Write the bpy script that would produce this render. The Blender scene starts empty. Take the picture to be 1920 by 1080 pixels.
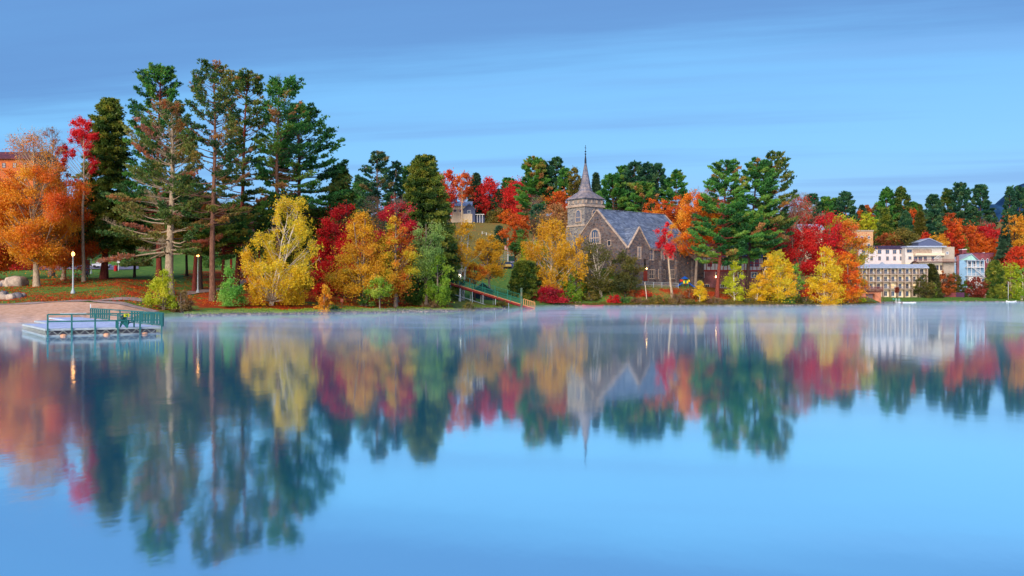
EXPOSURE = 0.38; SKY_STR = 0.12; SUN_STR = 4.2; SUN_ANG = 50; W_ROUGH = 0.058; W_BUMP = 0.009
MIST_H = 0.55; MIST_D = 0.0045; MIST_W = 0.011
import bpy, bmesh, math, random
import numpy as np
from mathutils import Vector, Matrix

SC = bpy.context.scene
COL = SC.collection
R = math.radians
F_PX, PX0, PYH, CAM_H = 1663.0, 960.0, 553.0, 3.1      # lens and eye height the real distances were worked out with

def ptx(px, Y): return (px - PX0) / F_PX * Y
def ptz(py, Y): return CAM_H + (PYH - py) / F_PX * Y
def shoreY(py): return F_PX * CAM_H / (py - PYH)

# ------------------------------------------------------------------ colours and materials
def lin(v):
    v /= 255.0
    return v / 12.92 if v <= 0.04045 else ((v + 0.055) / 1.055) ** 2.4
def c(r, g, b, k=1.0): return (lin(r) * k, lin(g) * k, lin(b) * k, 1.0)

MATS = {}
def new_mat(name):
    m = bpy.data.materials.new(name); m.use_nodes = True
    nt = m.node_tree; nt.nodes.clear()
    out = nt.nodes.new('ShaderNodeOutputMaterial')
    return m, nt, out
def N(nt, t, **kw):
    n = nt.nodes.new(t)
    for k, v in kw.items():
        if k in n.inputs: n.inputs[k].default_value = v
        else: setattr(n, k, v)
    return n
def L(nt, a, b): nt.links.new(a, b)
def ramp(nt, fac, stops):
    r = N(nt, 'ShaderNodeValToRGB'); e = r.color_ramp.elements
    while len(e) > 1: e.remove(e[-1])
    e[0].position = stops[0][0]; e[0].color = stops[0][1]
    for p, col in stops[1:]:
        x = e.new(p); x.color = col
    if fac is not None: L(nt, fac, r.inputs[0])
    return r
def even(cols): return [(i / max(1, len(cols) - 1), k) for i, k in enumerate(cols)]

def leaf_mat(name, cols, trans=0.42):
    if name in MATS: return MATS[name]
    m, nt, out = new_mat(name)
    at = N(nt, 'ShaderNodeAttribute', attribute_name='tint')
    r = ramp(nt, at.outputs['Fac'], even(cols))
    d = N(nt, 'ShaderNodeBsdfDiffuse'); t = N(nt, 'ShaderNodeBsdfTranslucent')
    g = N(nt, 'ShaderNodeBsdfGlossy', Roughness=0.55); g.inputs['Color'].default_value = (0.9, 0.9, 0.9, 1)
    mx = N(nt, 'ShaderNodeMixShader'); mx.inputs[0].default_value = trans
    mg = N(nt, 'ShaderNodeMixShader'); mg.inputs[0].default_value = 0.03
    L(nt, r.outputs[0], d.inputs[0]); L(nt, r.outputs[0], t.inputs[0])
    L(nt, d.outputs[0], mx.inputs[1]); L(nt, t.outputs[0], mx.inputs[2])
    L(nt, mx.outputs[0], mg.inputs[1]); L(nt, g.outputs[0], mg.inputs[2])
    L(nt, mg.outputs[0], out.inputs[0]); MATS[name] = m
    return m

def surf(name, cols, scale=3.0, rough=0.75, bump=0.3, detail=6, stretch=(1, 1, 1), metal=0.0, spec=0.3, emit=None, tex='noise', contrast=0.25, bdist=0.05):
    """Surface with a noise-mottled colour and bump, in object space."""
    if name in MATS: return MATS[name]
    m, nt, out = new_mat(name)
    p = N(nt, 'ShaderNodeBsdfPrincipled', Roughness=rough, Metallic=metal)
    p.inputs['Specular IOR Level'].default_value = spec
    tc = N(nt, 'ShaderNodeTexCoord'); mp = N(nt, 'ShaderNodeMapping'); mp.inputs['Scale'].default_value = stretch
    L(nt, tc.outputs['Object'], mp.inputs[0])
    n = N(nt, 'ShaderNodeTexNoise', Scale=scale, Detail=detail, Roughness=0.65)
    L(nt, mp.outputs[0], n.inputs['Vector'])
    if len(cols) == 1:
        b = cols[0]; cols = [tuple(x * (1 - contrast) for x in b[:3]) + (1,), b, tuple(min(1, x * (1 + contrast)) for x in b[:3]) + (1,)]
    k = len(cols)
    r = ramp(nt, n.outputs['Fac'], [(0.32 + 0.36 * i / (k - 1), q) for i, q in enumerate(cols)])
    L(nt, r.outputs[0], p.inputs['Base Color'])
    if bump:
        bp = N(nt, 'ShaderNodeBump', Strength=bump, Distance=bdist); L(nt, n.outputs['Fac'], bp.inputs['Height']); L(nt, bp.outputs[0], p.inputs['Normal'])
    if emit:
        p.inputs['Emission Color'].default_value = emit[0]; p.inputs['Emission Strength'].default_value = emit[1]
    L(nt, p.outputs[0], out.inputs[0]); MATS[name] = m
    return m

def stone_mat(name, cols, mortar, scale=1.6, rough=0.85):
    """Random rubble masonry: voronoi stones, each its own colour, with mortar joints."""
    if name in MATS: return MATS[name]
    m, nt, out = new_mat(name)
    p = N(nt, 'ShaderNodeBsdfPrincipled', Roughness=rough)
    tc = N(nt, 'ShaderNodeTexCoord'); mp = N(nt, 'ShaderNodeMapping'); mp.inputs['Scale'].default_value = (1, 1, 1.7)
    L(nt, tc.outputs['Object'], mp.inputs[0])
    v = N(nt, 'ShaderNodeTexVoronoi', Scale=scale); e = N(nt, 'ShaderNodeTexVoronoi', Scale=scale); e.feature = 'DISTANCE_TO_EDGE'
    L(nt, mp.outputs[0], v.inputs['Vector']); L(nt, mp.outputs[0], e.inputs['Vector'])
    sp = N(nt, 'ShaderNodeSeparateColor'); L(nt, v.outputs['Color'], sp.inputs[0])
    r = ramp(nt, sp.outputs[0], even(cols))
    n = N(nt, 'ShaderNodeTexNoise', Scale=0.35, Detail=4); L(nt, tc.outputs['Object'], n.inputs['Vector'])
    hs = N(nt, 'ShaderNodeHueSaturation'); L(nt, r.outputs[0], hs.inputs['Color'])
    mr = N(nt, 'ShaderNodeMapRange'); mr.inputs['To Min'].default_value = 0.6; mr.inputs['To Max'].default_value = 1.4
    L(nt, n.outputs['Fac'], mr.inputs[0]); L(nt, mr.outputs[0], hs.inputs['Value'])
    ms = ramp(nt, e.outputs['Distance'], [(0.02, (1, 1, 1, 1)), (0.07, (0, 0, 0, 1))])
    mx = N(nt, 'ShaderNodeMix', data_type='RGBA'); L(nt, ms.outputs[0], mx.inputs[0])
    L(nt, hs.outputs[0], mx.inputs[6]); mx.inputs[7].default_value = mortar
    L(nt, mx.outputs[2], p.inputs['Base Color'])
    bp = N(nt, 'ShaderNodeBump', Strength=0.6, Distance=0.06); L(nt, e.outputs['Distance'], bp.inputs['Height']); L(nt, bp.outputs[0], p.inputs['Normal'])
    L(nt, p.outputs[0], out.inputs[0]); MATS[name] = m
    return m

def brick_mat(name, c1, c2, mortar, w=0.4, h=0.12, rot=(R(90), 0, 0), msize=0.02, rough=0.8, bump=0.3):
    """Courses (bricks, slates, clapboards) laid in object space; rot brings the wall or roof plane to XY."""
    if name in MATS: return MATS[name]
    m, nt, out = new_mat(name)
    p = N(nt, 'ShaderNodeBsdfPrincipled', Roughness=rough)
    tc = N(nt, 'ShaderNodeTexCoord'); sx = N(nt, 'ShaderNodeSeparateXYZ'); L(nt, tc.outputs['Object'], sx.inputs[0])
    ad = N(nt, 'ShaderNodeMath', operation='ADD'); L(nt, sx.outputs[0], ad.inputs[0]); L(nt, sx.outputs[1], ad.inputs[1])
    cb = N(nt, 'ShaderNodeCombineXYZ'); L(nt, ad.outputs[0], cb.inputs[0]); L(nt, sx.outputs[2], cb.inputs[1])
    b = N(nt, 'ShaderNodeTexBrick'); b.inputs['Scale'].default_value = 1.0
    b.inputs['Brick Width'].default_value = w; b.inputs['Row Height'].default_value = h; b.inputs['Mortar Size'].default_value = msize
    b.inputs['Color1'].default_value = c1; b.inputs['Color2'].default_value = c2; b.inputs['Mortar'].default_value = mortar
    L(nt, cb.outputs[0], b.inputs['Vector'])
    n = N(nt, 'ShaderNodeTexNoise', Scale=0.5, Detail=5); L(nt, tc.outputs['Object'], n.inputs['Vector'])
    hs = N(nt, 'ShaderNodeHueSaturation'); L(nt, b.outputs[0], hs.inputs['Color'])
    mr = N(nt, 'ShaderNodeMapRange'); mr.inputs['From Min'].default_value = 0.3; mr.inputs['From Max'].default_value = 0.7; mr.inputs['To Min'].default_value = 0.65; mr.inputs['To Max'].default_value = 1.35
    L(nt, n.outputs['Fac'], mr.inputs[0]); L(nt, mr.outputs[0], hs.inputs['Value'])
    L(nt, hs.outputs[0], p.inputs['Base Color'])
    if bump:
        bp = N(nt, 'ShaderNodeBump', Strength=bump, Distance=0.03); L(nt, b.outputs['Fac'], bp.inputs['Height']); bp.invert = True; L(nt, bp.outputs[0], p.inputs['Normal'])
    L(nt, p.outputs[0], out.inputs[0]); MATS[name] = m
    return m

def glow(name, col, strength):
    if name in MATS: return MATS[name]
    m, nt, out = new_mat(name)
    e = N(nt, 'ShaderNodeEmission', Strength=strength); e.inputs[0].default_value = col
    L(nt, e.outputs[0], out.inputs[0]); MATS[name] = m
    return m
def glass(name='window_glass', col=(0.03, 0.04, 0.06, 1)):
    if name in MATS: return MATS[name]
    m, nt, out = new_mat(name)
    p = N(nt, 'ShaderNodeBsdfPrincipled', Roughness=0.08); p.inputs['Base Color'].default_value = col
    p.inputs['Specular IOR Level'].default_value = 0.7
    L(nt, p.outputs[0], out.inputs[0]); MATS[name] = m
    return m

# ------------------------------------------------------------------ objects
def tag(o, label=None, cat=None, group=None, kind=None):
    if label: o['label'] = label
    if cat: o['category'] = cat
    if group: o['group'] = group
    if kind: o['kind'] = kind
    return o
def empty(name, loc, rz=0.0):
    o = bpy.data.objects.new(name, None); COL.objects.link(o)
    o.location = loc; o.rotation_euler = (0, 0, rz); o.empty_display_size = 0.5
    return o
def link(name, me, parent=None, mat=None):
    o = bpy.data.objects.new(name, me); COL.objects.link(o)
    if mat is not None and len(me.materials) == 0: me.materials.append(mat)
    if parent is not None: o.parent = parent
    return o
def copy_tree(o, parent=None):
    k = o.copy(); COL.objects.link(k)
    if parent is not None: k.parent = parent
    for ch in list(o.children): copy_tree(ch, k)
    return k

class MB:
    """Collects boxes, bars, tubes and polygons; build() links them as ONE mesh object."""
    def __init__(s): s.v = []; s.f = []
    def add(s, vs, fs):
        k = len(s.v); s.v += [tuple(p) for p in vs]; s.f += [tuple(i + k for i in f) for f in fs]; return s
    def box(s, x0, x1, y0, y1, z0, z1):
        return s.add([(x0, y0, z0), (x1, y0, z0), (x1, y1, z0), (x0, y1, z0), (x0, y0, z1), (x1, y0, z1), (x1, y1, z1), (x0, y1, z1)],
                     [(0, 3, 2, 1), (4, 5, 6, 7), (0, 1, 5, 4), (1, 2, 6, 5), (2, 3, 7, 6), (3, 0, 4, 7)])
    def bar(s, a, b, w=0.05, h=None):
        h = h or w; a = Vector(a); b = Vector(b); d = (b - a).normalized()
        u = d.cross(Vector((0, 0, 1)))
        if u.length < 1e-3: u = Vector((1, 0, 0))
        u.normalize(); q = u.cross(d).normalized()
        vs = [p + u * i * w / 2 + q * j * h / 2 for p in (a, b) for i, j in ((-1, -1), (1, -1), (1, 1), (-1, 1))]
        return s.add(vs, [(0, 3, 2, 1), (4, 5, 6, 7), (0, 1, 5, 4), (1, 2, 6, 5), (2, 3, 7, 6), (3, 0, 4, 7)])
    def tube(s, pts, rad, n=8, cap=True):
        pts = [Vector(p) for p in pts]; k = len(pts)
        if not hasattr(rad, '__len__'): rad = [rad] * k
        vs = []
        for i, p in enumerate(pts):
            d = (pts[min(i + 1, k - 1)] - pts[max(i - 1, 0)]).normalized()
            u = d.cross(Vector((0, 1, 0.01)));
            if u.length < 1e-3: u = Vector((1, 0, 0))
            u.normalize(); q = u.cross(d).normalized()
            for j in range(n):
                a = 2 * math.pi * j / n; vs.append(p + (u * math.cos(a) + q * math.sin(a)) * rad[i])
        fs = [(i * n + j, i * n + (j + 1) % n, (i + 1) * n + (j + 1) % n, (i + 1) * n + j) for i in range(k - 1) for j in range(n)]
        if cap: fs += [tuple(range(n))[::-1], tuple((k - 1) * n + j for j in range(n))]
        return s.add(vs, fs)
    def lathe(s, prof, n=12, o=(0, 0, 0)):
        vs = [(o[0] + r * math.cos(2 * math.pi * j / n), o[1] + r * math.sin(2 * math.pi * j / n), o[2] + z) for r, z in prof for j in range(n)]
        k = len(prof)
        fs = [(i * n + j, i * n + (j + 1) % n, (i + 1) * n + (j + 1) % n, (i + 1) * n + j) for i in range(k - 1) for j in range(n)]
        fs += [tuple(range(n))[::-1], tuple((k - 1) * n + j for j in range(n))]
        return s.add(vs, fs)
    def prism(s, poly, d):
        """closed solid: polygon (list of 3D points) swept by vector d"""
        n = len(poly); d = Vector(d); a = [Vector(p) for p in poly]; b = [p + d for p in a]
        return s.add(a + b, [tuple(range(n))[::-1], tuple(range(n, 2 * n))] + [(i, (i + 1) % n, n + (i + 1) % n, n + i) for i in range(n)])
    def build(s, name, mat, parent=None, smooth=False, bevel=0):
        me = bpy.data.meshes.new(name); me.from_pydata(s.v, [], s.f)
        bm = bmesh.new(); bm.from_mesh(me); bmesh.ops.recalc_face_normals(bm, faces=bm.faces)
        if bevel: bmesh.ops.bevel(bm, geom=list(bm.edges), offset=bevel, segments=1, affect='EDGES', profile=0.5)
        bm.to_mesh(me); bm.free()
        if smooth: me.shade_smooth()
        return link(name, me, parent, mat)

def np_mesh(name, V, F, mat, parent=None, tint=None, smooth=False):
    """V (n,3); F (m,k) all faces with k corners; tint per face"""
    V = np.asarray(V, np.float32); F = np.asarray(F, np.int32); m, k = F.shape
    me = bpy.data.meshes.new(name)
    me.vertices.add(len(V)); me.vertices.foreach_set('co', V.ravel())
    me.loops.add(m * k); me.loops.foreach_set('vertex_index', F.ravel())
    me.polygons.add(m); me.polygons.foreach_set('loop_start', np.arange(0, m * k, k, dtype=np.int32))
    me.polygons.foreach_set('use_smooth', np.full(m, smooth, bool))
    me.update(calc_edges=True)
    if tint is not None:
        a = me.attributes.new('tint', 'FLOAT', 'FACE'); a.data.foreach_set('value', np.asarray(tint, np.float32))
    me.materials.append(mat)
    if parent is False: return me
    return link(name, me, parent)

# ------------------------------------------------------------------ terrain (heights in metres above the lake)
def prof(shore, pts): return [(0, -3.0), (shore - 14, -2.0), (shore, 0.0)] + [(Y, ptz(py, Y)) for Y, py in pts]
COLS = [
 (-6000, prof(70, [(100, 560), (160, 525), (240, 497), (290, 470), (400, 430), (700, 420)])),
 (-500, prof(92, [(125, 572), (135, 566), (158, 532), (200, 512), (240, 494), (290, 450), (400, 405), (700, 400)])),
 (0,    prof(99, [(125, 576), (135, 569), (146, 555), (158, 536), (200, 514), (240, 495), (290, 452), (400, 410), (700, 400)])),
 (137,  prof(102, [(128, 572), (137, 562), (147, 550), (170, 526), (200, 516), (240, 495), (300, 455), (400, 415), (700, 400)])),
 (230,  prof(113, [(128, 574), (138, 562), (150, 545), (170, 524), (205, 514), (240, 497), (300, 460), (400, 420), (700, 405)])),
 (330,  prof(128, [(134, 585), (142, 575), (152, 562), (168, 537), (210, 510), (260, 495), (330, 460), (450, 425), (700, 410)])),
 (500,  prof(139, [(143, 584), (150, 576), (162, 557), (176, 540), (230, 505), (280, 490), (350, 455), (450, 425), (700, 410)])),
 (700,  prof(153, [(158, 580), (166, 572), (185, 559), (220, 540), (280, 500), (380, 450), (480, 425), (700, 410)])),
 (850,  prof(168, [(174, 579), (185, 571), (215, 552), (260, 525), (320, 492), (400, 450), (480, 417), (560, 405), (700, 405)])),
 (935,  prof(190, [(198, 574), (215, 563), (240, 550), (270, 535), (300, 513), (320, 504), (345, 491), (420, 445), (480, 418), (560, 408), (700, 405)])),
 (1000, prof(215, [(222, 572), (240, 562), (260, 547), (280, 533), (310, 512), (345, 490), (420, 447), (480, 425), (560, 410), (700, 405)])),
 (1060, prof(233, [(238, 572), (248, 565), (260, 553), (275, 540), (300, 525), (340, 500), (420, 455), (500, 420), (700, 405)])),
 (1150, prof(236, [(239, 572), (245, 562), (250, 545), (254, 528), (266, 525), (320, 520), (370, 490), (440, 450), (520, 420), (700, 405)])),
 (1300, prof(243, [(247, 570), (252, 558), (258, 541), (272, 537), (320, 532), (370, 500), (440, 460), (540, 415), (700, 405)])),
 (1500, prof(254, [(259, 569), (268, 561), (285, 553), (310, 543), (400, 500), (520, 430), (700, 405)])),
 (1600, prof(262, [(268, 569), (280, 564), (300, 560), (380, 548), (430, 500), (560, 430), (700, 410)])),
 (1635, prof(285, [(292, 567), (305, 563), (330, 559), (390, 555), (430, 520), (560, 430), (700, 410)])),
 (1665, prof(362, [(367, 564), (378, 558), (400, 556), (425, 548), (450, 520), (560, 430), (700, 410)])),
 (1800, prof(375, [(380, 562), (392, 557.5), (430, 553), (460, 535), (520, 480), (620, 430), (760, 415)])),
 (1920, prof(390, [(396, 563), (406, 558.5), (440, 553), (470, 540), (530, 480), (640, 430), (760, 415)])),
 (2500, prof(400, [(408, 560), (440, 552), (480, 530), (560, 470), (640, 430), (760, 415)])),
 (8000, prof(420, [(440, 552), (480, 530), (560, 500), (760, 470)])),
]
CPX = np.array([k for k, _ in COLS], float)
def hgt(X, Y, rough=True):
    X = np.atleast_1d(np.asarray(X, float)); Y = np.atleast_1d(np.asarray(Y, float))
    p = np.clip(PX0 + F_PX * X / np.maximum(Y, 1), CPX[0], CPX[-1] - 1e-3)
    i = np.clip(np.searchsorted(CPX, p, side='right') - 1, 0, len(CPX) - 2)
    t = (p - CPX[i]) / (CPX[i + 1] - CPX[i])
    prof_z = np.stack([np.interp(Y, [a for a, _ in q], [b for _, b in q]) for _, q in COLS])
    j = np.arange(len(X)); z = prof_z[i, j] * (1 - t) + prof_z[i + 1, j] * t
    if rough:
        w = np.clip((z - 0.3) / 2, 0, 1)
        z = z + w * (0.16 * np.sin(X * 0.31 + 0.7 * np.sin(Y * 0.23)) * np.sin(Y * 0.27 + 1.3) + 0.07 * np.sin(X * 0.9 + Y * 0.5) * np.sin(Y * 0.83 - X * 0.3))
        z = z + np.clip(1 - np.abs(z) / 0.8, 0, 1) * 0.12 * (np.sin(X * 0.8 + 2 * np.sin(X * 0.21)) + 0.6 * np.sin(X * 2.1 + Y))
    return z
def gz(X, Y): return float(hgt(X, Y)[0])
def gp(px, Y, dz=0.0):
    X = ptx(px, Y); return (X, Y, gz(X, Y) + dz)
# ------------------------------------------------------------------ trees
def tubes(P0, P1, r0, r1, n=3):
    """many separate tapered tubes at once -> V, F (quads)"""
    P0 = np.asarray(P0, float).reshape(-1, 3); P1 = np.asarray(P1, float).reshape(-1, 3); m = len(P0)
    d = P1 - P0; d /= np.maximum(np.linalg.norm(d, axis=1, keepdims=True), 1e-6)
    ref = np.where(np.abs(d[:, 2:3]) > 0.9, np.array([[1.0, 0, 0]]), np.array([[0, 0, 1.0]]))
    u = np.cross(d, ref); u /= np.linalg.norm(u, axis=1, keepdims=True); q = np.cross(u, d)
    a = np.arange(n) * 2 * np.pi / n
    ring = u[:, None, :] * np.cos(a)[None, :, None] + q[:, None, :] * np.sin(a)[None, :, None]
    r0 = np.broadcast_to(r0, (m,)); r1 = np.broadcast_to(r1, (m,))
    A = P0[:, None] + ring * r0[:, None, None]; B = P1[:, None] + ring * r1[:, None, None]
    V = np.concatenate([A, B], 1).reshape(-1, 3)
    j = np.arange(n); k = (j + 1) % n
    f = np.stack([j, k, k + n, j + n], 1)
    F = (f[None] + (np.arange(m) * 2 * n)[:, None, None]).reshape(-1, 4)
    return V, F
class Wood:
    def __init__(s): s.V = []; s.F = []; s.k = 0
    def add(s, V, F):
        s.V.append(V); s.F.append(F + s.k); s.k += len(V)
    def segs(s, P0, P1, r0, r1, n=3):
        if len(P0): s.add(*tubes(P0, P1, r0, r1, n))
    def path(s, P, r, n=6):
        """one continuous tube along points P (k,3) with radii r"""
        P = np.asarray(P, float); k = len(P); r = np.broadcast_to(r, (k,))
        d = np.gradient(P, axis=0); d /= np.maximum(np.linalg.norm(d, axis=1, keepdims=True), 1e-6)
        ref = np.where(np.abs(d[:, 2:3]) > 0.95, np.array([[0, 1.0, 0]]), np.array([[0, 0, 1.0]]))
        if abs(d[0, 2]) > 0.6: ref = np.repeat([[0, 1.0, 0.0]], k, 0)
        u = np.cross(d, ref); u /= np.maximum(np.linalg.norm(u, axis=1, keepdims=True), 1e-6); q = np.cross(u, d)
        a = np.arange(n) * 2 * np.pi / n
        V = P[:, None] + (u[:, None] * np.cos(a)[None, :, None] + q[:, None] * np.sin(a)[None, :, None]) * r[:, None, None]
        j = np.arange(n); f = np.stack([j, (j + 1) % n, (j + 1) % n + n, j + n], 1)
        F = (f[None] + (np.arange(k - 1) * n)[:, None, None]).reshape(-1, 4)
        s.add(V.reshape(-1, 3), F)
    def mesh(s, name, mat, parent): return np_mesh(name, np.concatenate(s.V), np.concatenate(s.F), mat, parent, smooth=True)

def unit(v): return v / np.maximum(np.linalg.norm(v, axis=-1, keepdims=True), 1e-9)

def leaves(rng, P, size, up=0.5):
    """one diamond leaf (or leaf spray) per point"""
    n = len(P)
    nrm = unit(rng.normal(size=(n, 3)) + np.array([0, -0.25, up]))
    a = unit(np.cross(nrm, rng.normal(size=(n, 3)))); b = np.cross(nrm, a)
    s = size * rng.uniform(0.6, 1.35, n)[:, None]
    fold = nrm * s * 0.18
    V = np.stack([P - a * s * 0.62, P - b * s * 0.36 + fold, P + a * s * 0.62, P + b * s * 0.36 + fold], 1).reshape(-1, 3)
    return V, np.arange(4 * n).reshape(n, 4)

SHAPES = {
 'round':  lambda t: np.sin(np.pi * np.clip(t, 0, 1) ** 0.85 * 0.93 + 0.13) ** 0.62,
 'broad':  lambda t: (np.sin(np.pi * np.clip(t, 0, 1) ** 0.65 * 0.93 + 0.15)) ** 0.6,
 'vase':   lambda t: np.sin(np.pi * np.clip(t, 0, 1) ** 1.35 * 0.9 + 0.2) ** 0.7,
 'column': lambda t: np.sin(np.pi * np.clip(t, 0, 1) ** 0.62 * 0.96 + 0.1) ** 0.8,
 'cone':   lambda t: (1 - np.clip(t, 0, 1) * 0.95) ** 0.75 * np.clip(0.55 + t * 4, 0, 1),
 'dome':   lambda t: np.sqrt(np.clip(1 - np.clip(t, 0, 1) ** 2 * 0.97, 0, 1)),
}
def deciduous(name, loc, H, W, zb, leaf, n, mat, bark, seed=0, shape='round', clumps=None, gap=0.12, bare=0.0, trunks=1, lean=0.0,
              r0=None, tint_h=0.0, tint0=0.0, tint_s=0.6, csz=1.0, weep=0.0, spread=0.3, clist=None, low=0.0, kids=('trunk', 'crown'), bend=0.0):
    rng = np.random.default_rng(seed + 11)
    root = empty(name, loc); wood = Wood(); prof_ = SHAPES[shape]
    r0 = r0 or 0.016 * H + 0.05
    clumps = clumps or int(np.clip(60 * (W / 10) ** 1.2 * ((H - zb) / 10) ** 0.7, 24, 170))
    def axis(z): z = np.asarray(z, float); return np.stack([lean * (z / H) + bend * np.sin(z / H * 3.1), 0.12 * lean * np.sin(z), z], -1)
    # stems
    tops = []; limbs = []
    for k in range(trunks):
        ang = 2 * np.pi * k / max(trunks, 1) + rng.uniform(0, 1); sp = 0 if trunks == 1 else spread * W * rng.uniform(0.5, 1)
        zz = np.linspace(0, H * (0.93 if k == 0 else rng.uniform(0.7, 0.92)), 11); tt = zz / H
        P = axis(zz) + np.stack([np.cos(ang) * sp * tt ** 0.9, np.sin(ang) * sp * tt ** 0.9, 0 * zz], 1)
        P[1:, :2] += np.cumsum(rng.normal(0, 0.006 * H, (10, 2)), 0) * 0.6
        if trunks > 1: P[:, :2] += np.array([np.cos(ang), np.sin(ang)]) * r0 * 0.7
        rr = r0 * (1 if trunks == 1 else 0.7) * (1 - tt) ** 0.8 + 0.02; rr[0] *= 1.45; rr[1] *= 1.04
        P[0, 2] = -0.5
        wood.path(P, rr, 8); tops.append((P, rr))
    # crown clump centres inside an uneven envelope
    Hc = H - zb
    t = rng.beta(1.15, 1.25, clumps); az = rng.uniform(0, 2 * np.pi, clumps)
    lump = 1 + 0.2 * np.sin(az * 3 + seed) * np.sin(t * 9 + seed) + rng.normal(0, 0.1, clumps)
    rad = W / 2 * prof_(t) * lump * np.sqrt(rng.uniform(0.08, 1, clumps))
    C = axis(zb + t * Hc * 0.97); C[:, 0] += np.cos(az) * rad; C[:, 1] += np.sin(az) * rad
    cr = csz * W * rng.uniform(0.09, 0.19, clumps) * (1 - 0.35 * t)
    if clist is not None:
        C = np.array([[a, b, d] for a, b, d, _ in clist], float); cr = np.array([e for *_, e in clist], float); t = (C[:, 2] - zb) / Hc; clumps = len(C)
    # limbs: from a stem to each clump, thin ones for most
    for i in range(clumps):
        P, rr = tops[rng.integers(len(tops))]
        hz = np.linalg.norm(C[i, :2] - axis(C[i, 2])[:2])
        zs = np.clip(C[i, 2] - hz * rng.uniform(0.5, 1.2) - 0.03 * H, zb * 0.75 + 0.02 * H, P[-1, 2] * 0.97)
        k = np.interp(zs, P[:, 2], np.arange(len(P))); s = np.array([np.interp(k, np.arange(len(P)), P[:, a]) for a in range(3)])
        rs = np.interp(k, np.arange(len(P)), rr)
        mid = (s + C[i]) / 2 + np.array([0, 0, -0.06 * hz]) + rng.normal(0, 0.04 * hz + 0.02, 3)
        big = rs * rng.uniform(0.12, 0.4)
        u = np.linspace(0, 1, 5)[:, None]; Q = s * (1 - u) ** 2 + 2 * mid * u * (1 - u) + C[i] * u ** 2
        wood.path(Q, big * (1 - u[:, 0]) ** 0.7 + 0.012, 4); limbs.append(Q)
    # twigs
    nt = int(6 + 10 * bare)
    P0 = np.repeat(C, nt, 0); D = unit(rng.normal(size=P0.shape) + np.array([0, 0, 0.4])) * np.repeat(cr, nt)[:, None] * rng.uniform(0.6, 1.5, (len(P0), 1))
    wood.segs(P0, P0 + D, 0.014 + 0.0006 * W, 0.006, 3)
    if bare > 0:
        hi = np.where(t > 1 - bare * 0.8)[0]
        P1 = (P0 + D).reshape(clumps, nt, 3)[hi].reshape(-1, 3); P1 = np.repeat(P1, 3, 0)
        D1 = unit(rng.normal(size=P1.shape) + np.array([0, 0, 0.8])) * (0.07 * W) * rng.uniform(0.5, 1.2, (len(P1), 1))
        wood.segs(P1, P1 + D1, 0.02, 0.008, 3)
    # leaves
    keep = rng.uniform(size=clumps) > gap
    wgt = cr ** 2 * np.where(keep, 1.0, 0.08) * np.where(t > 1 - bare, 0.16 if bare > 0 else 1, 1.0)
    idx = rng.choice(clumps, n, p=wgt / wgt.sum())
    off = rng.normal(size=(n, 3)); off = unit(off) * (rng.uniform(0, 1, (n, 1)) ** 0.45) * np.array([1, 1, 0.72])
    P = C[idx] + off * cr[idx][:, None] * rng.uniform(0.75, 1.2, (n, 1))
    loose = rng.uniform(size=n) < (0.3 if clist is None else 0.45)
    P[loose] += rng.normal(size=(int(loose.sum()), 3)) * (cr[idx][loose][:, None] * (0.42 if bare > 0 else 0.68))
    if weep > 0:
        hang = rng.uniform(size=n) < 0.55; st = rng.choice(np.where(~hang)[0], max(20, n // 26)); S = P[st]
        pick = rng.integers(0, len(S), int(hang.sum())); dn = rng.uniform(0, 1, len(pick)) * (0.5 + rng.uniform(0, 1, len(S)))[pick] * weep * H * 0.3
        P[hang] = S[pick] + np.stack([rng.normal(0, 0.13, len(pick)) + 0.05 * dn, rng.normal(0, 0.13, len(pick)), -dn], 1)
    P[:, 2] = np.maximum(P[:, 2], 0.15 + low)
    ct = rng.uniform(0, 1, clumps)
    tint = tint0 + tint_s * (0.72 * ct[idx] + 0.28 * rng.uniform(0, 1, n)) + tint_h * np.clip((P[:, 2] - zb) / Hc, 0, 1) + (1 - tint_s - abs(tint_h)) * 0.5 * (tint0 == 0)
    drift = 0.13 * np.sin(P[:, 0] * 5.0 / W + seed) + 0.10 * np.sin(P[:, 2] * 6.0 / Hc + seed * 1.7)
    odd = rng.uniform(size=n) < 0.04
    tint = np.where(odd, rng.uniform(0, 1, n), tint + drift)
    wood.mesh(kids[0], bark, root)
    V, F = leaves(rng, P, leaf)
    np_mesh(kids[1], V, F, mat, root, np.clip(tint, 0.01, 0.99))
    return root

def tufts(rng, P, D, ln, wd, k):
    """k slim needle blades per point, leaning along D"""
    n = len(P); P = np.repeat(P, k, 0); D = np.repeat(D, k, 0)
    d = unit(D + rng.normal(size=P.shape) * 0.75); s = ln * rng.uniform(0.6, 1.25, (len(P), 1))
    b = unit(np.cross(d, rng.normal(size=P.shape))) * wd * rng.uniform(0.6, 1.2, (len(P), 1))
    base = P - d * s * 0.25; tip = P + d * s * 0.75
    V = np.stack([base - b * 0.35, P + d * s * 0.2 - b, tip, P + d * s * 0.2 + b], 1).reshape(-1, 3)
    return V, np.arange(4 * len(P)).reshape(-1, 4), np.repeat(np.arange(n), k)

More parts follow.
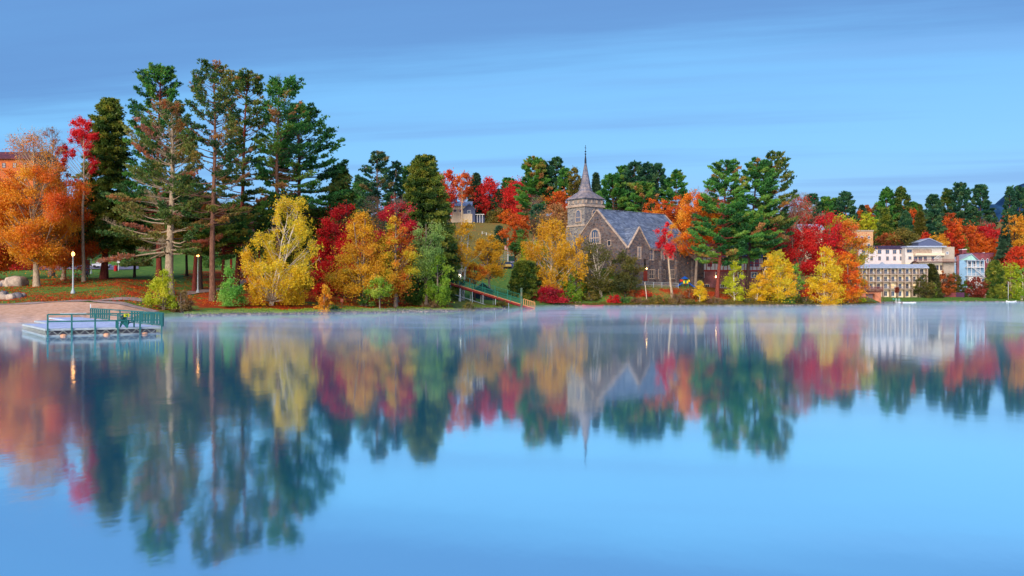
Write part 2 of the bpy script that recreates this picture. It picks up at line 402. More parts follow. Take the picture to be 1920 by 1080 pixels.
def conifer(name, loc, H, W, zb, mat, bark, seed=0, px=6.0, style='pine', dens=1.0, asym=0.0, lean=0.0, dead=0.0, brown=0.0, power=0.8, r0=None, top_full=0.5,
            kids=('trunk', 'crown'), whorl=None, rise=None, side=0.0, gapz=None, lowgreen=False):
    """px = picture pixels per metre where it stands: sets how fine its needle sprays are"""
    rng = np.random.default_rng(seed + 5); root = empty(name, loc); wood = Wood()
    r0 = r0 or 0.011 * H + 0.08
    zz = np.linspace(0, H, 14); tt = zz / H
    P = np.stack([lean * tt + 0.004 * H * np.sin(tt * 7 + seed), 0.004 * H * np.cos(tt * 6 + seed), zz], 1); P[0, 2] = -0.6
    rr = r0 * (1 - tt) ** 0.75 + 0.03; rr[0] *= 1.4
    wood.path(P, rr, 8)
    ln = np.clip(2.9 / px, 0.3, 1.4); wd = np.clip(0.46 / px, 0.045, 0.26)
    pine = style == 'pine'
    sp = whorl or (0.032 * H if pine else 0.02 * H); z = zb; TP, TD, TT = [], [], []; S0, S1 = [], []
    while z < H - 0.2:
        t = (z - zb) / (H - zb)
        nb = (rng.integers(3, 6) if pine else rng.integers(5, 8))
        a0 = rng.uniform(0, 6.28)
        for k in range(nb):
            az = a0 + 6.283 * k / nb + rng.normal(0, 0.3)
            Lb = W / 2 * (1.3 if pine else 1.12) * ((1 - t) ** power * (rng.uniform(0.62, 1.15) if pine else rng.uniform(0.66, 1.14)) + (0.05 + 0.06 * top_full * (t > 0.6)))
            if pine: Lb *= (0.72 + 0.28 * min(1, t * 3 + 0.4))
            Lb *= max(0.12, 1 + asym * np.cos(az))
            if gapz and gapz[0] < t < gapz[1] and rng.random() < 0.6: continue
            is_dead = rng.random() < dead * (1.5 - t) * (1.0 if not lowgreen or t > 0.3 else 0.25)
            u = np.linspace(0, 1, 7)
            zj = z + rng.uniform(-.45, .45) * sp; r_ = (rise if rise is not None else (0.02 + 0.85 * t ** 1.3)) if pine else (-0.28 + 0.75 * t ** 2)
            el = r_ + rng.normal(0, 0.13)
            zc = el * u * Lb + (0.02 + 0.22 * t if pine else (0.22 if style == 'spruce' else -0.05)) * Lb * u ** 2.4 - (0.05 * Lb * np.sin(np.pi * u) if pine else 0) + rng.normal(0, 0.035) * Lb * np.sin(u * rng.uniform(3, 7))
            zc = zc * min(1.0, max(0.15, (H - z - 0.004 * H) / max(1e-3, float(zc.max()))))
            bx = np.interp(z, zz, P[:, 0]); by = np.interp(z, zz, P[:, 1])
            wob = rng.normal(0, 0.05, 2)
            Q = np.stack([bx + np.cos(az + wob[0] * u * 3) * u * Lb, by + np.sin(az + wob[0] * u * 3) * u * Lb, (zj if pine else z) + zc], 1)
            br = min(np.interp(z, zz, rr) * 0.32, 0.018 * Lb + 0.02)
            wood.path(Q, br * (1 - u) + 0.012, 4)
            # twigs off the branch, in a flat plume
            m = max(3, int(Lb * (4.2 if pine else 5.2)))
            uu = rng.uniform(0.35 if pine else 0.12, 1.0, m) ** (0.75 if pine else 0.9)
            b = np.stack([np.interp(uu, u, Q[:, i]) for i in range(3)], 1)
            dirv = np.array([np.cos(az), np.sin(az), el * 0.6]); lat = np.array([-np.sin(az), np.cos(az), 0])
            sgn = rng.choice([-1, 1], m); tl = (0.27 if pine else 0.24) * Lb * (1.12 - uu) * rng.uniform(0.4, 1.2, m) + 0.18
            e = b + (lat[None] * (sgn * tl)[:, None] * 0.85 + dirv[None] * tl[:, None] * 0.75) + np.array([0, 0, 1.0]) * (tl * (0.12 if pine else -0.15))[:, None]
            S0.append(b); S1.append(e)
            if is_dead:
                mm = m * 2; f = rng.uniform(0.3, 1, mm)[:, None]; i0 = rng.integers(0, m, mm)
                q = b[i0] * (1 - f) + e[i0] * f; S0.append(q); S1.append(q + unit(rng.normal(size=q.shape) + np.array([0, 0, 0.5])) * 0.07 * (Lb + 2))
                if rng.random() < 0.55: continue
                q = q[rng.random(mm) < 0.35]
                TP.append(q); TD.append(np.repeat([dirv + np.array([0, 0, 0.5])], len(q), 0)); TT.append(np.full(len(q), 0.93)); continue
            w = int(np.clip(4.2 * px / 6 * dens * (1 if pine else 1.15), 2, 9))
            i0 = np.repeat(np.arange(m), w); f = rng.uniform(0.15, 1.05, len(i0))[:, None]
            q = b[i0] * (1 - f) + e[i0] * f + rng.normal(0, 0.16 + 0.02 * Lb, (len(i0), 3)) * np.array([1.2, 1.2, 0.4 if pine else 0.8])
            bt = rng.uniform(0, 0.55)
            if rng.random() < brown: bt = rng.uniform(0.6, 0.95)
            TP.append(q); TD.append(np.repeat([dirv * 0.8 + np.array([0, 0, 0.65 if pine else -0.25])], len(q), 0)); TT.append(np.clip(bt + rng.normal(0, 0.07, len(q)), 0, 1))
        z += sp * rng.uniform(0.6, 1.35) * (1 - 0.5 * t)
    # leader
    q = np.stack([np.full(14, P[-1, 0]), np.full(14, P[-1, 1]), np.linspace(H * 0.955, H * 1.005, 14)], 1) + rng.normal(0, 0.12, (14, 3))
    TP.append(q); TD.append(np.tile([0, 0, 1.2], (14, 1))); TT.append(np.full(14, 0.3))
    S0 = np.concatenate(S0); S1 = np.concatenate(S1)
    wood.segs(S0, S1, max(0.012, 0.05 / px + 0.005), 0.008, 3)
    TP = np.concatenate(TP); TD = unit(np.concatenate(TD)); TT = np.concatenate(TT)
    V, F, ix = tufts(rng, TP, TD, ln, wd, 7)
    wood.mesh(kids[0], bark, root)
    np_mesh(kids[1], V, F, mat, root, TT[ix])
    return root
# ------------------------------------------------------------------ camera, sky, light
cam = bpy.data.cameras.new('camera'); co = bpy.data.objects.new('camera', cam); COL.objects.link(co); SC.camera = co
cam.sensor_width = 36; cam.lens = 36 * F_PX / 1920; cam.clip_end = 20000; cam.clip_start = 0.1
co.location = (0, 0, CAM_H); co.rotation_euler = (math.pi / 2 , 0, 0)
cam.shift_y = (PYH - 540) / 1920.0
SC.view_settings.view_transform = 'Standard'; SC.view_settings.look = 'None'; SC.view_settings.exposure = EXPOSURE; SC.view_settings.gamma = 1.0
SC.cycles.use_denoising = True; SC.cycles.max_bounces = 7; SC.cycles.diffuse_bounces = 3; SC.cycles.glossy_bounces = 3; SC.cycles.transmission_bounces = 3
SC.cycles.transparent_max_bounces = 6; SC.cycles.volume_bounces = 1; SC.cycles.sample_clamp_indirect = 4.0; SC.cycles.use_adaptive_sampling = True

SUN_EL, SUN_AZ = R(24), R(205)      # azimuth measured clockwise from +Y: behind the camera, to its left
w = bpy.data.worlds.new('World'); SC.world = w; w.use_nodes = True
nt = w.node_tree; nt.nodes.clear(); wo = N(nt, 'ShaderNodeOutputWorld'); bg = N(nt, 'ShaderNodeBackground')
bg.inputs['Strength'].default_value = SKY_STR
sky = N(nt, 'ShaderNodeTexSky', sky_type='NISHITA'); sky.sun_disc = False; sky.sun_elevation = SUN_EL; sky.sun_rotation = SUN_AZ
sky.air_density = 1.3; sky.dust_density = 0.3; sky.ozone_density = 2.5
tc = N(nt, 'ShaderNodeTexCoord'); sp = N(nt, 'ShaderNodeSeparateXYZ'); L(nt, tc.outputs['Generated'], sp.inputs[0])
def M(op, a, b=None, cl=False):
    n = N(nt, 'ShaderNodeMath', operation=op); n.use_clamp = cl
    for i, v in enumerate((a, b)):
        if v is None: continue
        if isinstance(v, (int, float)): n.inputs[i].default_value = v
        else: L(nt, v, n.inputs[i])
    return n.outputs[0]
def mixc(f, a, b, mode='MIX'):
    n = N(nt, 'ShaderNodeMix', data_type='RGBA'); n.blend_type = mode
    if isinstance(f, (int, float)): n.inputs[0].default_value = f
    else: L(nt, f, n.inputs[0])
    for i, v in ((6, a), (7, b)):
        if isinstance(v, tuple): n.inputs[i].default_value = v
        else: L(nt, v, n.inputs[i])
    return n.outputs[2]
ez = M('ADD', M('MAXIMUM', sp.outputs[2], 0.0), 0.02)
pX = M('DIVIDE', sp.outputs[0], ez); pY = M('DIVIDE', sp.outputs[1], ez)
cp = N(nt, 'ShaderNodeCombineXYZ'); L(nt, M('MULTIPLY', pX, 0.2), cp.inputs[0]); L(nt, M('ADD', pY, M('MULTIPLY', pX, 0.22)), cp.inputs[1])
n1 = N(nt, 'ShaderNodeTexNoise', Scale=1.7, Detail=7, Roughness=0.6); L(nt, cp.outputs[0], n1.inputs['Vector'])
n2 = N(nt, 'ShaderNodeTexNoise', Scale=0.8, Detail=6, Roughness=0.55); L(nt, cp.outputs[0], n2.inputs['Vector'])
nn = M('SUBTRACT', n1.outputs['Fac'], 0.5)
# deck of high stratus whose edge crosses the sky ahead
edge = M('ADD', M('SUBTRACT', M('SUBTRACT', 3.55, M('MULTIPLY', pX, 0.33)), pY), M('MULTIPLY', nn, 1.0))
deck = N(nt, 'ShaderNodeMapRange', interpolation_type='SMOOTHSTEP'); deck.inputs['From Min'].default_value = -0.25; deck.inputs['From Max'].default_value = 0.4; L(nt, edge, deck.inputs[0])
thin = N(nt, 'ShaderNodeMapRange', interpolation_type='SMOOTHSTEP'); thin.inputs['From Min'].default_value = 0.46; thin.inputs['From Max'].default_value = 0.64; L(nt, n2.outputs['Fac'], thin.inputs[0])
# clear blue: Nishita pulled towards the even dawn blue
k = 0.84 / SKY_STR
def sc_(col, q=1.0): return tuple(v * k * q for v in col[:3]) + (1,)
gr = ramp(nt, sp.outputs[2], [(0.0, c(108, 158, 226)), (0.07, c(109, 166, 232)), (0.15, c(110, 188, 250)), (0.26, c(106, 182, 246)), (0.6, c(92, 142, 208))])
grs = mixc(1.0, gr.outputs[0], (k, k, k, 1), 'MULTIPLY')
clear = mixc(0.8, sky.outputs[0], grs)
c1 = mixc(M('MULTIPLY', thin.outputs[0], 0.38), clear, sc_(c(116, 154, 216)))
c2 = mixc(M('MULTIPLY', deck.outputs[0], M('ADD', 0.55, M('MULTIPLY', n1.outputs['Fac'], 0.55)), cl=True), c1, sc_(c(100, 146, 206)))
L(nt, c2, bg.inputs[0]); L(nt, bg.outputs[0], wo.inputs[0])

sl = bpy.data.lights.new('sun', 'SUN'); so = bpy.data.objects.new('sun', sl); COL.objects.link(so)
sl.energy = SUN_STR; sl.angle = R(SUN_ANG); sl.color = (1.0, 0.88, 0.74)
dirv = Vector((math.sin(SUN_AZ) * math.cos(SUN_EL), math.cos(SUN_AZ) * math.cos(SUN_EL), math.sin(SUN_EL)))
so.rotation_euler = dirv.to_track_quat('Z', 'Y').to_euler(); so.location = (0, -50, 80)

# ------------------------------------------------------------------ ground sheet
gpx = np.concatenate([np.linspace(-6000, -600, 16), np.linspace(-500, 0, 26)[:-1], np.arange(0, 1921, 8), np.linspace(1930, 2500, 20), np.linspace(2700, 8000, 18)])
gY = np.concatenate([np.linspace(40, 88, 6), np.arange(90, 300, 1.6), np.arange(300, 460, 3), np.linspace(465, 800, 40), [900, 1100, 1500, 2500, 5000, 9000]])
PXg, Yg = np.meshgrid(gpx, gY); Xg = (PXg - PX0) / F_PX * Yg
Zg = hgt(Xg.ravel(), Yg.ravel()).reshape(Xg.shape)
far = np.clip((Yg - 760) / 700, 0, 1); Zg = Zg * (1 - far) + 62 * far
nr, nc = Xg.shape; ii = np.arange(nr * nc).reshape(nr, nc)
F = np.stack([ii[:-1, :-1], ii[:-1, 1:], ii[1:, 1:], ii[1:, :-1]], -1).reshape(-1, 4)
m, nt, out = new_mat('lawn_and_litter')
p = N(nt, 'ShaderNodeBsdfPrincipled', Roughness=0.95); p.inputs['Specular IOR Level'].default_value = 0.1
tc = N(nt, 'ShaderNodeTexCoord')
at = N(nt, 'ShaderNodeAttribute', attribute_name='litter'); at2 = N(nt, 'ShaderNodeAttribute', attribute_name='rough_grass')
a = N(nt, 'ShaderNodeTexNoise', Scale=0.16, Detail=7, Roughness=0.65); b = N(nt, 'ShaderNodeTexNoise', Scale=2.2, Detail=6, Roughness=0.75); d = N(nt, 'ShaderNodeTexNoise', Scale=1.1, Detail=9, Roughness=0.78)
for q in (a, b, d): L(nt, tc.outputs['Object'], q.inputs['Vector'])
grass = ramp(nt, d.outputs['Fac'], [(0.32, c(44, 92, 46)), (0.5, c(76, 132, 52)), (0.6, c(112, 150, 60)), (0.72, c(150, 140, 70))])
rough = ramp(nt, d.outputs['Fac'], [(0.3, c(70, 76, 40)), (0.5, c(126, 112, 58)), (0.7, c(168, 132, 70))])
lit = ramp(nt, b.outputs['Fac'], [(0.3, c(86, 40, 26)), (0.45, c(150, 56, 28)), (0.58, c(190, 66, 30)), (0.7, c(214, 120, 60))])
g1 = N(nt, 'ShaderNodeMix', data_type='RGBA'); L(nt, at2.outputs['Fac'], g1.inputs[0]); L(nt, grass.outputs[0], g1.inputs[6]); L(nt, rough.outputs[0], g1.inputs[7])
sm = N(nt, 'ShaderNodeMath', operation='ADD'); L(nt, at.outputs['Fac'], sm.inputs[0])
s2 = N(nt, 'ShaderNodeMath', operation='MULTIPLY_ADD'); L(nt, a.outputs['Fac'], s2.inputs[0]); s2.inputs[1].default_value = 2.2; s2.inputs[2].default_value = -1.1
L(nt, s2.outputs[0], sm.inputs[1])
s3 = N(nt, 'ShaderNodeMath', operation='MULTIPLY_ADD'); L(nt, b.outputs['Fac'], s3.inputs[0]); s3.inputs[1].default_value = 1.2; L(nt, sm.outputs[0], s3.inputs[2])
mr = N(nt, 'ShaderNodeMapRange', interpolation_type='SMOOTHSTEP'); mr.inputs['From Min'].default_value = 0.95; mr.inputs['From Max'].default_value = 1.25; L(nt, s3.outputs[0], mr.inputs[0])
g2 = N(nt, 'ShaderNodeMix', data_type='RGBA'); L(nt, mr.outputs[0], g2.inputs[0]); L(nt, g1.outputs[2], g2.inputs[6]); L(nt, lit.outputs[0], g2.inputs[7])
L(nt, g2.outputs[2], p.inputs['Base Color'])
bp = N(nt, 'ShaderNodeBump', Strength=0.8, Distance=0.25); L(nt, b.outputs['Fac'], bp.inputs['Height']); L(nt, bp.outputs[0], p.inputs['Normal'])
L(nt, p.outputs[0], out.inputs[0])
g = np_mesh('ground', np.stack([Xg, Yg, Zg], -1).reshape(-1, 3), F, m, smooth=True)
PXf, Yf, Zf = PXg.ravel(), Yg.ravel(), Zg.ravel()
def bump_(v, a, b, s): return 1 / (1 + np.exp(-(v - a) / s)) * 1 / (1 + np.exp((v - b) / s))
litter = 0.36 * bump_(PXf, -400, 560, 30) * bump_(Yf, 128, 186, 4)
litter = np.maximum(litter, 0.66 * bump_(PXf, 350, 845, 22) * bump_(Yf, 140, 225, 3))
litter = np.maximum(litter, 0.52 * bump_(PXf, 1165, 1640, 20) * bump_(Zf, 0.9, 5.0, 0.2))
litter = np.maximum(litter, 0.2 * bump_(Yf, 420, 5000, 15))
litter *= bump_(Zf, 0.55, 900, 0.12) * (1 - 0.7 * bump_(PXf, 20, 115, 15) * bump_(Yf, 150, 165, 3))
rg = np.clip(bump_(Yf, 340, 9000, 12) * (1 - bump_(PXf, 1650, 2600, 6) * bump_(Yf, 0, 430, 6)) + 0.5 * bump_(PXf, 1165, 1620, 20) + 0.45 * bump_(PXf, 840, 960, 10) * bump_(Yf, 160, 200, 4) + 0.25, 0, 1)
for nm, arr in (('litter', litter), ('rough_grass', rg)):
    q = g.data.attributes.new(nm, 'FLOAT', 'POINT'); q.data.foreach_set('value', arr.astype(np.float32))
tag(g, kind='structure')

def drape(name, mat, edgeA, edgeB, dz, nu=60, nv=10, kind='structure'):
    """a sheet laid on the ground between two polylines of (px, Y)"""
    def rs(E, n):
        E = np.array(E, float); s = np.linspace(0, len(E) - 1, n); k = np.arange(len(E))
        return np.stack([np.interp(s, k, E[:, 0]), np.interp(s, k, E[:, 1])], 1)
    A, B = rs(edgeA, nu), rs(edgeB, nu); t = np.linspace(0, 1, nv)[:, None, None]
    G = A[None] * (1 - t) + B[None] * t
    X = (G[..., 0] - PX0) / F_PX * G[..., 1]; Y = G[..., 1]
    Z = hgt(X.ravel(), Y.ravel()).reshape(X.shape) + dz
    ii = np.arange(nu * nv).reshape(nv, nu); F = np.stack([ii[:-1, :-1], ii[:-1, 1:], ii[1:, 1:], ii[1:, :-1]], -1).reshape(-1, 4)
    return tag(np_mesh(name, np.stack([X, Y, Z], -1).reshape(-1, 3), F, mat, smooth=True), kind=kind)
sand = surf('sand', [c(166, 116, 88), c(214, 162, 130), c(224, 176, 146), c(238, 198, 170)], scale=1.4, rough=0.95, bump=0.9, detail=10, spec=0.1, bdist=0.2)
drape('beach', sand, [(-500, 90), (-200, 94), (0, 97.5), (120, 99), (200, 107), (252, 119)], [(-500, 131), (-200, 132), (0, 131), (120, 132), (200, 131), (285, 128)], 0.06, 90, 24)
pave = surf('path_stone', [c(128, 104, 96), c(166, 140, 130), c(186, 160, 150)], scale=1.2, rough=0.9, bump=0.2)
drape('path', pave, [(-400, 131.2), (0, 131.2), (120, 132.2), (285, 139.5)], [(-400, 133.4), (0, 133.4), (120, 134.6), (275, 143)], 0.10, 60, 4)
drape('path', pave, [(175, 132.0), (215, 130.2), (285, 127.0)], [(165, 134.2), (225, 133.4), (300, 129.8)], 0.13, 30, 4)
drape('path', pave, [(352, 158), (400, 163), (440, 172), (462, 184), (500, 206)], [(345, 161), (400, 167), (440, 178), (452, 192), (484, 212)], 0.12, 60, 4)
asph = surf('asphalt', [c(92, 90, 104), c(118, 114, 132), c(140, 136, 152)], scale=1.5, rough=0.9, bump=0.1)
drape('road', asph, [(900, 309), (935, 316), (975, 326), (1010, 332)], [(900, 324), (935, 334), (975, 346), (1010, 352)], 0.12, 30, 6)
drape('road', asph, [(60, 212), (120, 216), (200, 220), (260, 223)], [(60, 226), (120, 231), (200, 236), (260, 240)], 0.15, 30, 6)

# ------------------------------------------------------------------ lake
m, nt, out = new_mat('lake_water')
gl = N(nt, 'ShaderNodeBsdfGlossy'); gl.inputs['Color'].default_value = (0.90, 1.0, 1.0, 1)
df = N(nt, 'ShaderNodeBsdfDiffuse'); df.inputs['Color'].default_value = (0.01, 0.42, 0.78, 1)
mx = N(nt, 'ShaderNodeMixShader'); mx.inputs[0].default_value = 0.895
L(nt, df.outputs[0], mx.inputs[1]); L(nt, gl.outputs[0], mx.inputs[2]); L(nt, mx.outputs[0], out.inputs[0])
tc = N(nt, 'ShaderNodeTexCoord')
mp = N(nt, 'ShaderNodeMapping'); mp.inputs['Scale'].default_value = (0.05, 0.012, 1); L(nt, tc.outputs['Object'], mp.inputs[0])
pn = N(nt, 'ShaderNodeTexNoise', Scale=1.0, Detail=4); L(nt, mp.outputs[0], pn.inputs['Vector'])
rr_ = N(nt, 'ShaderNodeMapRange'); rr_.inputs['From Min'].default_value = 0.35; rr_.inputs['From Max'].default_value = 0.65; rr_.inputs['To Min'].default_value = W_ROUGH * 0.85; rr_.inputs['To Max'].default_value = W_ROUGH * 1.25
L(nt, pn.outputs['Fac'], rr_.inputs[0]); L(nt, rr_.outputs[0], gl.inputs['Roughness'])
wv = N(nt, 'ShaderNodeTexNoise', Scale=1.3, Detail=3, Roughness=0.5); mp2 = N(nt, 'ShaderNodeMapping'); mp2.inputs['Scale'].default_value = (1.0, 0.6, 1); L(nt, tc.outputs['Object'], mp2.inputs[0]); L(nt, mp2.outputs[0], wv.inputs['Vector'])
rp = N(nt, 'ShaderNodeMapRange'); rp.inputs['From Min'].default_value = 0.45; rp.inputs['From Max'].default_value = 0.7; rp.inputs['To Min'].default_value = 0.15; rp.inputs['To Max'].default_value = 1.0; L(nt, pn.outputs['Fac'], rp.inputs[0])
ht = N(nt, 'ShaderNodeMath', operation='MULTIPLY'); L(nt, wv.outputs['Fac'], ht.inputs[0]); L(nt, rp.outputs[0], ht.inputs[1])
bp = N(nt, 'ShaderNodeBump', Strength=1.0, Distance=W_BUMP); L(nt, ht.outputs[0], bp.inputs['Height'])
L(nt, bp.outputs[0], gl.inputs['Normal'])
lk = MB(); lk.add([(-3000, -400, 0), (3000, -400, 0), (3000, 900, 0), (-3000, 900, 0)], [(0, 1, 2, 3)])
tag(lk.build('water', m), kind='structure')

# ------------------------------------------------------------------ far mountain
mm, nt, out = new_mat('hazy_mountain_forest')
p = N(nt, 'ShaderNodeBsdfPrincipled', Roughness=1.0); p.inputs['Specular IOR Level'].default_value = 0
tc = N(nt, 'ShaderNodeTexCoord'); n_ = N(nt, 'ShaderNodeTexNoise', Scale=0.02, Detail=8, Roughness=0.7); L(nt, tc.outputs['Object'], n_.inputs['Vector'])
r = ramp(nt, n_.outputs['Fac'], [(0.35, c(22, 44, 74)), (0.65, c(44, 78, 112))]); L(nt, r.outputs[0], p.inputs['Base Color']); L(nt, p.outputs[0], out.inputs[0])  # blue of the distant haze is painted into the forest colour
xs = np.linspace(-900, 3400, 90); ys = np.linspace(-900, 900, 40); XX, YY = np.meshgrid(xs, ys)
ridge = 575 * np.exp(-((XX - 1300) / 700) ** 2) + 30 * np.sin(XX * 0.011) + 14 * np.sin(XX * 0.031 + 1)
ZZ = ridge * np.exp(-(YY / 480) ** 2) + 12 * np.sin(XX * 0.02) * np.sin(YY * 0.017) - 30
ii = np.arange(XX.size).reshape(XX.shape); F = np.stack([ii[:-1, :-1], ii[:-1, 1:], ii[1:, 1:], ii[1:, :-1]], -1).reshape(-1, 4)
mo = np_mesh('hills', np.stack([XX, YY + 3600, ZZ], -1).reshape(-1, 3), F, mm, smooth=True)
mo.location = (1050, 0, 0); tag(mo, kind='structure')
# ------------------------------------------------------------------ leaf colours and bark
PAL = {
 'orange': [c(120, 44, 12), c(206, 82, 14), c(232, 118, 18), c(240, 150, 30)],
 'orange_yellow': [c(190, 62, 16), c(224, 92, 14), c(238, 140, 22), c(240, 176, 36), c(232, 120, 20)],
 'rust': [c(104, 52, 24), c(156, 74, 26), c(190, 96, 34), c(204, 130, 50)],
 'red': [c(140, 10, 22), c(196, 14, 26), c(222, 26, 32), c(232, 60, 40), c(150, 40, 34)],
 'crimson': [c(140, 14, 36), c(190, 18, 44), c(216, 30, 52), c(212, 70, 70)],
 'red_orange': [c(150, 22, 20), c(208, 44, 24), c(226, 86, 22), c(232, 130, 36)],
 'red_bright': [c(170, 10, 26), c(214, 18, 34), c(232, 34, 44), c(236, 66, 60)],
 'yellow': [c(210, 140, 18), c(228, 178, 20), c(238, 202, 30), c(214, 194, 40), c(160, 164, 40)],
 'yellow_orange': [c(196, 104, 16), c(222, 146, 20), c(226, 172, 30), c(206, 178, 46)],
 'gold': [c(196, 118, 20), c(214, 152, 22), c(236, 184, 30), c(226, 170, 28), c(182, 164, 38)],
 'mixed_lime': [c(120, 166, 36), c(176, 186, 36), c(226, 180, 36), c(224, 120, 30), c(206, 60, 30)],
 'yellow_green': [c(128, 150, 26), c(168, 184, 30), c(206, 206, 34), c(222, 208, 60)],
 'lime': [c(84, 130, 28), c(120, 162, 36), c(160, 182, 44), c(190, 196, 80)],
 'pale_green': [c(88, 128, 62), c(124, 158, 74), c(150, 176, 86), c(172, 188, 104)],
 'green': [c(40, 84, 34), c(66, 116, 40), c(98, 142, 46), c(136, 158, 56)],
 'mint': [c(84, 150, 60), c(116, 182, 70), c(146, 200, 80), c(178, 208, 96)],
 'olive': [c(64, 70, 24), c(98, 98, 30), c(134, 118, 36), c(166, 128, 42)],
 'dark_olive': [c(42, 55, 25), c(72, 80, 30), c(110, 105, 37), c(145, 115, 45)],
 'brown_shrub': [c(88, 60, 44), c(128, 90, 54), c(140, 118, 62), c(160, 100, 66)],
 'salmon': [c(150, 96, 60), c(190, 130, 70), c(196, 150, 90), c(200, 120, 70)],
 'mixed_orange_green': [c(120, 140, 40), c(190, 170, 40), c(226, 128, 30), c(210, 60, 30)],
 'pine_green': [c(36, 82, 43), c(56, 122, 53), c(92, 156, 61), c(141, 168, 65), c(183, 143, 70), c(207, 141, 92)],
 'pine_brown': [c(41, 80, 41), c(70, 112, 46), c(109, 129, 51), c(143, 139, 61), c(195, 136, 68), c(170, 129, 97)],
 'pine_blue': [c(27, 69, 52), c(41, 94, 69), c(66, 121, 78), c(103, 133, 78), c(135, 124, 69), c(156, 126, 80)],
 'pine_light': [c(73, 127, 58), c(113, 160, 63), c(156, 179, 66), c(201, 172, 73), c(240, 142, 73), c(209, 137, 123)],
 'dead_pine': [c(58, 103, 49), c(103, 132, 58), c(143, 147, 69), c(179, 145, 82), c(201, 118, 71), c(168, 120, 109)],
 'hemlock': [c(46, 80, 33), c(84, 114, 39), c(134, 147, 50), c(174, 168, 60), c(187, 153, 67), c(184, 144, 73)],
 'spruce': [c(29, 59, 48), c(46, 82, 59), c(69, 105, 75), c(96, 124, 85), c(96, 105, 71), c(103, 96, 69)],
}
def LM(k): return leaf_mat('leaves_' + k, PAL[k])
BK = {
 'brown': surf('bark_brown', [c(74, 48, 40), c(116, 80, 64), c(148, 108, 88)], scale=3, stretch=(3, 3, 0.5), rough=0.95, bump=0.9, bdist=0.15),
 'red': surf('bark_red', [c(84, 34, 32), c(124, 56, 46), c(150, 78, 62)], scale=3, stretch=(3, 3, 0.5), rough=0.95, bump=0.9, bdist=0.15),
 'pale': surf('bark_pale', [c(120, 100, 84), c(164, 142, 118), c(188, 168, 142)], scale=2.4, stretch=(2, 2, 0.8), rough=0.9, bump=0.5),
 'grey': surf('bark_grey', [c(84, 72, 66), c(130, 112, 100), c(156, 138, 122)], scale=2.4, stretch=(3, 3, 0.5), rough=0.95, bump=0.8, bdist=0.1),
 'white': surf('bark_white', [c(120, 104, 92), c(206, 190, 168), c(222, 210, 192)], scale=2.2, stretch=(1, 1, 3), rough=0.7, bump=0.2),
 'dark': surf('bark_dark', [c(44, 34, 34), c(70, 52, 48), c(94, 70, 62)], scale=3, stretch=(3, 3, 0.5), rough=0.95, bump=0.8, bdist=0.1),
}
def DT(px, Y, top, w, cb, pal, label, name='maple_tree', cat='tree', shape='round', bark='grey', tpx=None, seed=None, lf=1.0, q=1.0, group=None, **k):
    """a broadleaf: crown centre px, distance Y, crown top/bottom picture rows, crown width in px; tpx = foot of the trunk"""
    tpx = px if tpx is None else tpx
    X, Y, z0 = gp(tpx, Y); s = F_PX / Y; sr = s * 0.533
    H = ptz(top, Y) - z0; W = w / s; zb = max(0.02 * H, ptz(cb, Y) - z0)
    leaf = max(0.11, 1.28 / sr) * lf
    area = W * (H - zb) * 0.8; n = int(np.clip(area / (leaf * leaf * 0.42) * 5.6 * q, 600, 90000))
    lean = (px - tpx) / s * 1.25
    o = deciduous(name, (X, Y, z0), H, W, zb, leaf, n, LM(pal), BK[bark], seed=int(px * 7 + Y) if seed is None else seed, shape=shape, lean=lean, **k)
    return tag(o, label, cat, group)
def CT(px, Y, top, w, cb, pal, label, name='pine_tree', cat='tree', bark='brown', tpx=None, seed=None, group=None, **k):
    tpx = px if tpx is None else tpx
    X, Y, z0 = gp(tpx, Y); s = F_PX / Y
    H = ptz(top, Y) - z0; W = w / s; zb = max(0.03 * H, ptz(cb, Y) - z0)
    o = conifer(name, (X, Y, z0), H, W, zb, LM(pal), BK[bark], seed=int(px * 3 + Y) if seed is None else seed, px=s * 0.533, lean=(px - tpx) / s, **k)
    return tag(o, label, cat, group)
def SH(px, Y, top, w, pal, label, name='shrub', cat='shrub', bark='grey', shape='dome', **k):
    k.setdefault('kids', ('stems', 'foliage')); k.setdefault('trunks', 4); k.setdefault('spread', 0.25); k.setdefault('r0', 0.07); k.setdefault('gap', 0.03)
    bot = PYH - (gz(ptx(px, Y), Y) - CAM_H) * F_PX / Y
    return DT(px, Y, top, w, bot - 1, pal, label, name=name, cat=cat, bark=bark, shape=shape, **k)

# ------------------------------------------------------------------ left bank
DT(62, 158, 246, 158, 486, 'orange_yellow', 'broad orange maple with a pale buttressed trunk beside the boulders', tpx=69, shape='round', bark='pale', tint_h=-0.4, tint0=0.45, tint_s=0.6, bare=0.3, gap=0.12, q=1.0, r0=0.5, csz=0.85)
DT(132, 172, 360, 118, 498, 'orange_yellow', 'orange maple behind the lamp post, its foliage starting low over the picnic tables', tpx=118, bark='pale', shape='broad', gap=0.12, r0=0.4)
DT(-18, 176, 318, 130, 500, 'orange', 'deep orange maple cut by the left edge in front of the orange building', bark='brown', shape='round', bare=0.15)
DT(96, 196, 240, 74, 420, 'rust', 'thin half-bare maple with rusty leaves rising behind the broad orange maple', bark='grey', shape='vase', bare=0.4, gap=0.3, q=0.45)
rc = []
for (dx, y, rad) in [(-14, 232, 7), (-4, 226, 8), (8, 236, 8), (-18, 250, 8), (-6, 248, 9), (4, 256, 9), (-10, 264, 9), (-22, 262, 5), (2, 270, 6), (18, 262, 7), (26, 258, 6), (14, 276, 5), (-36, 280, 7), (-46, 284, 6), (-30, 298, 6), (-20, 286, 7), (-38, 306, 6), (8, 290, 6), (14, 300, 6), (24, 304, 6), (16, 316, 7), (12, 326, 5), (-2, 350, 5), (2, 364, 6), (-8, 340, 3)]:
    rc.append((dx, y, rad))
_X, _Y, _z = gp(157, 166); _s = F_PX / 166
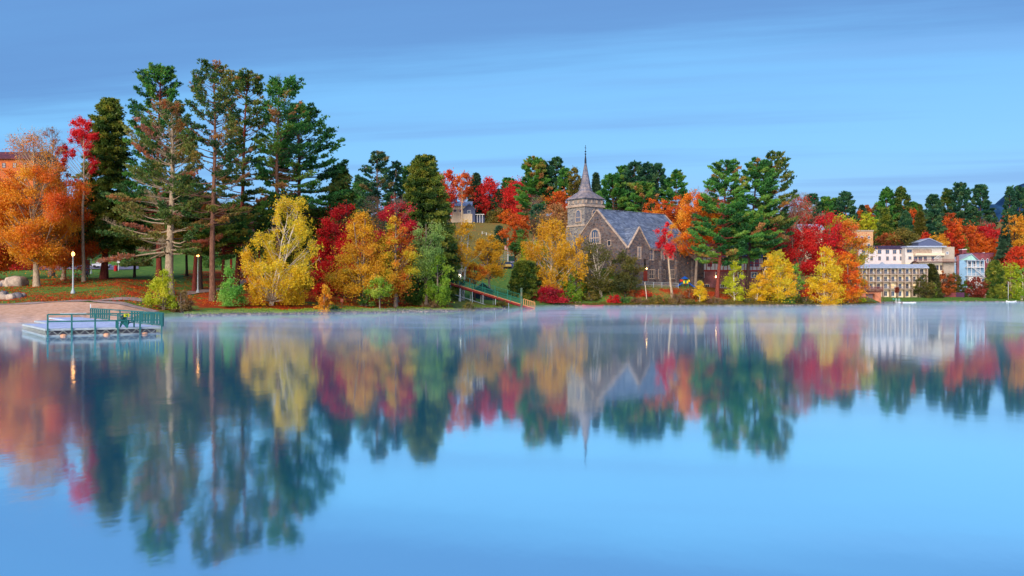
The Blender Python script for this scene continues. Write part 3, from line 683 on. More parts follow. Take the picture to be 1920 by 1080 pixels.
DT(157, 166, 218, 66, 370, 'red_bright', 'tall slender maple with scarlet leaf tufts on a bare pale trunk', bark='pale', shape='vase', clist=[((a + random.Random(a * 3 + y + k).uniform(-5, 5)) / _s, random.Random(a * y).uniform(-1, 1), ptz(y + random.Random(a + y + k).uniform(-5, 5), 166) - _z, b / _s * .72) for a, y, b in rc for k in (0, 1)], gap=0.0, r0=0.3, q=0.55)
CT(205, 176, 186, 118, 452, 'hemlock', 'dense dark olive hemlock with a feathery pine-like top left of the tall pines', name='hemlock_tree', tpx=195, bark='red', style='hemlock', power=0.62, dens=1.15, r0=0.7)
CT(299, 172, 124, 122, 445, 'pine_green', 'tallest green white pine with a thick rounded top, behind the dying pine', tpx=296, bark='red', power=0.72, dens=1.25, top_full=1.5, r0=0.55)
CT(324, 156, 196, 172, 475, 'dead_pine', 'dying pine with a thick pale trunk and long partly bare branches', tpx=318, bark='pale', dead=0.34, brown=0.22, power=0.8, dens=1.15, r0=0.8, asym=-0.22, lowgreen=True, whorl=1.0)
CT(402, 154, 125, 132, 420, 'pine_brown', 'tall thin-topped pine with sparse rusty brown needles, second of the tall row', tpx=399, bark='brown', dead=0.22, brown=0.14, power=0.62, dens=0.95, r0=0.52, top_full=1.2)
CT(466, 178, 140, 92, 430, 'pine_brown', 'tall brownish-green pine leaning right with a clear reddish trunk', tpx=444, bark='red', dead=0.05, brown=0.12, power=0.55, dens=1.05, r0=0.5, top_full=2.0)
CT(521, 172, 147, 100, 385, 'pine_green', 'tall green pine with a straight bare lower trunk above the yellow birch', bark='brown', asym=0.35, brown=0.12, dead=0.05, power=0.62, dens=1.1, r0=0.5, top_full=1.6)
CT(562, 184, 200, 160, 400, 'pine_green', 'wide green pine sweeping out to the right, last of the tall left-hand pines', tpx=556, bark='dark', asym=0.25, brown=0.08, power=0.95, dens=1.3, r0=0.6)
CT(640, 196, 310, 66, 470, 'hemlock', 'small feathery olive pine just right of the wide sweeping pine', style='hemlock', bark='dark', power=0.7)
CT(368, 163, 384, 112, 455, 'pine_light', 'twin-trunked young pine with reddish trunks and pale tiered needles by the park lamp', tpx=365, bark='red', brown=0.35, power=0.4, dens=1.3, r0=0.42, rise=0.05)
CT(379, 166, 366, 70, 450, 'pine_green', 'slim dark-trunked pine standing against the twin-trunked pine', tpx=376, bark='dark', power=0.5, dens=1.0, r0=0.36)
CT(420, 170, 390, 110, 480, 'pine_light', 'short bushy pine with layered pale green boughs between the brown pine and the birch', tpx=418, bark='red', power=0.45, dens=1.4, r0=0.36, brown=0.15, rise=0.1)
CT(252, 186, 372, 110, 472, 'pine_green', 'broad low pine with green boughs behind the dying pine, left side', bark='dark', power=0.5, dens=1.2, brown=0.2)
CT(350, 196, 362, 110, 462, 'pine_light', 'leafy yellow-green pine filling the gap behind the brown pine', bark='dark', power=0.5, dens=1.1, brown=0.3)
CT(466, 196, 388, 90, 462, 'pine_green', 'dark low pine behind the clear reddish trunk', bark='dark', power=0.5, dens=1.2, brown=0.1)
CT(600, 190, 395, 110, 520, 'hemlock', 'black-green hemlock in the shade behind the yellow birch', style='hemlock', bark='dark', power=0.5)
CT(556, 205, 380, 110, 520, 'hemlock', 'dark hemlock seen through the yellow birch', style='hemlock', bark='dark', power=0.5)
DT(542, 152, 366, 140, 578, 'yellow', 'golden yellow birch leaning over the water with a white trunk', name='birch_tree', tpx=507, bark='white', shape='broad', gap=0.28, weep=0.2, q=0.62, r0=0.24, csz=0.66, clumps=100, trunks=2, spread=0.12)
DT(505, 158, 492, 66, 545, 'mixed_orange_green', 'small maple turning orange at the foot of the yellow birch', bark='grey', gap=0.2, q=0.6)
DT(430, 147, 500, 58, 577, 'mint', 'small bright green maple sapling on the bank right of the brown pine trunk', name='maple_sapling', bark='grey', shape='cone', gap=0.05, r0=0.1, q=1.1)
SH(306, 134, 506, 68, 'yellow_green', 'large yellow-green bush at the water beside the floating dock', q=1.1, shape='cone')
SH(340, 134, 546, 48, 'brown_shrub', 'dull brown shrub against the yellow-green bush at the waterline')
DT(608, 147, 533, 36, 583, 'yellow_orange', 'little yellow sapling on the bank right of the yellow birch', name='maple_sapling', bark='grey', shape='cone', gap=0.04, r0=0.08)
SH(626, 151, 572, 24, 'green', 'low green shrub beside the little yellow sapling', q=0.8)
# ------------------------------------------------------------------ middle-left group
CT(797, 196, 293, 122, 545, 'hemlock', 'great dense olive hemlock towering over the red and yellow maples', name='hemlock_tree', style='hemlock', bark='dark', power=0.58, dens=1.3, r0=0.6)
DT(648, 176, 370, 92, 540, 'red', 'crimson-red maple left of the yellow maple clump', bark='dark', shape='round', gap=0.08)
DT(744, 178, 356, 84, 545, 'crimson', 'pinkish-red maple with thin bare top behind the multicoloured maple', bark='grey', shape='round', bare=0.18, gap=0.1)
DT(606, 178, 440, 50, 560, 'red', 'low dark red maple in the shade between birch and yellow clump', bark='dark', gap=0.15)
DT(680, 163, 396, 128, 545, 'gold', 'full golden maple clump on several thin trunks', bark='grey', shape='cone', trunks=4, spread=0.16, r0=0.3, gap=0.12, tint_s=0.9, csz=0.78, q=0.85)
DT(742, 166, 402, 78, 545, 'mixed_lime', 'maple turning lime green, yellow and orange at once', bark='grey', shape='column', gap=0.08, csz=0.9)
DT(712, 158, 520, 46, 556, 'lime', 'low lime-green maple boughs under the multicoloured maple', name='maple_sapling', bark='grey', gap=0.08, r0=0.12)
SH(686, 162, 548, 30, 'green', 'dark green shrub among the thin trunks of the golden clump')
DT(798, 172, 408, 78, 520, 'pale_green', 'fresh pale green maple in front of the great hemlock', bark='grey', gap=0.1, shape='round', csz=0.85)
DT(820, 171, 474, 58, 568, 'lime', 'yellowish green willow hanging low beside the footbridge end', name='willow_tree', bark='grey', gap=0.08, weep=0.3)
DT(785, 175, 500, 60, 566, 'green', 'dull green underwood tree between the maples and the willow', bark='dark', gap=0.1)
SH(811, 170, 566, 40, 'brown_shrub', 'reddish brown shrub at the foot of the willow')
DT(868, 200, 416, 66, 500, 'gold', 'sparse amber-leaved birch with three bare white stems at the footbridge', name='birch_tree', bark='white', trunks=3, spread=0.3, gap=0.3, q=0.4, tpx=866, r0=0.4)
DT(915, 232, 438, 66, 518, 'gold', 'amber maple with a thin trunk left of the parking place', tpx=918, bark='grey', gap=0.1, shape='broad')
DT(890, 205, 494, 54, 526, 'orange_yellow', 'low rust-orange maple behind the footbridge', bark='dark', gap=0.08, shape='broad')
DT(848, 214, 470, 40, 540, 'gold', 'small amber-brown tree behind the footbridge lamp', bark='dark', gap=0.1)
SH(940, 198, 560, 26, 'olive', 'small olive shrub under the footbridge')
SH(1026, 236, 541, 68, 'crimson', 'round crimson burning bush right at the waterline by the footbridge end', q=1.3)
DT(1034, 246, 406, 116, 565, 'gold', 'great weeping golden birch hanging over the bank left of the church', name='birch_tree', bark='white', shape='round', weep=0.3, gap=0.12, r0=0.4, csz=0.8, clumps=110)
DT(1000, 252, 445, 62, 560, 'yellow_green', 'yellow-green birch half merged with the left side of the great golden birch', name='birch_tree', bark='white', weep=0.3, gap=0.12)
CT(985, 240, 492, 54, 556, 'hemlock', 'squat dark green juniper below the golden birch', name='juniper_tree', style='hemlock', bark='dark', power=0.35, dens=1.2)
DT(1068, 245, 500, 60, 568, 'lime', 'light green young birch under the right side of the great golden birch', name='birch_tree', bark='white', weep=0.2, gap=0.12)
DT(1116, 248, 448, 74, 545, 'olive', 'thin olive-leaved birch with a leaning white trunk in front of the church gable', name='birch_tree', tpx=1127, bark='white', gap=0.25, q=0.6, trunks=2, spread=0.16, r0=0.3)
DT(1140, 250, 500, 40, 560, 'green', 'small round green tree right of the leaning white trunk', bark='grey')
DT(1172, 247, 466, 58, 548, 'dark_olive', 'dark olive tree with a bronzed crown beside the church transept', bark='dark', gap=0.08, shape='round')
DT(1093, 250, 525, 40, 566, 'green', 'low green tree at the foot of the leaning birch', bark='dark')
DT(1249, 250, 417, 40, 482, 'red_bright', 'slim maple with a scarlet leaf tuft on a bare pale trunk before the church', tpx=1261, bark='pale', shape='vase', gap=0.15, r0=0.36, q=0.8)
DT(1306, 262, 352, 88, 478, 'orange_yellow', 'large orange maple on a forked grey trunk right of the church', tpx=1304, bark='grey', shape='round', bare=0.1, gap=0.12, r0=0.5, csz=0.85)
CT(1364, 254, 303, 98, 492, 'pine_green', 'left of the three green shoreline pines right of the church', tpx=1345, bark='red', power=0.55, dens=1.3, r0=0.55, rise=0.15, brown=0.08)
CT(1420, 260, 299, 86, 478, 'pine_green', 'middle one of the three green shoreline pines, with the tidy round top', tpx=1399, bark='dark', power=0.5, dens=1.3, r0=0.6, rise=0.15, brown=0.06)
CT(1450, 266, 286, 70, 470, 'pine_brown', 'rightmost and tallest of the three shoreline pines, brownish and leaning right', tpx=1428, bark='dark', power=0.45, dens=1.2, r0=0.5, asym=0.25, rise=0.3, brown=0.1)
CT(1396, 258, 400, 84, 486, 'pine_green', 'low bushy pine filling the gap between the shoreline pines', tpx=1385, bark='dark', power=0.4, dens=1.3, brown=0.02)
DT(1312, 249, 526, 30, 573, 'yellow', 'small yellow sapling at the waterline before the brick house', name='birch_sapling', bark='white', shape='cone', gap=0.04, r0=0.09)
DT(1377, 252, 489, 42, 573, 'yellow_green', 'narrow lime-yellow birch column between the two pine trunks', name='birch_tree', bark='white', shape='column', gap=0.06, r0=0.16)
DT(1438, 254, 476, 42, 574, 'yellow', 'yellow birch with a leaning thin white stem, left half of the pair', name='birch_tree', tpx=1418, bark='white', shape='column', gap=0.12, r0=0.16)
DT(1460, 256, 468, 62, 574, 'yellow', 'full yellow birch on the bank in front of the red maple', name='birch_tree', bark='white', shape='column', gap=0.06, trunks=2, spread=0.2, r0=0.2)
DT(1492, 264, 488, 30, 560, 'mint', 'slim blue-green young tree between two yellow birches', name='poplar_tree', bark='grey', shape='column', gap=0.06)
DT(1548, 258, 460, 60, 574, 'yellow', 'yellow birch with a cluster of thin pale stems, nearest the boathouse point', name='birch_tree', bark='white', shape='column', trunks=5, spread=0.25, r0=0.2, gap=0.06)
DT(1492, 282, 366, 124, 520, 'red', 'wide scarlet maple with a bare grey forked trunk and bare twigs on top', tpx=1490, bark='pale', bare=0.35, gap=0.32, r0=0.6, q=0.62, csz=0.74)
DT(1556, 284, 398, 90, 520, 'red_bright', 'bright red maple behind the yellow birch cluster', bark='grey', gap=0.15)
DT(1596, 272, 410, 62, 560, 'mixed_orange_green', 'maple with green heart and red-orange rim at the point', bark='grey', tint_s=0.9, gap=0.08)
DT(1590, 266, 470, 44, 572, 'orange_yellow', 'orange maple glowing at the waterline left of the boathouse', bark='grey', gap=0.05)
DT(1520, 262, 520, 40, 572, 'red_orange', 'low red-orange maple between the yellow birches', bark='dark', gap=0.1)
DT(1448, 300, 430, 60, 480, 'red', 'red maple behind the three shoreline pines', bark='dark', gap=0.1)
DT(1563, 296, 420, 40, 500, 'yellow_green', 'yellow-green tree behind the bright red maple', bark='grey')
# ------------------------------------------------------------------ behind the bank, middle
CT(708, 250, 286, 66, 420, 'pine_blue', 'dark plumy pine with a flat-topped ragged crown left of the great hemlock', bark='brown', power=0.53, dens=1.2, rise=0.25, brown=0.15)
CT(742, 256, 304, 34, 420, 'pine_blue', 'thin pine right beside the ragged flat-topped pine', bark='pale', power=0.55, dens=1.0, rise=0.3)
CT(765, 262, 313, 44, 430, 'pine_green', 'pine with an upswept top peeking out left of the great hemlock', power=0.65, dens=1.1)
CT(680, 270, 345, 56, 440, 'pine_green', 'low green pine under the ragged flat-topped pine', power=0.60, dens=1.2)
CT(672, 420, 332, 22, 400, 'spruce', 'small far spruce point between two pines', name='spruce_tree', style='spruce')
DT(700, 215, 368, 60, 470, 'brown_shrub', 'leafless greyish tree between the two red maples', bark='grey', bare=0.6, gap=0.35, q=0.35, shape='vase')
CT(640, 225, 352, 60, 480, 'olive', 'olive feathery conifer above the crimson-red maple', style='hemlock', power=0.60)
DT(838, 470, 318, 44, 400, 'red_orange', 'orange-red maple with a tall crown rising left of the white house', bark='pale', shape='vase', gap=0.15)
DT(868, 468, 322, 36, 372, 'orange', 'orange maple on a tall bare stem in front of the white house', tpx=867, bark='pale', shape='round', gap=0.1)
CT(893, 505, 326, 36, 402, 'spruce', 'grey-green spruce with a sharp tip right behind the white house', name='spruce_tree', style='spruce', dens=1.2)
DT(918, 500, 332, 52, 400, 'red', 'scarlet maple right of the grey-green spruce', bark='dark', gap=0.08)
DT(975, 492, 338, 78, 412, 'red', 'broad scarlet maple left of the hilltop pines', bark='dark', gap=0.08)
CT(938, 498, 356, 46, 408, 'pine_blue', 'blue-green fir between the two scarlet maples', name='fir_tree', style='hemlock', dens=1.2)
CT(953, 530, 336, 36, 400, 'pine_green', 'dark pine top showing above the two scarlet maples', power=0.65)
DT(932, 484, 392, 44, 418, 'olive', 'yellowish shrubby tree at the lawn edge below the scarlet maples', bark='dark')
DT(955, 480, 392, 40, 420, 'orange', 'orange shrubby tree at the lawn edge below the scarlet maples', bark='dark')
DT(982, 470, 398, 36, 420, 'red_orange', 'red-orange tree at the end of the hill lawn', bark='dark')
DT(966, 292, 404, 50, 470, 'orange', 'amber-orange maple right of the flagpole', bark='dark', gap=0.08)
DT(978, 286, 430, 40, 478, 'green', 'green lower tree under the amber-orange maple', bark='dark')
CT(936, 330, 425, 22, 462, 'spruce', 'small blue spruce beside the ball field', name='spruce_tree', style='spruce')
CT(1002, 410, 296, 62, 400, 'pine_green', 'big round-topped hilltop pine, left of the group before the steeple', power=0.57, dens=1.3, rise=0.2, brown=0.2)
CT(1020, 418, 306, 40, 400, 'pine_blue', 'blue-green hilltop pine in the middle of the group before the steeple', power=0.65, dens=1.2)
CT(1043, 414, 297, 36, 390, 'pine_blue', 'slender hilltop pine with a small round top left of the steeple', power=0.55, dens=1.0, rise=0.35, bark='brown')
DT(1077, 400, 313, 34, 372, 'olive', 'olive-brown oval tree touching the steeple on its left', bark='dark', shape='column')
CT(1059, 405, 318, 26, 380, 'pine_green', 'thin pine beside the olive-brown oval tree', power=0.55)
CT(1118, 420, 326, 20, 390, 'spruce', 'dark narrow spruce just right of the steeple', name='spruce_tree', style='spruce')
DT(1050, 365, 358, 50, 400, 'orange', 'bright orange maple left of the church tower', bark='dark', gap=0.08)
DT(1040, 340, 384, 64, 440, 'salmon', 'pale salmon and green thicket tree left of the church tower', bark='grey', gap=0.1, q=0.8)
DT(1012, 330, 396, 50, 440, 'brown_shrub', 'greyish brown half-bare tree on the slope above the golden birch', bark='grey', gap=0.2, bare=0.3, q=0.6)
CT(1010, 345, 385, 30, 440, 'pine_blue', 'small blue-green pine on the slope above the golden birch', power=0.60)
DT(1004, 360, 368, 38, 410, 'brown_shrub', 'bare purple-brown tree below the hilltop pines', bark='grey', bare=0.6, q=0.35)
CT(1150, 395, 330, 62, 410, 'pine_green', 'mid-green pine behind the church roof, lowest on the left', power=0.70, dens=1.2, brown=0.03)
CT(1168, 405, 314, 44, 400, 'pine_green', 'pine second from the left behind the church roof', power=0.65, dens=1.2)
CT(1190, 400, 304, 52, 400, 'pine_blue', 'pine with the highest rounded top behind the church roof', power=0.60, dens=1.3, rise=0.2)
CT(1214, 404, 306, 44, 400, 'pine_blue', 'dark pine fourth from the left behind the church roof', power=0.60, dens=1.3, rise=0.2)
CT(1234, 408, 309, 36, 396, 'pine_blue', 'slim dark pine fifth from the left behind the church roof', power=0.55, dens=1.1, rise=0.25)
CT(1205, 380, 345, 60, 410, 'pine_green', 'low spreading pine just above the church ridge', power=0.60, dens=1.2, brown=0.15)
CT(1268, 400, 320, 46, 390, 'pine_green', 'lone pine with open tiers standing right of the church roof group', power=0.70, dens=1.0, rise=0.15)
DT(1222, 345, 370, 36, 410, 'orange', 'small orange maple above the church ridge, left one', bark='dark')
DT(1248, 335, 374, 44, 425, 'orange_yellow', 'orange maple above the right end of the church ridge', bark='dark')
DT(1275, 330, 365, 46, 430, 'orange', 'orange-red maple between church roof and the large orange maple', bark='dark')
DT(1330, 320, 352, 50, 430, 'rust', 'rusty half-bare maple behind the large orange maple', bark='grey', bare=0.3, gap=0.2)
DT(1345, 315, 372, 50, 440, 'orange_yellow', 'orange maple between the large orange maple and the first shoreline pine', bark='dark')
PAL['rust_red'] = [c(84, 40, 28), c(130, 50, 34), c(166, 60, 40), c(110, 80, 44)]
# ------------------------------------------------------------------ right-hand hill
CT(1522, 470, 366, 32, 420, 'pine_blue', 'dark round-topped pine above the scarlet maple, left one', power=0.60)
CT(1548, 475, 371, 28, 420, 'pine_green', 'green pine above the bright red maple', power=0.65)
CT(1566, 480, 374, 26, 420, 'pine_green', 'smaller green pine above the bright red maple', power=0.65)
CT(1585, 470, 361, 38, 425, 'pine_blue', 'flat-topped dark pine left of the tan building', power=0.60, rise=0.2)
DT(1500, 460, 378, 40, 420, 'rust', 'brownish half-bare tree on the skyline above the scarlet maple', bark='grey', bare=0.4)
DT(1575, 400, 405, 60, 440, 'yellow_green', 'yellow-green tree left of the tan building', bark='dark')
DT(1608, 480, 394, 30, 430, 'orange', 'orange maple on the hill just above the tan building', bark='dark')
DT(1626, 470, 400, 34, 440, 'yellow_green', 'yellow-green tree above the tan building', bark='dark')
CT(1616, 520, 386, 16, 410, 'spruce', 'tiny dark conifer on the skyline above the tan building', name='spruce_tree', style='spruce')
CT(1662, 490, 354, 46, 440, 'pine_green', 'tall spreading pine above the hotel, left one of the pair', power=0.70, dens=1.2, rise=0.1)
CT(1690, 488, 352, 42, 440, 'pine_brown', 'tall brownish pine above the hotel, right one of the pair', power=0.65, dens=1.2, rise=0.15)
CT(1660, 440, 392, 38, 470, 'hemlock', 'dark olive conical tree rising from behind the hotel roof', style='hemlock', dens=1.2)
CT(1698, 450, 398, 36, 455, 'pine_blue', 'blue-green conical tree behind the hotel roof', style='hemlock')
CT(1712, 500, 380, 18, 420, 'pine_green', 'small pine right of the tall pair above the hotel', power=0.60)
CT(1723, 505, 385, 14, 420, 'pine_brown', 'tiny brownish pine on the skyline right of the tall pair', power=0.60)
DT(1712, 480, 394, 30, 430, 'orange', 'orange maple under the small skyline pines', bark='dark')
CT(1750, 490, 367, 34, 440, 'pine_blue', 'open-crowned pine left of the tallest hill pines', power=0.55, rise=0.3)
CT(1748, 450, 395, 44, 450, 'pine_blue', 'spreading blue-green pine above the grey roof box', power=0.65)
CT(1725, 445, 398, 26, 452, 'olive', 'olive conical tree above the grey roof box', style='hemlock')
CT(1776, 500, 356, 28, 430, 'pine_brown', 'brown-tipped pine with a narrow top on the right skyline', power=0.60, rise=0.25)
CT(1801, 492, 345, 44, 440, 'pine_blue', 'tallest dark pine of the right-hand hill', power=0.60, dens=1.3)
CT(1838, 490, 349, 44, 440, 'pine_blue', 'full dark pine just left of the blue mountain', power=0.65, dens=1.3)
CT(1893, 480, 352, 20, 440, 'pine_blue', 'narrow pine just right of the blue mountain', power=0.55)
CT(1912, 486, 352, 34, 440, 'pine_blue', 'dark pine at the right edge of the view', power=0.60, dens=1.2)
DT(1782, 450, 398, 34, 440, 'orange', 'orange maple below the brown-tipped pine', bark='dark')
DT(1690, 425, 428, 52, 470, 'olive', 'olive-brown rounded tree directly above the hotel', bark='dark', shape='round')
DT(1665, 428, 436, 40, 470, 'rust', 'rusty rounded tree directly above the hotel roof', bark='dark')
DT(1735, 432, 436, 30, 470, 'red_orange', 'small red-orange maple above the grey roof box', bark='dark')
DT(1760, 425, 438, 40, 480, 'yellow_orange', 'yellow maple right of the grey roof box', bark='dark')
DT(1783, 450, 418, 44, 480, 'red_orange', 'red-orange maple above the blue house', bark='dark')
DT(1815, 458, 422, 52, 490, 'orange', 'large bright orange maple above the brick building', bark='dark')
DT(1853, 462, 412, 54, 490, 'red', 'dark red round maple above the brick building', bark='grey', bare=0.1)
DT(1858, 455, 446, 44, 480, 'orange', 'orange maple under the dark red round maple', bark='dark')
CT(1803, 452, 440, 28, 490, 'hemlock', 'small dark rounded conifer left of the brick building', style='hemlock')
CT(1884, 425, 424, 22, 480, 'spruce', 'narrow blue spruce between the red and the yellow-orange maple', name='spruce_tree', style='spruce')
DT(1905, 425, 400, 46, 470, 'yellow_orange', 'tall amber maple at the right edge under the dark pine', bark='dark')
DT(1886, 428, 455, 44, 530, 'rust', 'wide rusty maple right of the brick building', bark='dark', bare=0.15)
DT(1912, 402, 460, 50, 520, 'red_orange', 'red-orange maple low at the right edge', bark='dark')
# row at the far shore
CT(1745, 392, 497, 34, 553, 'dark_olive', 'dark olive tree at the right end of the balconied hotel', style='hemlock', power=0.70)
DT(1736, 384, 514, 36, 560, 'dark_olive', 'rounded dark olive-green tree on the shore before the hotel end', bark='dark', shape='round')
DT(1750, 386, 530, 16, 562, 'lime', 'narrow light green shrub on the far shore', bark='dark', shape='column')
DT(1770, 394, 508, 34, 553, 'rust', 'brownish tree behind the dark red fence, left one', bark='dark')
DT(1791, 396, 512, 34, 553, 'dark_olive', 'dark brown-green tree behind the dark red fence, right one', bark='dark')
DT(1829, 398, 520, 40, 557, 'rust_red', 'dark red rounded tree in front of the blue house', bark='dark', shape='round')
DT(1810, 400, 526, 22, 556, 'green', 'small green tree left of the dark red rounded tree', bark='dark')
CT(1866, 402, 490, 38, 552, 'hemlock', 'dark green broad conifer right of the blue house', style='hemlock', power=0.65, dens=1.3)
DT(1842, 401, 540, 22, 558, 'green', 'low green tree right of the dark red rounded tree', bark='dark')
DT(1895, 400, 488, 46, 557, 'yellow_green', 'yellow-green willow by the white mast', name='willow_tree', bark='pale', weep=0.15)
DT(1916, 396, 500, 36, 560, 'lime', 'lime birch with pale crossed stems at the right edge', name='birch_tree', bark='white', trunks=3, gap=0.15)
DT(1682, 374, 538, 9, 548, 'rust_red', 'tiny dull red tree on the hotel lawn', name='maple_sapling', bark='dark', r0=0.1)
# shrubs along the near right bank
for i, (px, top, wd, pal, lab) in enumerate([
    (1108, 545, 34, 'olive', 'olive shrub behind the leaning white birch trunk'),
    (1152, 553, 30, 'red', 'red-leaved shrub below the dark olive tree'),
    (1170, 556, 34, 'green', 'green shrub left of the leaning post'),
    (1192, 560, 40, 'brown_shrub', 'dull brown waterline shrub left of the leaning post'),
    (1232, 556, 40, 'olive', 'olive shrub right of the leaning post'),
    (1268, 552, 40, 'brown_shrub', 'mauve-brown shrub under the slim scarlet maple'),
    (1290, 562, 30, 'olive', 'low olive shrub left of the small yellow sapling'),
    (1338, 558, 38, 'brown_shrub', 'dull shrub between the yellow sapling and the lime column'),
    (1403, 560, 30, 'olive', 'low olive shrub right of the lime column'),
    (1478, 560, 34, 'green', 'dull green shrub at the foot of the full yellow birch'),
    (1508, 556, 36, 'dark_olive', 'dark shrub right of the full yellow birch'),
    (1616, 560, 14, 'yellow_green', 'yellow-green shrub left of the boathouse'),
    (1212, 546, 26, 'red_orange', 'orange-red shrub on the slope below the church windows'),
    (1182, 540, 22, 'rust', 'rusty shrub below the church door'),
    (1290, 540, 26, 'rust', 'rusty shrub below the playground')]):
    Ysh = {1616: 284}.get(px, float(np.interp(px, [1100, 1300, 1500], [240, 246, 257])) + (5 if top < 552 else 0))
    SH(px, Ysh, top, wd, pal, lab, group='shrubs along the right bank')
for px, Y, top, wd, pal, lab in [(20, 214, 470, 90, 'red', 'dark reddish thicket behind the boulders'), (232, 232, 482, 30, 'green', 'green lawn-edge shrub right of the red barrier'), (262, 236, 478, 46, 'olive', 'olive shrub bed on the far edge of the lawn'), (395, 236, 470, 56, 'green', 'dark green shrub behind the park lamp trunks'), (470, 240, 470, 44, 'olive', 'olive shrub beneath the red pavilion'), (880, 172, 566, 26, 'olive', 'olive shrub beside the boat shed')]:
    SH(px, Y, top, wd, pal, lab)
# the woods further up the slopes, a closed mass of crowns
def wood_mass(name, spots, pal, seed, label):
    rng = np.random.default_rng(seed); Vs, Fs, Ts = [], [], []; k = 0
    for (px0, px1, Y0, Y1, h0, h1, cnt) in spots:
        for _ in range(cnt):
            px = rng.uniform(px0, px1); Y = rng.uniform(Y0, Y1); X = ptx(px, Y); z = gz(X, Y); h = rng.uniform(h0, h1); s = F_PX / Y * 0.533; lf = 1.7 / s
            n = 520; W = h * rng.uniform(0.4, 0.65); t = rng.beta(1.2, 1.3, n); az = rng.uniform(0, 6.28, n)
            r = W / 2 * np.sin(np.pi * t ** 0.8 * 0.94 + 0.1) ** 0.7 * np.sqrt(rng.uniform(0.3, 1, n)) * (1 + 0.25 * np.sin(az * 3 + px) * np.sin(t * 11))
            P = np.stack([X + np.cos(az) * r, Y + np.sin(az) * r, z + h * (0.08 + 0.92 * t)], 1)
            V, F = leaves(rng, P, lf * 1.25); Vs.append(V); Fs.append(F + k); k += len(V)
            Ts.append(np.clip(rng.uniform(0, 0.85) + rng.normal(0, 0.09, n), 0, 1))
    o = np_mesh(name, np.concatenate(Vs), np.concatenate(Fs), LM(pal), None, np.concatenate(Ts))
    return tag(o, label, 'woods', None, 'stuff')
PAL['wood_mix'] = [c(40, 66, 40), c(60, 84, 44), c(96, 100, 44), c(150, 96, 40), c(196, 84, 28), c(206, 110, 40), c(170, 60, 40)]
PAL['wood_dark'] = [c(26, 44, 34), c(36, 58, 42), c(52, 74, 44), c(70, 80, 44), c(96, 80, 48)]
wood_mass('distant_woods', [(-200, 150, 270, 330, 12, 17, 22), (150, 560, 285, 350, 12, 17, 30), (560, 840, 300, 400, 9, 15, 44), (1060, 1260, 430, 480, 12, 16, 30), (1250, 1520, 360, 470, 10, 15, 46)], 'wood_dark', 3, 'dark closed woods on the slope behind the shoreline trees')
wood_mass('distant_woods', [(1500, 1960, 440, 520, 9, 14, 90), (1600, 2050, 520, 640, 10, 15, 60), (985, 1120, 440, 500, 8, 12, 20), (-400, 40, 300, 380, 10, 16, 20), (1960, 2300, 430, 600, 9, 14, 40)], 'wood_mix', 5, 'mixed orange and green woods covering the right-hand hill')
# ------------------------------------------------------------------ buildings
class Bld:
    """a building frame: local x along the front, y away, z up; fx/fy read where a line of sight meets a wall"""
    def __init__(s, name, px, Y, ang, py, label, cat, group=None, dz=0.0):
        s.O = (ptx(px, Y), Y); s.a = R(ang); s.ca, s.sa = math.cos(s.a), math.sin(s.a); s.z = ptz(py, Y) + dz
        s.root = tag(empty(name, (s.O[0], Y, s.z), s.a), label, cat, group)
    def fx(s, px, py=None, yo=0.0):
        q = (px - PX0) / F_PX; x = (q * (s.O[1] + yo * s.ca) - (s.O[0] - yo * s.sa)) / (s.ca - q * s.sa)
        Y = s.O[1] + x * s.sa + yo * s.ca
        return x if py is None else (x, ptz(py, Y) - s.z)
    def fy(s, px, py=None, xo=0.0):
        q = (px - PX0) / F_PX; y = (s.O[0] + xo * s.ca - q * (s.O[1] + xo * s.sa)) / (s.sa + q * s.ca)
        Y = s.O[1] + xo * s.sa + y * s.ca
        return y if py is None else (y, ptz(py, Y) - s.z)
def wall_plane(axis, off=0.0):
    """maps (along, up, out) to local xyz. 'f': front wall y=off facing -y; 'l': left wall x=off facing -x (along = y); 'r': right wall x=off facing +x"""
    if axis == 'f': return lambda a, b, d: (a, off - d, b)
    if axis == 'l': return lambda a, b, d: (off - d, a, b)
    return lambda a, b, d: (off + d, a, b)
def slab(mb, P, poly, d0, d1):
    v0 = [P(a, b, d0) for a, b in poly]; v1 = [P(a, b, d1) for a, b in poly]; n = len(poly)
    mb.add(v0 + v1, [tuple(range(n))[::-1], tuple(range(n, 2 * n))] + [(i, (i + 1) % n, n + (i + 1) % n, n + i) for i in range(n)])
def rect(a0, a1, b0, b1): return [(a0, b0), (a1, b0), (a1, b1), (a0, b1)]
def arch(cx, b0, w, h, k=7, pt=1.0):
    hw = w / 2; sp = h - hw * 1.35 * pt; pts = [(cx - hw, b0), (cx + hw, b0)]
    for i in range(k + 1):
        t = i / k; ang = t * math.pi; pts.append((cx + hw * math.cos(ang), b0 + sp + hw * 1.35 * pt * math.sin(ang) ** (1.0 if pt < 1 else 0.85)))
    return pts
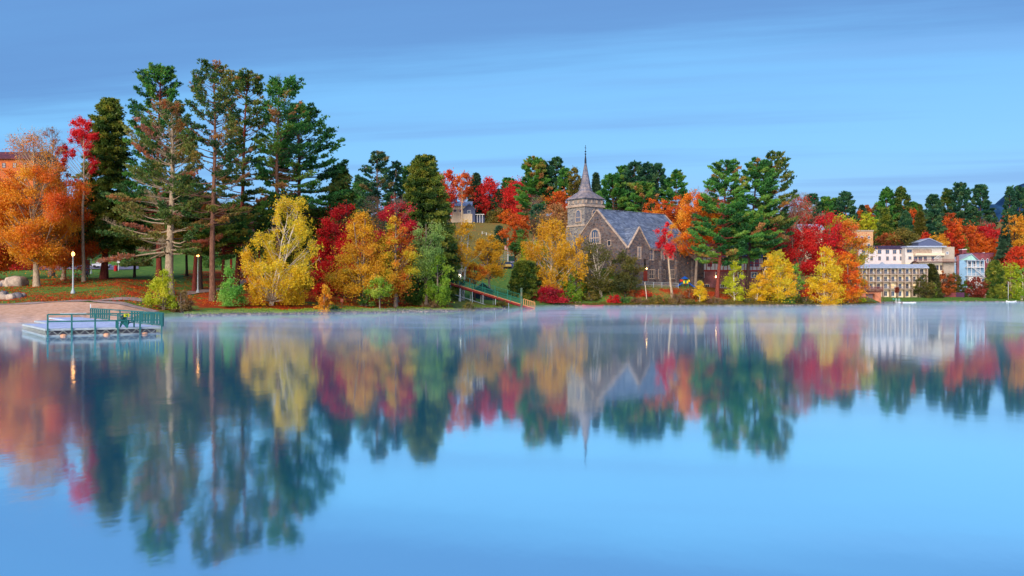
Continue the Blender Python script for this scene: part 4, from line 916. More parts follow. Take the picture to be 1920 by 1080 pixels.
def window(B, P, a0, a1, b0, b1, frame, pane, mull=(1, 1), fw=0.12, proud=0.10, name='window', parent=None, kind='rect'):
    par = parent or B.root; m = MB(); lo, hi = min(a0, a1), max(a0, a1)
    if kind == 'arch':
        slab(m, P, arch((lo + hi) / 2, b0, hi - lo, b1 - b0), 0.0, proud)
        g = MB(); slab(g, P, arch((lo + hi) / 2, b0 + fw, hi - lo - 2 * fw, b1 - b0 - 2 * fw), proud, proud + 0.02)
    else:
        for (x0, x1, y0, y1) in ((lo, hi, b0, b0 + fw), (lo, hi, b1 - fw, b1), (lo, lo + fw, b0 + fw, b1 - fw), (hi - fw, hi, b0 + fw, b1 - fw)): slab(m, P, rect(x0, x1, y0, y1), 0.003, proud)
        g = MB(); slab(g, P, rect(lo + fw, hi - fw, b0 + fw, b1 - fw), 0.0, proud * 0.4)
    W_, H_ = hi - lo, b1 - b0; pd = proud + 0.02 if kind == 'arch' else proud * 0.4
    for i in range(1, mull[0]): x = lo + W_ * i / mull[0]; slab(m, P, rect(x - fw * .3, x + fw * .3, b0 + fw, b1 - fw * (2.5 if kind == 'arch' else 1)), pd, pd + 0.05)
    for i in range(1, mull[1]): y = b0 + H_ * i / mull[1] * (0.8 if kind == 'arch' else 1); slab(m, P, rect(lo + fw, hi - fw, y - fw * .3, y + fw * .3), pd + .001, pd + 0.04)
    f = m.build(name, frame, par); g.build('pane', pane, f); return f
def gable_roof(m, x0, x1, y0, y1, ze, zr, axis='x', over=0.4, th=0.25):
    """two sloping slabs; axis = direction of the ridge"""
    if axis == 'x':
        yc = (y0 + y1) / 2; sl = (zr - ze) / (yc - y0)
        for s_, ya in ((-1, y0), (1, y1)):
            e = ya + s_ * over; ez = ze - sl * over
            m.prism([(x0 - over, e, ez), (x0 - over, yc, zr), (x0 - over, yc, zr + th), (x0 - over, e, ez + th)], (x1 - x0 + 2 * over, 0, 0))
    else:
        xc = (x0 + x1) / 2; sl = (zr - ze) / (xc - x0)
        for s_, xa in ((-1, x0), (1, x1)):
            e = xa + s_ * over; ez = ze - sl * over
            m.prism([(e, y0 - over, ez), (xc, y0 - over, zr), (xc, y0 - over, zr + th), (e, y0 - over, ez + th)], (0, y1 - y0 + 2 * over, 0))
STONE = stone_mat('church_rubble', [c(52, 46, 50), c(96, 76, 70), c(72, 66, 72), c(126, 96, 80), c(62, 62, 74), c(100, 92, 92), c(82, 60, 56)], c(108, 98, 98), scale=1.15)
STONE2 = stone_mat('tower_rubble', [c(78, 80, 88), c(120, 118, 120), c(98, 92, 92), c(146, 136, 126), c(86, 84, 94), c(130, 116, 106)], c(160, 148, 138), scale=1.15)
TRIM = surf('limestone_trim', [c(140, 118, 104), c(176, 152, 134), c(196, 172, 154)], scale=1.5, rough=0.8, bump=0.1)
SLATE = brick_mat('slate', c(78, 88, 110), c(124, 134, 152), c(60, 68, 88), w=0.7, h=0.38, msize=0.03, rough=0.6)
SLATE2 = brick_mat('spire_slate', c(98, 98, 114), c(150, 132, 126), c(74, 78, 94), w=0.6, h=0.4, msize=0.03, rough=0.6)
IRON = surf('dark_iron', [c(40, 44, 56)], scale=4, rough=0.5, bump=0, metal=0.4)
WHITE = surf('white_paint', [c(206, 204, 206), c(226, 224, 224)], scale=1.2, rough=0.6, bump=0.05)
CREAM = surf('cream_paint', [c(206, 184, 156), c(226, 206, 178)], scale=1.0, rough=0.7, bump=0.05)
GLASS = glass(); GLASS_B = glass('window_glass_blue', (0.05, 0.09, 0.16, 1))
LIT = glow('lit_window', (1.0, 0.62, 0.28, 1), 1.1)
WOOD_D = surf('dark_wood', [c(70, 44, 40), c(104, 66, 54)], scale=2, stretch=(1, 1, 4), rough=0.8)

# ---- the stone church
B = Bld('church', 1173, 252.7, 37.5, 525, 'rubble stone church with slate roof, square tower and tall spire', 'church')
Lc, Wc = 29.1, 23.5; ze = 9.7; zr = 20.6
m = MB(); m.prism([(0, 0, -5), (0, Wc, -5), (0, Wc, ze), (0, Wc / 2, zr), (0, 0, ze)], (Lc, 0, 0))
for x in (6.9, 14.2, 21.0, 28.2): m.box(x - 0.45, x + 0.45, -0.9, 0.02, -4, 6.2)
wl = m.build('wall', STONE, B.root)
m = MB()
for s_ in (0, 1):
    ya = -0.7 if s_ == 0 else Wc + 0.7; ez_ = ze - 0.7 * (zr - ze) / (Wc / 2) + 0.25
    m.prism([(0.45, ya, ez_), (0.45, Wc / 2, zr + 0.05), (0.45, Wc / 2, zr + 0.4), (0.45, ya, ez_ + 0.35)], (Lc - 0.9, 0, 0))
m.box(0.45, Lc - 0.45, Wc / 2 - 0.18, Wc / 2 + 0.18, zr + 0.38, zr + 0.6)
m.build('roof', SLATE, B.root)
for x in (-0.2, Lc - 0.45):                # raised stone coping along both gables
    m = MB()
    for ya in (-0.75, Wc + 0.75):
        ez_ = ze - 0.75 * (zr - ze) / (Wc / 2)
        m.prism([(x, ya, ez_), (x, Wc / 2, zr + 0.1), (x, Wc / 2, zr + 0.45), (x, ya, ez_ + 0.4)], (0.62, 0, 0))
    m.build('coping', TRIM, B.root)
m = MB(); m.box(0, Lc, -0.22, -0.02, ze - 0.75, ze - 0.35); m.build('eave_board', TRIM, B.root)
Pf, Ps = wall_plane('l', 0.0), wall_plane('f', 0.0)
y0, z0 = B.fy(1106, 459); y1, z1 = B.fy(1127, 427)
window(B, Pf, y0, y1, z0, z1, TRIM, GLASS_B, mull=(5, 2), fw=0.45, proud=0.25, kind='arch')
y0, z0 = B.fy(1139, 462); y1, z1 = B.fy(1146, 450); window(B, Pf, y0, y1, z0, z1, TRIM, GLASS, fw=0.2)
# transept gable in the side wall
x0 = B.fx(1176); x1 = B.fx(1213); xa, za = B.fx(1195, 425); _, zk = B.fx(1195, 463)
xa = (x0 + x1) / 2; dpt = 0.9
m = MB(); m.prism([(x0, -dpt, -5), (x1, -dpt, -5), (x1, -dpt, zk), (xa, -dpt, za - 0.5), (x0, -dpt, zk)], (0, dpt + 8.0, 0)); m.build('transept', STONE, B.root)
m = MB()
for xe in (x0, x1):
    s_ = -1 if xe == x0 else 1; e = xe + s_ * 0.35; sl = (za - 0.5 - zk) / abs(xa - x0); ezz = zk - 0.35 * sl + 0.02
    m.prism([(e, -dpt + 0.45, ezz), (xa, -dpt + 0.45, za - 0.48), (xa, -dpt + 0.45, za - 0.15), (e, -dpt + 0.45, ezz + 0.33)], (0, 8.6, 0))
m.build('transept_roof', SLATE, B.root)
m = MB()
for xe in (x0, x1):
    s_ = -1 if xe == x0 else 1; e = xe + s_ * 0.45; sl = (za - 0.5 - zk) / abs(xa - x0); ezz = zk - 0.45 * sl
    m.prism([(e, -dpt - 0.2, ezz), (xa, -dpt - 0.2, za - 0.45), (xa, -dpt - 0.2, za - 0.02), (e, -dpt - 0.2, ezz + 0.4)], (0, 0.6, 0))
m.build('transept_coping', TRIM, B.root)
Pt = wall_plane('f', -dpt)
xw0, zb_ = B.fx(1191, 486); xw1, zt_ = B.fx(1198, 463); window(B, Pt, xw0, xw1, zb_, zt_, TRIM, GLASS_B, mull=(3, 2), fw=0.25)
for pa, pb in ((1216, 1226), (1239, 1246), (1255, 1263)):
    xw0, zb_ = B.fx(pa, 488); xw1, zt_ = B.fx(pb, 464.5); window(B, Ps, xw0, xw1, zb_, zt_, TRIM, GLASS_B, mull=(3, 2), fw=0.28)
for pa, pb in ((1215, 1228), (1234, 1247), (1256, 1266)):
    xw0, zb_ = B.fx(pa, 523); xw1, zt_ = B.fx(pb, 505); window(B, Ps, xw0, xw1, max(zb_, 0.3), zt_, TRIM, GLASS, mull=(4, 2), fw=0.22)
xw0, zb_ = B.fx(1202, 526); xw1, zt_ = B.fx(1209, 508)
dr = MB(); slab(dr, Pt, rect(xw0, xw1, -0.2, zt_), 0, 0.12); d_ = dr.build('door', surf('red_door', [c(120, 44, 34)], scale=2), B.root); MB().lathe([(0.04, 0), (0.07, 0.05), (0.04, 0.1)], 8, (xw1 - 0.25, -dpt - 0.2, 1.2)).build('handle', IRON, d_)
MB().lathe([(0.03, 0), (0.14, 0.06), (0.17, 0.2), (0.1, 0.32), (0.03, 0.36)], 10, (B.fx(1206.5), -dpt - 0.35, B.fx(1206.5, 505)[1])).build('door_lamp', glow('warm_lamp', (1.0, 0.55, 0.2, 1), 16), B.root)
# low annexe wing beyond the far gable, with a chimney
m = MB(); m.box(Lc, Lc + 7, 2, 13, -4, 6.2); m.build('annexe', STONE, B.root)
m = MB(); gable_roof(m, Lc + 0.03, Lc + 7, 2, 13, 6.25, 10.5, 'x', 0.02); m.build('annexe_roof', SLATE, B.root)
m = MB(); xc_ = Lc - 0.6; m.box(xc_, xc_ + 2.2, 12, 14.2, 6, 18.6); cs = m.build('chimney', STONE, B.root); MB().box(xc_ - .15, xc_ + 2.35, 11.85, 14.35, 18.6, 19.0).build('cap', TRIM, cs)
# the tower stands against the far left flank of the nave
tx, ty, tw = 5.9, Wc + 0.35, 8.0
def tp(px, py): return B.fy(px, py, xo=tx)
zE = tp(1080, 373)[1]; zS = tp(1080, 386)[1]
m = MB(); m.box(tx, tx + tw, ty, ty + tw, -5, zE)
for (ax, ay) in ((tx - 0.5, ty + tw - 0.9), (tx - 0.5, ty - 0.3)): m.prism([(ax, ay, -5), (ax + 1.2, ay, -5), (ax + 1.2, ay, zS - 6), (ax, ay, zS - 7)], (0, 1.3, 0))
tower = m.build('tower', STONE2, B.root)
e = 0.28
def ring(z0, z1, e): mm = MB(); mm.box(tx - e, tx + tw + e, ty - e, ty - 0.003, z0, z1); mm.box(tx - e, tx + tw + e, ty + tw + 0.003, ty + tw + e, z0, z1); mm.box(tx - e, tx - 0.003, ty, ty + tw, z0, z1); mm.box(tx + tw + 0.003, tx + tw + e, ty, ty + tw, z0, z1); return mm
ring(zS - 0.45, zS + 0.25, 0.4).build('string_course', TRIM, tower); ring(zE - 0.2, zE, 0.3).build('cornice', SLATE, tower)
bd = MB()
for k in range(4):
    yy = ty + 0.7 + k * (tw - 1.4) / 3; bd.box(tx - 0.2, tx - 0.004, yy - 0.28, yy + 0.28, zS + 0.7, zE - 0.5); xx = tx + 0.7 + k * (tw - 1.4) / 3; bd.box(xx - 0.28, xx + 0.28, ty - 0.2, ty - 0.004, zS + 0.7, zE - 0.5)
bd.build('parapet_blocks', TRIM, tower)
Pw = wall_plane('l', tx); ya, zb_ = tp(1079.5, 418); yb, zt_ = tp(1090.5, 392)
window(B, Pw, ya, yb, zb_, zt_, TRIM, GLASS_B, mull=(3, 2), fw=0.32, proud=0.22, parent=tower, kind='arch')
Pw2 = wall_plane('f', ty); window(B, Pw2, tx + 3.0, tx + 5.0, zb_ + 2.0, zt_, TRIM, GLASS_B, mull=(2, 2), fw=0.32, proud=0.2, parent=tower, kind='arch')
ya, zb_ = tp(1063, 428); ring(zS - 6.5, zS - 6.0, 0.25).build('offset_course', TRIM, tower)
cx, cy = tx + tw / 2, ty + tw / 2
zP = tp(1085, 357)[1]; h = tw / 2 + 0.55
m = MB(); q = 2.6; zq = zE + 2.3
base = [(cx - h, cy - h, zE), (cx + h, cy - h, zE), (cx + h, cy + h, zE), (cx - h, cy + h, zE)]
top8 = [(cx + q * math.cos(R(22.5 + 45 * k)), cy + q * math.sin(R(22.5 + 45 * k)), zq) for k in range(8)]
vs = base + top8
fs = [(3, 2, 1, 0)]
cor = {0: (4, 5), 1: (6, 7), 2: (0, 1), 3: (2, 3)}   # the octagon points nearest each corner
oct_order = [5, 6, 7, 0, 1, 2, 3, 4]
for i in range(4):
    a_, b_ = i, (i + 1) % 4
    p1, p2 = {0: (5, 6), 1: (7, 0), 2: (1, 2), 3: (3, 4)}[i]
    fs.append((a_, b_, 4 + p2, 4 + p1))
    q1, q2 = {0: (4, 5), 1: (6, 7), 2: (0, 1), 3: (2, 3)}[i]
    fs.append((i, 4 + q2, 4 + q1))
m.add(vs, fs)
zT = B.fy(1099, 305, xo=cx)[1]; zT = ptz(306, B.O[1] + cx * B.sa + cy * B.ca) - B.z
m.lathe([(q + 0.05, zq - 0.25), (1.95, zq + 0.9), (1.6, zq + 2.4), (0.3, zT)], 8, (cx, cy, 0))
sp_ = m.build('spire', SLATE2, B.root)
zF = ptz(272, B.O[1] + cx * B.sa + cy * B.ca) - B.z
m = MB(); m.lathe([(0.34, zT - 0.1), (0.3, zT + 1.2), (0.12, zT + 2.6), (0.12, zT + 2.8)], 8, (cx, cy, 0))
for zz_ in (zT + 2.9, zT + 3.7): m.lathe([(0.05, zz_ - 0.25), (0.34, zz_), (0.05, zz_ + 0.25)], 8, (cx, cy, 0))
m.bar((cx, cy, zT + 2.5), (cx, cy, zF), 0.1)
m.bar((cx - 0.45, cy, zF - 0.9), (cx + 0.45, cy, zF - 0.9), 0.1)
m.build('weathervane', IRON, sp_)

# ---- half-timbered brick house right of the church
BR = brick_mat('red_brick', c(124, 62, 74), c(150, 80, 84), c(140, 110, 112), w=0.5, h=0.16, msize=0.02)
BLUE_SL = brick_mat('blue_slate', c(44, 58, 104), c(70, 84, 136), c(34, 42, 76), w=0.7, h=0.35, msize=0.03, rough=0.5)
B = Bld('timbered_house', 1294, 277, 4, 541, 'brick house with half-timbered white upper floor and dark blue slate roof behind the shoreline pines', 'house')
xr = B.fx(1432); _, z1 = B.fx(1340, 508); _, z2 = B.fx(1340, 480); _, z3 = B.fx(1340, 440)
m = MB(); m.box(0, xr, 0, 12, -3, z1); m.build('brick_wall', BR, B.root)
m = MB(); m.box(-0.3, xr + 0.3, -0.5, 12, z1 + 0.003, z2); up = m.build('timbered_storey', WHITE, B.root)
m = MB()
for i in range(19): x = -0.3 + (xr + 0.6) * i / 18; m.box(x - 0.1, x + 0.1, -0.56, -0.503, z1 + 0.1, z2)
m.box(-0.32, xr + 0.32, -0.6, -0.51, z1 - 0.15, z1 + 0.3); m.box(-0.32, xr + 0.32, -0.58, -0.51, (z1 + z2) / 2 - 0.1, (z1 + z2) / 2 + 0.1)
m.build('red_timbers', surf('red_timber', [c(150, 44, 40), c(176, 58, 48)], scale=2), up)
m = MB(); gable_roof(m, 0, xr, -0.5, 12, z2 + 0.01, z3, 'x', 0.6); rf = m.build('roof', BLUE_SL, B.root)
m = MB(); m.box(0, xr, 5.6, 5.9, z2, z3 - 0.3); 
for gx in (1335, 1410):
    g0 = B.fx(gx - 11); g1 = B.fx(gx + 11); mm = MB(); mm.prism([(g0, -0.9, z2 + 0.02), (g1, -0.9, z2 + 0.02), ((g0 + g1) / 2, -0.9, z2 + 3.4)], (0, 4.5, 0)); dm = mm.build('dormer', WHITE, B.root)
    mm = MB(); gable_roof(mm, g0, g1, -0.9, 3.5, z2 + 0.05, z2 + 3.6, 'y', 0.4, 0.2); mm.build('dormer_roof', BLUE_SL, dm)
P = wall_plane('f', 0.0)
for pa, pb, ya, yb in ((1309, 1321, 521, 509.5), (1341, 1350, 521, 510), (1383, 1392, 522, 510), (1408, 1420, 521, 510)):
    xw0, zb_ = B.fx(pa, ya); xw1, zt_ = B.fx(pb, yb); window(B, P, xw0, xw1, zb_, zt_, WHITE, GLASS_B, mull=(2, 1), fw=0.18)
for pa in (1298, 1318, 1350, 1376):
    xw0, zb_ = B.fx(pa, 541); xw1, zt_ = B.fx(pa + 12, 533); window(B, P, xw0, xw1, zb_ + .2, zt_, WHITE, GLASS, mull=(3, 1), fw=0.1, name='basement_window')
P = wall_plane('f', -0.5)
for pa in (1302, 1326, 1380, 1404, 1414):
    xw0, zb_ = B.fx(pa, 500); xw1, zt_ = B.fx(pa + 8, 486); window(B, P, xw0, xw1, zb_, zt_, surf('red_timber', []), GLASS_B, mull=(2, 2), fw=0.2)
MB().lathe([(0.03, 0), (0.16, 0.08), (0.2, 0.24), (0.1, 0.38), (0.03, 0.42)], 10, (B.fx(1342), -0.4, B.fx(1342, 520)[1])).build('wall_lamp', glow('warm_lamp', (1, .55, .2, 1), 16), B.root)

# ---- orange building up the slope at the left edge
OW = surf('orange_stucco', [c(178, 86, 44), c(204, 112, 62)], scale=0.8, rough=0.85, bump=0.1)
MR = brick_mat('maroon_shingle', c(84, 30, 42), c(112, 44, 54), c(60, 24, 34), w=0.8, h=0.35)
B = Bld('hillside_lodge', -70, 235, 0, 452, 'orange stuccoed lodge with dark maroon roof behind the maples at the left edge', 'building')
xr = B.fx(62); _, z1 = B.fx(0, 297); _, z2 = B.fx(0, 279)
m = MB(); m.box(0, xr, 0, 14, -6, z1); m.build('wall', OW, B.root)
m = MB(); gable_roof(m, 0, xr, 0, 14, z1 + 0.02, z2, 'x', 0.8, 0.3); m.build('roof', MR, B.root)
x0 = B.fx(-60, None, -4); x1 = B.fx(22, None, -4); _, zl = B.fx(0, 346, -4)
m = MB(); m.box(x0, x1, -4, -0.01, -6, zl); wg = m.build('front_wing', OW, B.root)
m = MB(); m.prism([(x0 - .4, -4.7, zl - 0.2), (x0 - .4, -0.02, zl + 1.6), (x0 - .4, -0.02, zl + 1.9), (x0 - .4, -4.7, zl + 0.1)], (x1 - x0 + .8, 0, 0)); m.build('wing_roof', MR, wg)
P = wall_plane('f', 0.0)
for pa, yb in ((4, 305), (24, 305), (44, 305), (44, 330), (44, 360), (32, 330)):
    xw0, zt_ = B.fx(pa, yb); xw1, zb_ = B.fx(pa + 7, yb + 10); window(B, P, xw0, xw1, zb_, zt_, MR, GLASS, mull=(2, 2), fw=0.12)
P = wall_plane('f', -4)
for pa, yb in ((0, 352), (13, 352), (-12, 352), (4, 378), (14, 378)):
    xw0, zt_ = B.fx(pa, yb, -4); xw1, zb_ = B.fx(pa + 7, yb + 10, -4); window(B, P, xw0, xw1, zb_, zt_, MR, GLASS, mull=(2, 2), fw=0.12, parent=wg)

# ---- red open pavilion in the trees
RP = surf('red_beam', [c(150, 30, 22), c(184, 46, 30)], scale=2, rough=0.6, bump=0.1)
B = Bld('park_pavilion', 396, 214, 0, 516, 'open park pavilion with bright red posts and beams under the pines', 'pavilion')
xr = B.fx(506); _, zt_ = B.fx(450, 441); _, zpk = B.fx(450, 412)
m = MB()
for x in (0.4, xr / 3, 2 * xr / 3, xr - 0.4):
    for y in (0.3, 7.7): MB().box(x - 0.22, x + 0.22, y - 0.22, y + 0.22, -1.5, zt_ - 0.5).build('post', RP, B.root)
m.box(-0.4, xr + 0.4, 0.0, 0.4, zt_ - 0.5, zt_ + 0.1); m.box(-0.4, xr + 0.4, 7.5, 7.9, zt_ - 0.5, zt_ + 0.1); m.build('beam', RP, B.root)
m = MB(); gable_roof(m, -0.4, xr + 0.4, 0, 8, zt_ + 0.12, zpk, 'x', 0.7, 0.25); m.build('roof', surf('dark_shingle', [c(60, 40, 40), c(84, 54, 48)], scale=2), B.root)
m = MB()
for x in (xr * 0.45, xr * 0.8): m.bar((x - 3, -0.75, zt_ - 0.1), (x, -0.2, zpk - 0.6), 0.3)
m.build('brace', surf('orange_beam', [c(206, 84, 40), c(224, 110, 60)], scale=2), B.root)

# ---- white house on the hill
GREYB = surf('blue_grey_siding', [c(70, 80, 112), c(92, 102, 134)], scale=0.8, stretch=(1, 1, 8), rough=0.7)
ROOFL = surf('pale_roof', [c(134, 144, 164), c(164, 172, 190)], scale=1.0, rough=0.6, bump=0.05)
B = Bld('hillside_house', 846, 482, 0, 418, 'white house with blue-grey gabled wing at the top of the hill lawn', 'house')
x1 = B.fx(884); _, z1 = B.fx(860, 386); _, z2 = B.fx(860, 377)
m = MB(); m.box(0, x1, 0, 9, -3, z1); m.build('wall', CREAM, B.root)
m = MB(); gable_roof(m, 0, x1, 0, 9, z1 + .02, z2, 'x', 0.5); m.build('roof', ROOFL, B.root)
gx0 = B.fx(869); gx1 = B.fx(891); _, g1 = B.fx(880, 392, -2); _, g2 = B.fx(880, 382.5, -2)
m = MB(); m.prism([(gx0, -2, -3), (gx1, -2, -3), (gx1, -2, g1), ((gx0 + gx1) / 2, -2, g2), (gx0, -2, g1)], (0, 6, 0)); wg = m.build('gabled_wing', GREYB, B.root); m = MB(); m.box(gx0 - 1, gx1 - 1.5, -2.6, -2.01, -3, B.fx(880, 401, -2.5)[1]); m.build('lower_wall', CREAM, wg)
m = MB(); gable_roof(m, gx0, gx1, -2, 5, g1 + .02, g2 + .05, 'y', 0.4, 0.2); m.build('wing_roof', ROOFL, wg)
P = wall_plane('f', -2); x_, t_ = B.fx(876, 394, -2); x2_, b_ = B.fx(883, 400, -2); window(B, P, x_, x2_, b_, t_, WHITE, GLASS_B, mull=(2, 1), fw=0.18, parent=wg)
P = wall_plane('f', 0); 
for pa in (850, 861):
    x_, t_ = B.fx(pa, 392); x2_, b_ = B.fx(pa + 6, 398); window(B, P, x_, x2_, b_, t_, WHITE, GLASS, mull=(2, 1), fw=0.15)
xp0 = B.fx(884); xp1 = B.fx(908); _, pz = B.fx(890, 403)
m = MB()
for i in range(5): x = xp0 + (xp1 - xp0) * (i + .3) / 5; m.box(x - .12, x + .12, -1.2, -0.95, -2, pz)
m.box(xp0, xp1, -1.4, 4, pz, pz + 0.35); m.build('porch', WHITE, B.root)
m = MB(); m.box(xp0 + 0.1, xp1, 1, 6, -3, pz); m.build('porch_wall', GREYB, B.root)
m = MB(); x_ = B.fx(850); m.box(x_, x_ + 1.8, 2, 4, z1, z2 + 2.4); m.build('dormer', GREYB, B.root)

# ---- lakeside hotel: balconied block
SID = surf('greige_siding', [c(196, 184, 184), c(214, 202, 202)], scale=0.6, rough=0.75, bump=0.05)
BRN = surf('brown_partition', [c(146, 122, 108), c(190, 168, 148)], scale=1.5, rough=0.8, bump=0.1)
CRM = surf('lamplit_cream_wall', [c(220, 204, 172), c(234, 218, 188)], scale=0.7, rough=0.7, bump=0.05)  # cream wall tone, with the warm lamplight put into the colour
RAILM = surf('grey_rail', [c(110, 104, 112), c(140, 134, 140)], scale=3, rough=0.6, bump=0)
B = Bld('balcony_hotel', 1607, 386, 0, 555.5, 'four storey lakeside hotel block with rows of cream balconies above the lawn', 'hotel')
xr = B.fx(1739); lv = [0.0] + [B.fx(1650, p)[1] for p in (541.5, 528, 514)] + [B.fx(1650, 503)[1]]
zr_ = B.fx(1650, 497)[1]
edges = [B.fx(p) for p in (1607, 1617, 1630, 1643.5, 1657, 1670.5, 1684, 1697.5, 1711, 1724, 1739)]
m = MB(); m.box(0, xr, 1.9, 14, -2, lv[4]); m.build('wall', CRM, B.root)
m = MB(); m.box(-0.5, xr + 0.5, -0.6, 14.3, lv[4] + 0.003, lv[4] + 0.35); m.prism([(-0.5, -0.6, lv[4] + .355), (-0.5, 14.3, lv[4] + .355), (-0.5, 12, zr_ + .6), (-0.5, 2, zr_ + .5)], (xr + 1, 0, 0)); m.build('roof', ROOFL, B.root)
for e_ in edges:
    MB().box(e_ - 0.16, e_ + 0.16, -0.15, 1.9 - .003, -1.5, lv[4]).build('pier', BRN, B.root)
for k in range(1, 4):
    MB().box(edges[0] - .1, edges[-1] + .1, -0.02, 1.897, lv[k] - 0.28, lv[k]).build('balcony_slab', BRN, B.root)
P = wall_plane('f', 1.9)
rng_ = random.Random(4)
for k in range(4):
    for i in range(len(edges) - 1):
        a_, b_ = edges[i] + .3, edges[i + 1] - .3; w_ = (b_ - a_)
        pan = LIT if (k == 1 and i in (5, 8)) else (GLASS_B if rng_.random() < .6 else GLASS)
        window(B, P, a_ + w_ * .2, a_ + w_ * .78, lv[k] + 0.05, lv[k] + 2.25, WHITE if rng_.random() < .5 else BRN, pan, mull=(2, 1), fw=0.12, name='balcony_door')
        if k > 0:
            r = MB(); z_ = lv[k]; r.box(a_ - .14, b_ + .14, 0.0, 0.08, z_ + 0.98, z_ + 1.06); r.box(a_ - .14, b_ + .14, 0.0, 0.08, z_ + 0.12, z_ + 0.18)
            nb_ = 9
            for j in range(nb_): x = a_ + (b_ - a_) * (j + .5) / nb_; r.box(x - .03, x + .03, 0.01, 0.07, z_ + 0.18, z_ + 0.98)
            r.build('railing', RAILM, B.root)
# chairs on balconies read as small pale shapes behind the rails
for k in (1, 2, 3):
    for i in range(0, len(edges) - 1):
        a_, b_ = edges[i] + .4, edges[i + 1] - .4; x = b_ - .45; z_ = lv[k]
        t = MB(); t.box(x - .25, x + .25, .6, 1.1, z_ + .38, z_ + .44); t.box(x - .25, x + .25, 1.08, 1.14, z_ + .44, z_ + .95)
        for dx in (-.22, .22):
            for dy in (.63, 1.08): t.box(x + dx - .03, x + dx + .03, dy - .03, dy + .03, z_ + .003, z_ + .38)
        o = t.build('balcony_chair', WHITE, None); o.location = B.root.location
        tag(o, 'small white chair on a hotel balcony behind the railing', 'chair', 'white chairs on the hotel balconies')

# ---- white upper block of the hotel
B = Bld('hotel_annexe', 1609, 404, 0, 556, 'plain pale two-row-windowed hotel wing with dark purple roof band rising behind the balconies', 'building')
xr = B.fx(1697); z1 = B.fx(1650, 467)[1]; z2 = B.fx(1650, 460.5)[1]
m = MB(); m.box(0, xr, 0, 12, -3, z1); m.build('wall', SID, B.root)
m = MB(); m.prism([(-.4, -.6, z1 + .003), (-.4, 12.4, z1 + .003), (-.4, 11.5, z2), (-.4, 0.6, z2)], (xr + .6, 0, 0)); m.build('roof', surf('purple_roof', [c(44, 32, 56), c(62, 48, 74)], scale=1.0, rough=0.7), B.root)
P = wall_plane('f', 0.0)
for cx_ in (210, 293, 373, 453, 525, 592):
    pa = 1580 + cx_ / 5.4
    for ya, yb, hw in ((476.3, 468, 3.4), (488.5, 480.5, 2.6)):
        x_, b_ = B.fx(pa - hw, ya); x2_, t_ = B.fx(pa + hw, yb); window(B, P, x_, x2_, b_, t_, BRN, GLASS_B, mull=(2, 1), fw=0.14)
m = MB(); gx0, gx1 = B.fx(1646), B.fx(1659); _, g1 = B.fx(1650, 497, -1.2); _, g2 = B.fx(1650, 491, -1.2); m.prism([(gx0, -1.2, g1), (gx1, -1.2, g1), ((gx0 + gx1) / 2, -1.2, g2)], (0, 1.15, 0)); m.build('porch_gable', ROOFL, B.root)
# ---- right wing with terraces
TAN = surf('tan_render', [c(150, 136, 124), c(172, 156, 140)], scale=0.7, rough=0.85, bump=0.05)
CRW = surf('pale_wall', [c(196, 186, 178), c(214, 204, 194)], scale=0.7, rough=0.75, bump=0.05)
B = Bld('terrace_hotel', 1697.5, 400, 0, 556, 'cream hotel wing with stacked terraces and outside stairs right of the pale wing', 'hotel')
def z_(py, yo=0): return B.fx(1720, py, yo)[1]
xe = B.fx(1788); xt = B.fx(1767)
m = MB(); m.box(0, xt, 0, 12, z_(493), z_(464)); m.build('wall', CRW, B.root); m = MB(); m.box(0, xt, 0, 12, -3, z_(493) - .003); m.build('lower_wall', CRM, B.root)
m = MB(); m.box(xt + .003, xe, -0.8, 12, -3, z_(463)); rw = m.build('end_block', TAN, B.root)
window(B, wall_plane('f', -0.8), B.fx(1772), B.fx(1777), z_(477), z_(472), WHITE, GLASS_B, mull=(2, 1), fw=0.15, parent=rw)
m = MB(); m.box(-0.3, B.fx(1770), -2.4, 12.3, z_(464) + .005, z_(462) + .1); m.build('roof', ROOFL, B.root)
m = MB(); x_ = B.fx(1712); m.box(x_, xt - .01, -2.2, -0.01, z_(479.5), z_(475)); m.build('upper_terrace', CREAM, B.root); m = MB(); m.box(B.fx(1711), B.fx(1746), -0.12, -0.003, z_(474.5), z_(467.3)); m.build('window_band', BRN, B.root)
m = MB(); m.box(x_ - 1, xe + .3, -3.2, -0.82, z_(492.5), z_(491)); m.build('middle_terrace', WOOD_D, B.root)
for pa, pb, ya, yb in ((1700, 1710, 474, 467.5), (1713, 1723, 474, 467.5), (1725, 1735, 474, 467.5), (1738, 1747, 474, 467.5), (1703, 1709, 487, 480.5), (1713, 1720, 489, 481), (1722, 1729, 489, 481), (1732, 1738, 489, 481), (1746, 1752, 489, 481), (1730, 1739, 504, 496), (1752, 1760, 507, 497), (1762, 1768, 507, 497)):
    xx0, b_ = B.fx(pa, ya); xx1, t_ = B.fx(pb, yb); window(B, wall_plane('f', 0), xx0, min(xx1, xt - .05), b_, t_, BRN, GLASS_B if ya < 500 else GLASS, mull=(2, 1), fw=0.15)
r = MB(); zz0 = z_(491) + .01
for i in range(34): x = x_ - 1 + (xe - x_ + 1.2) * i / 33; r.box(x - .04, x + .04, -3.15, -3.05, zz0, zz0 + 1.0)
r.box(x_ - 1, xe + .25, -3.18, -3.02, zz0 + 1.0, zz0 + 1.12); r.build('railing', surf('red_rail', [c(150, 84, 76)], scale=2), B.root)
r = MB()
for i in range(8): x = B.fx(1744) + i * 0.42; r.box(x, x + .42, -2.9, -1.9, zz0 + i * .33, zz0 + i * .33 + .12)
r.bar((B.fx(1744), -2.95, zz0 + 1.0), (B.fx(1744) + 3.4, -2.95, zz0 + 3.6), 0.12); r.build('outside_stair', WHITE, B.root)
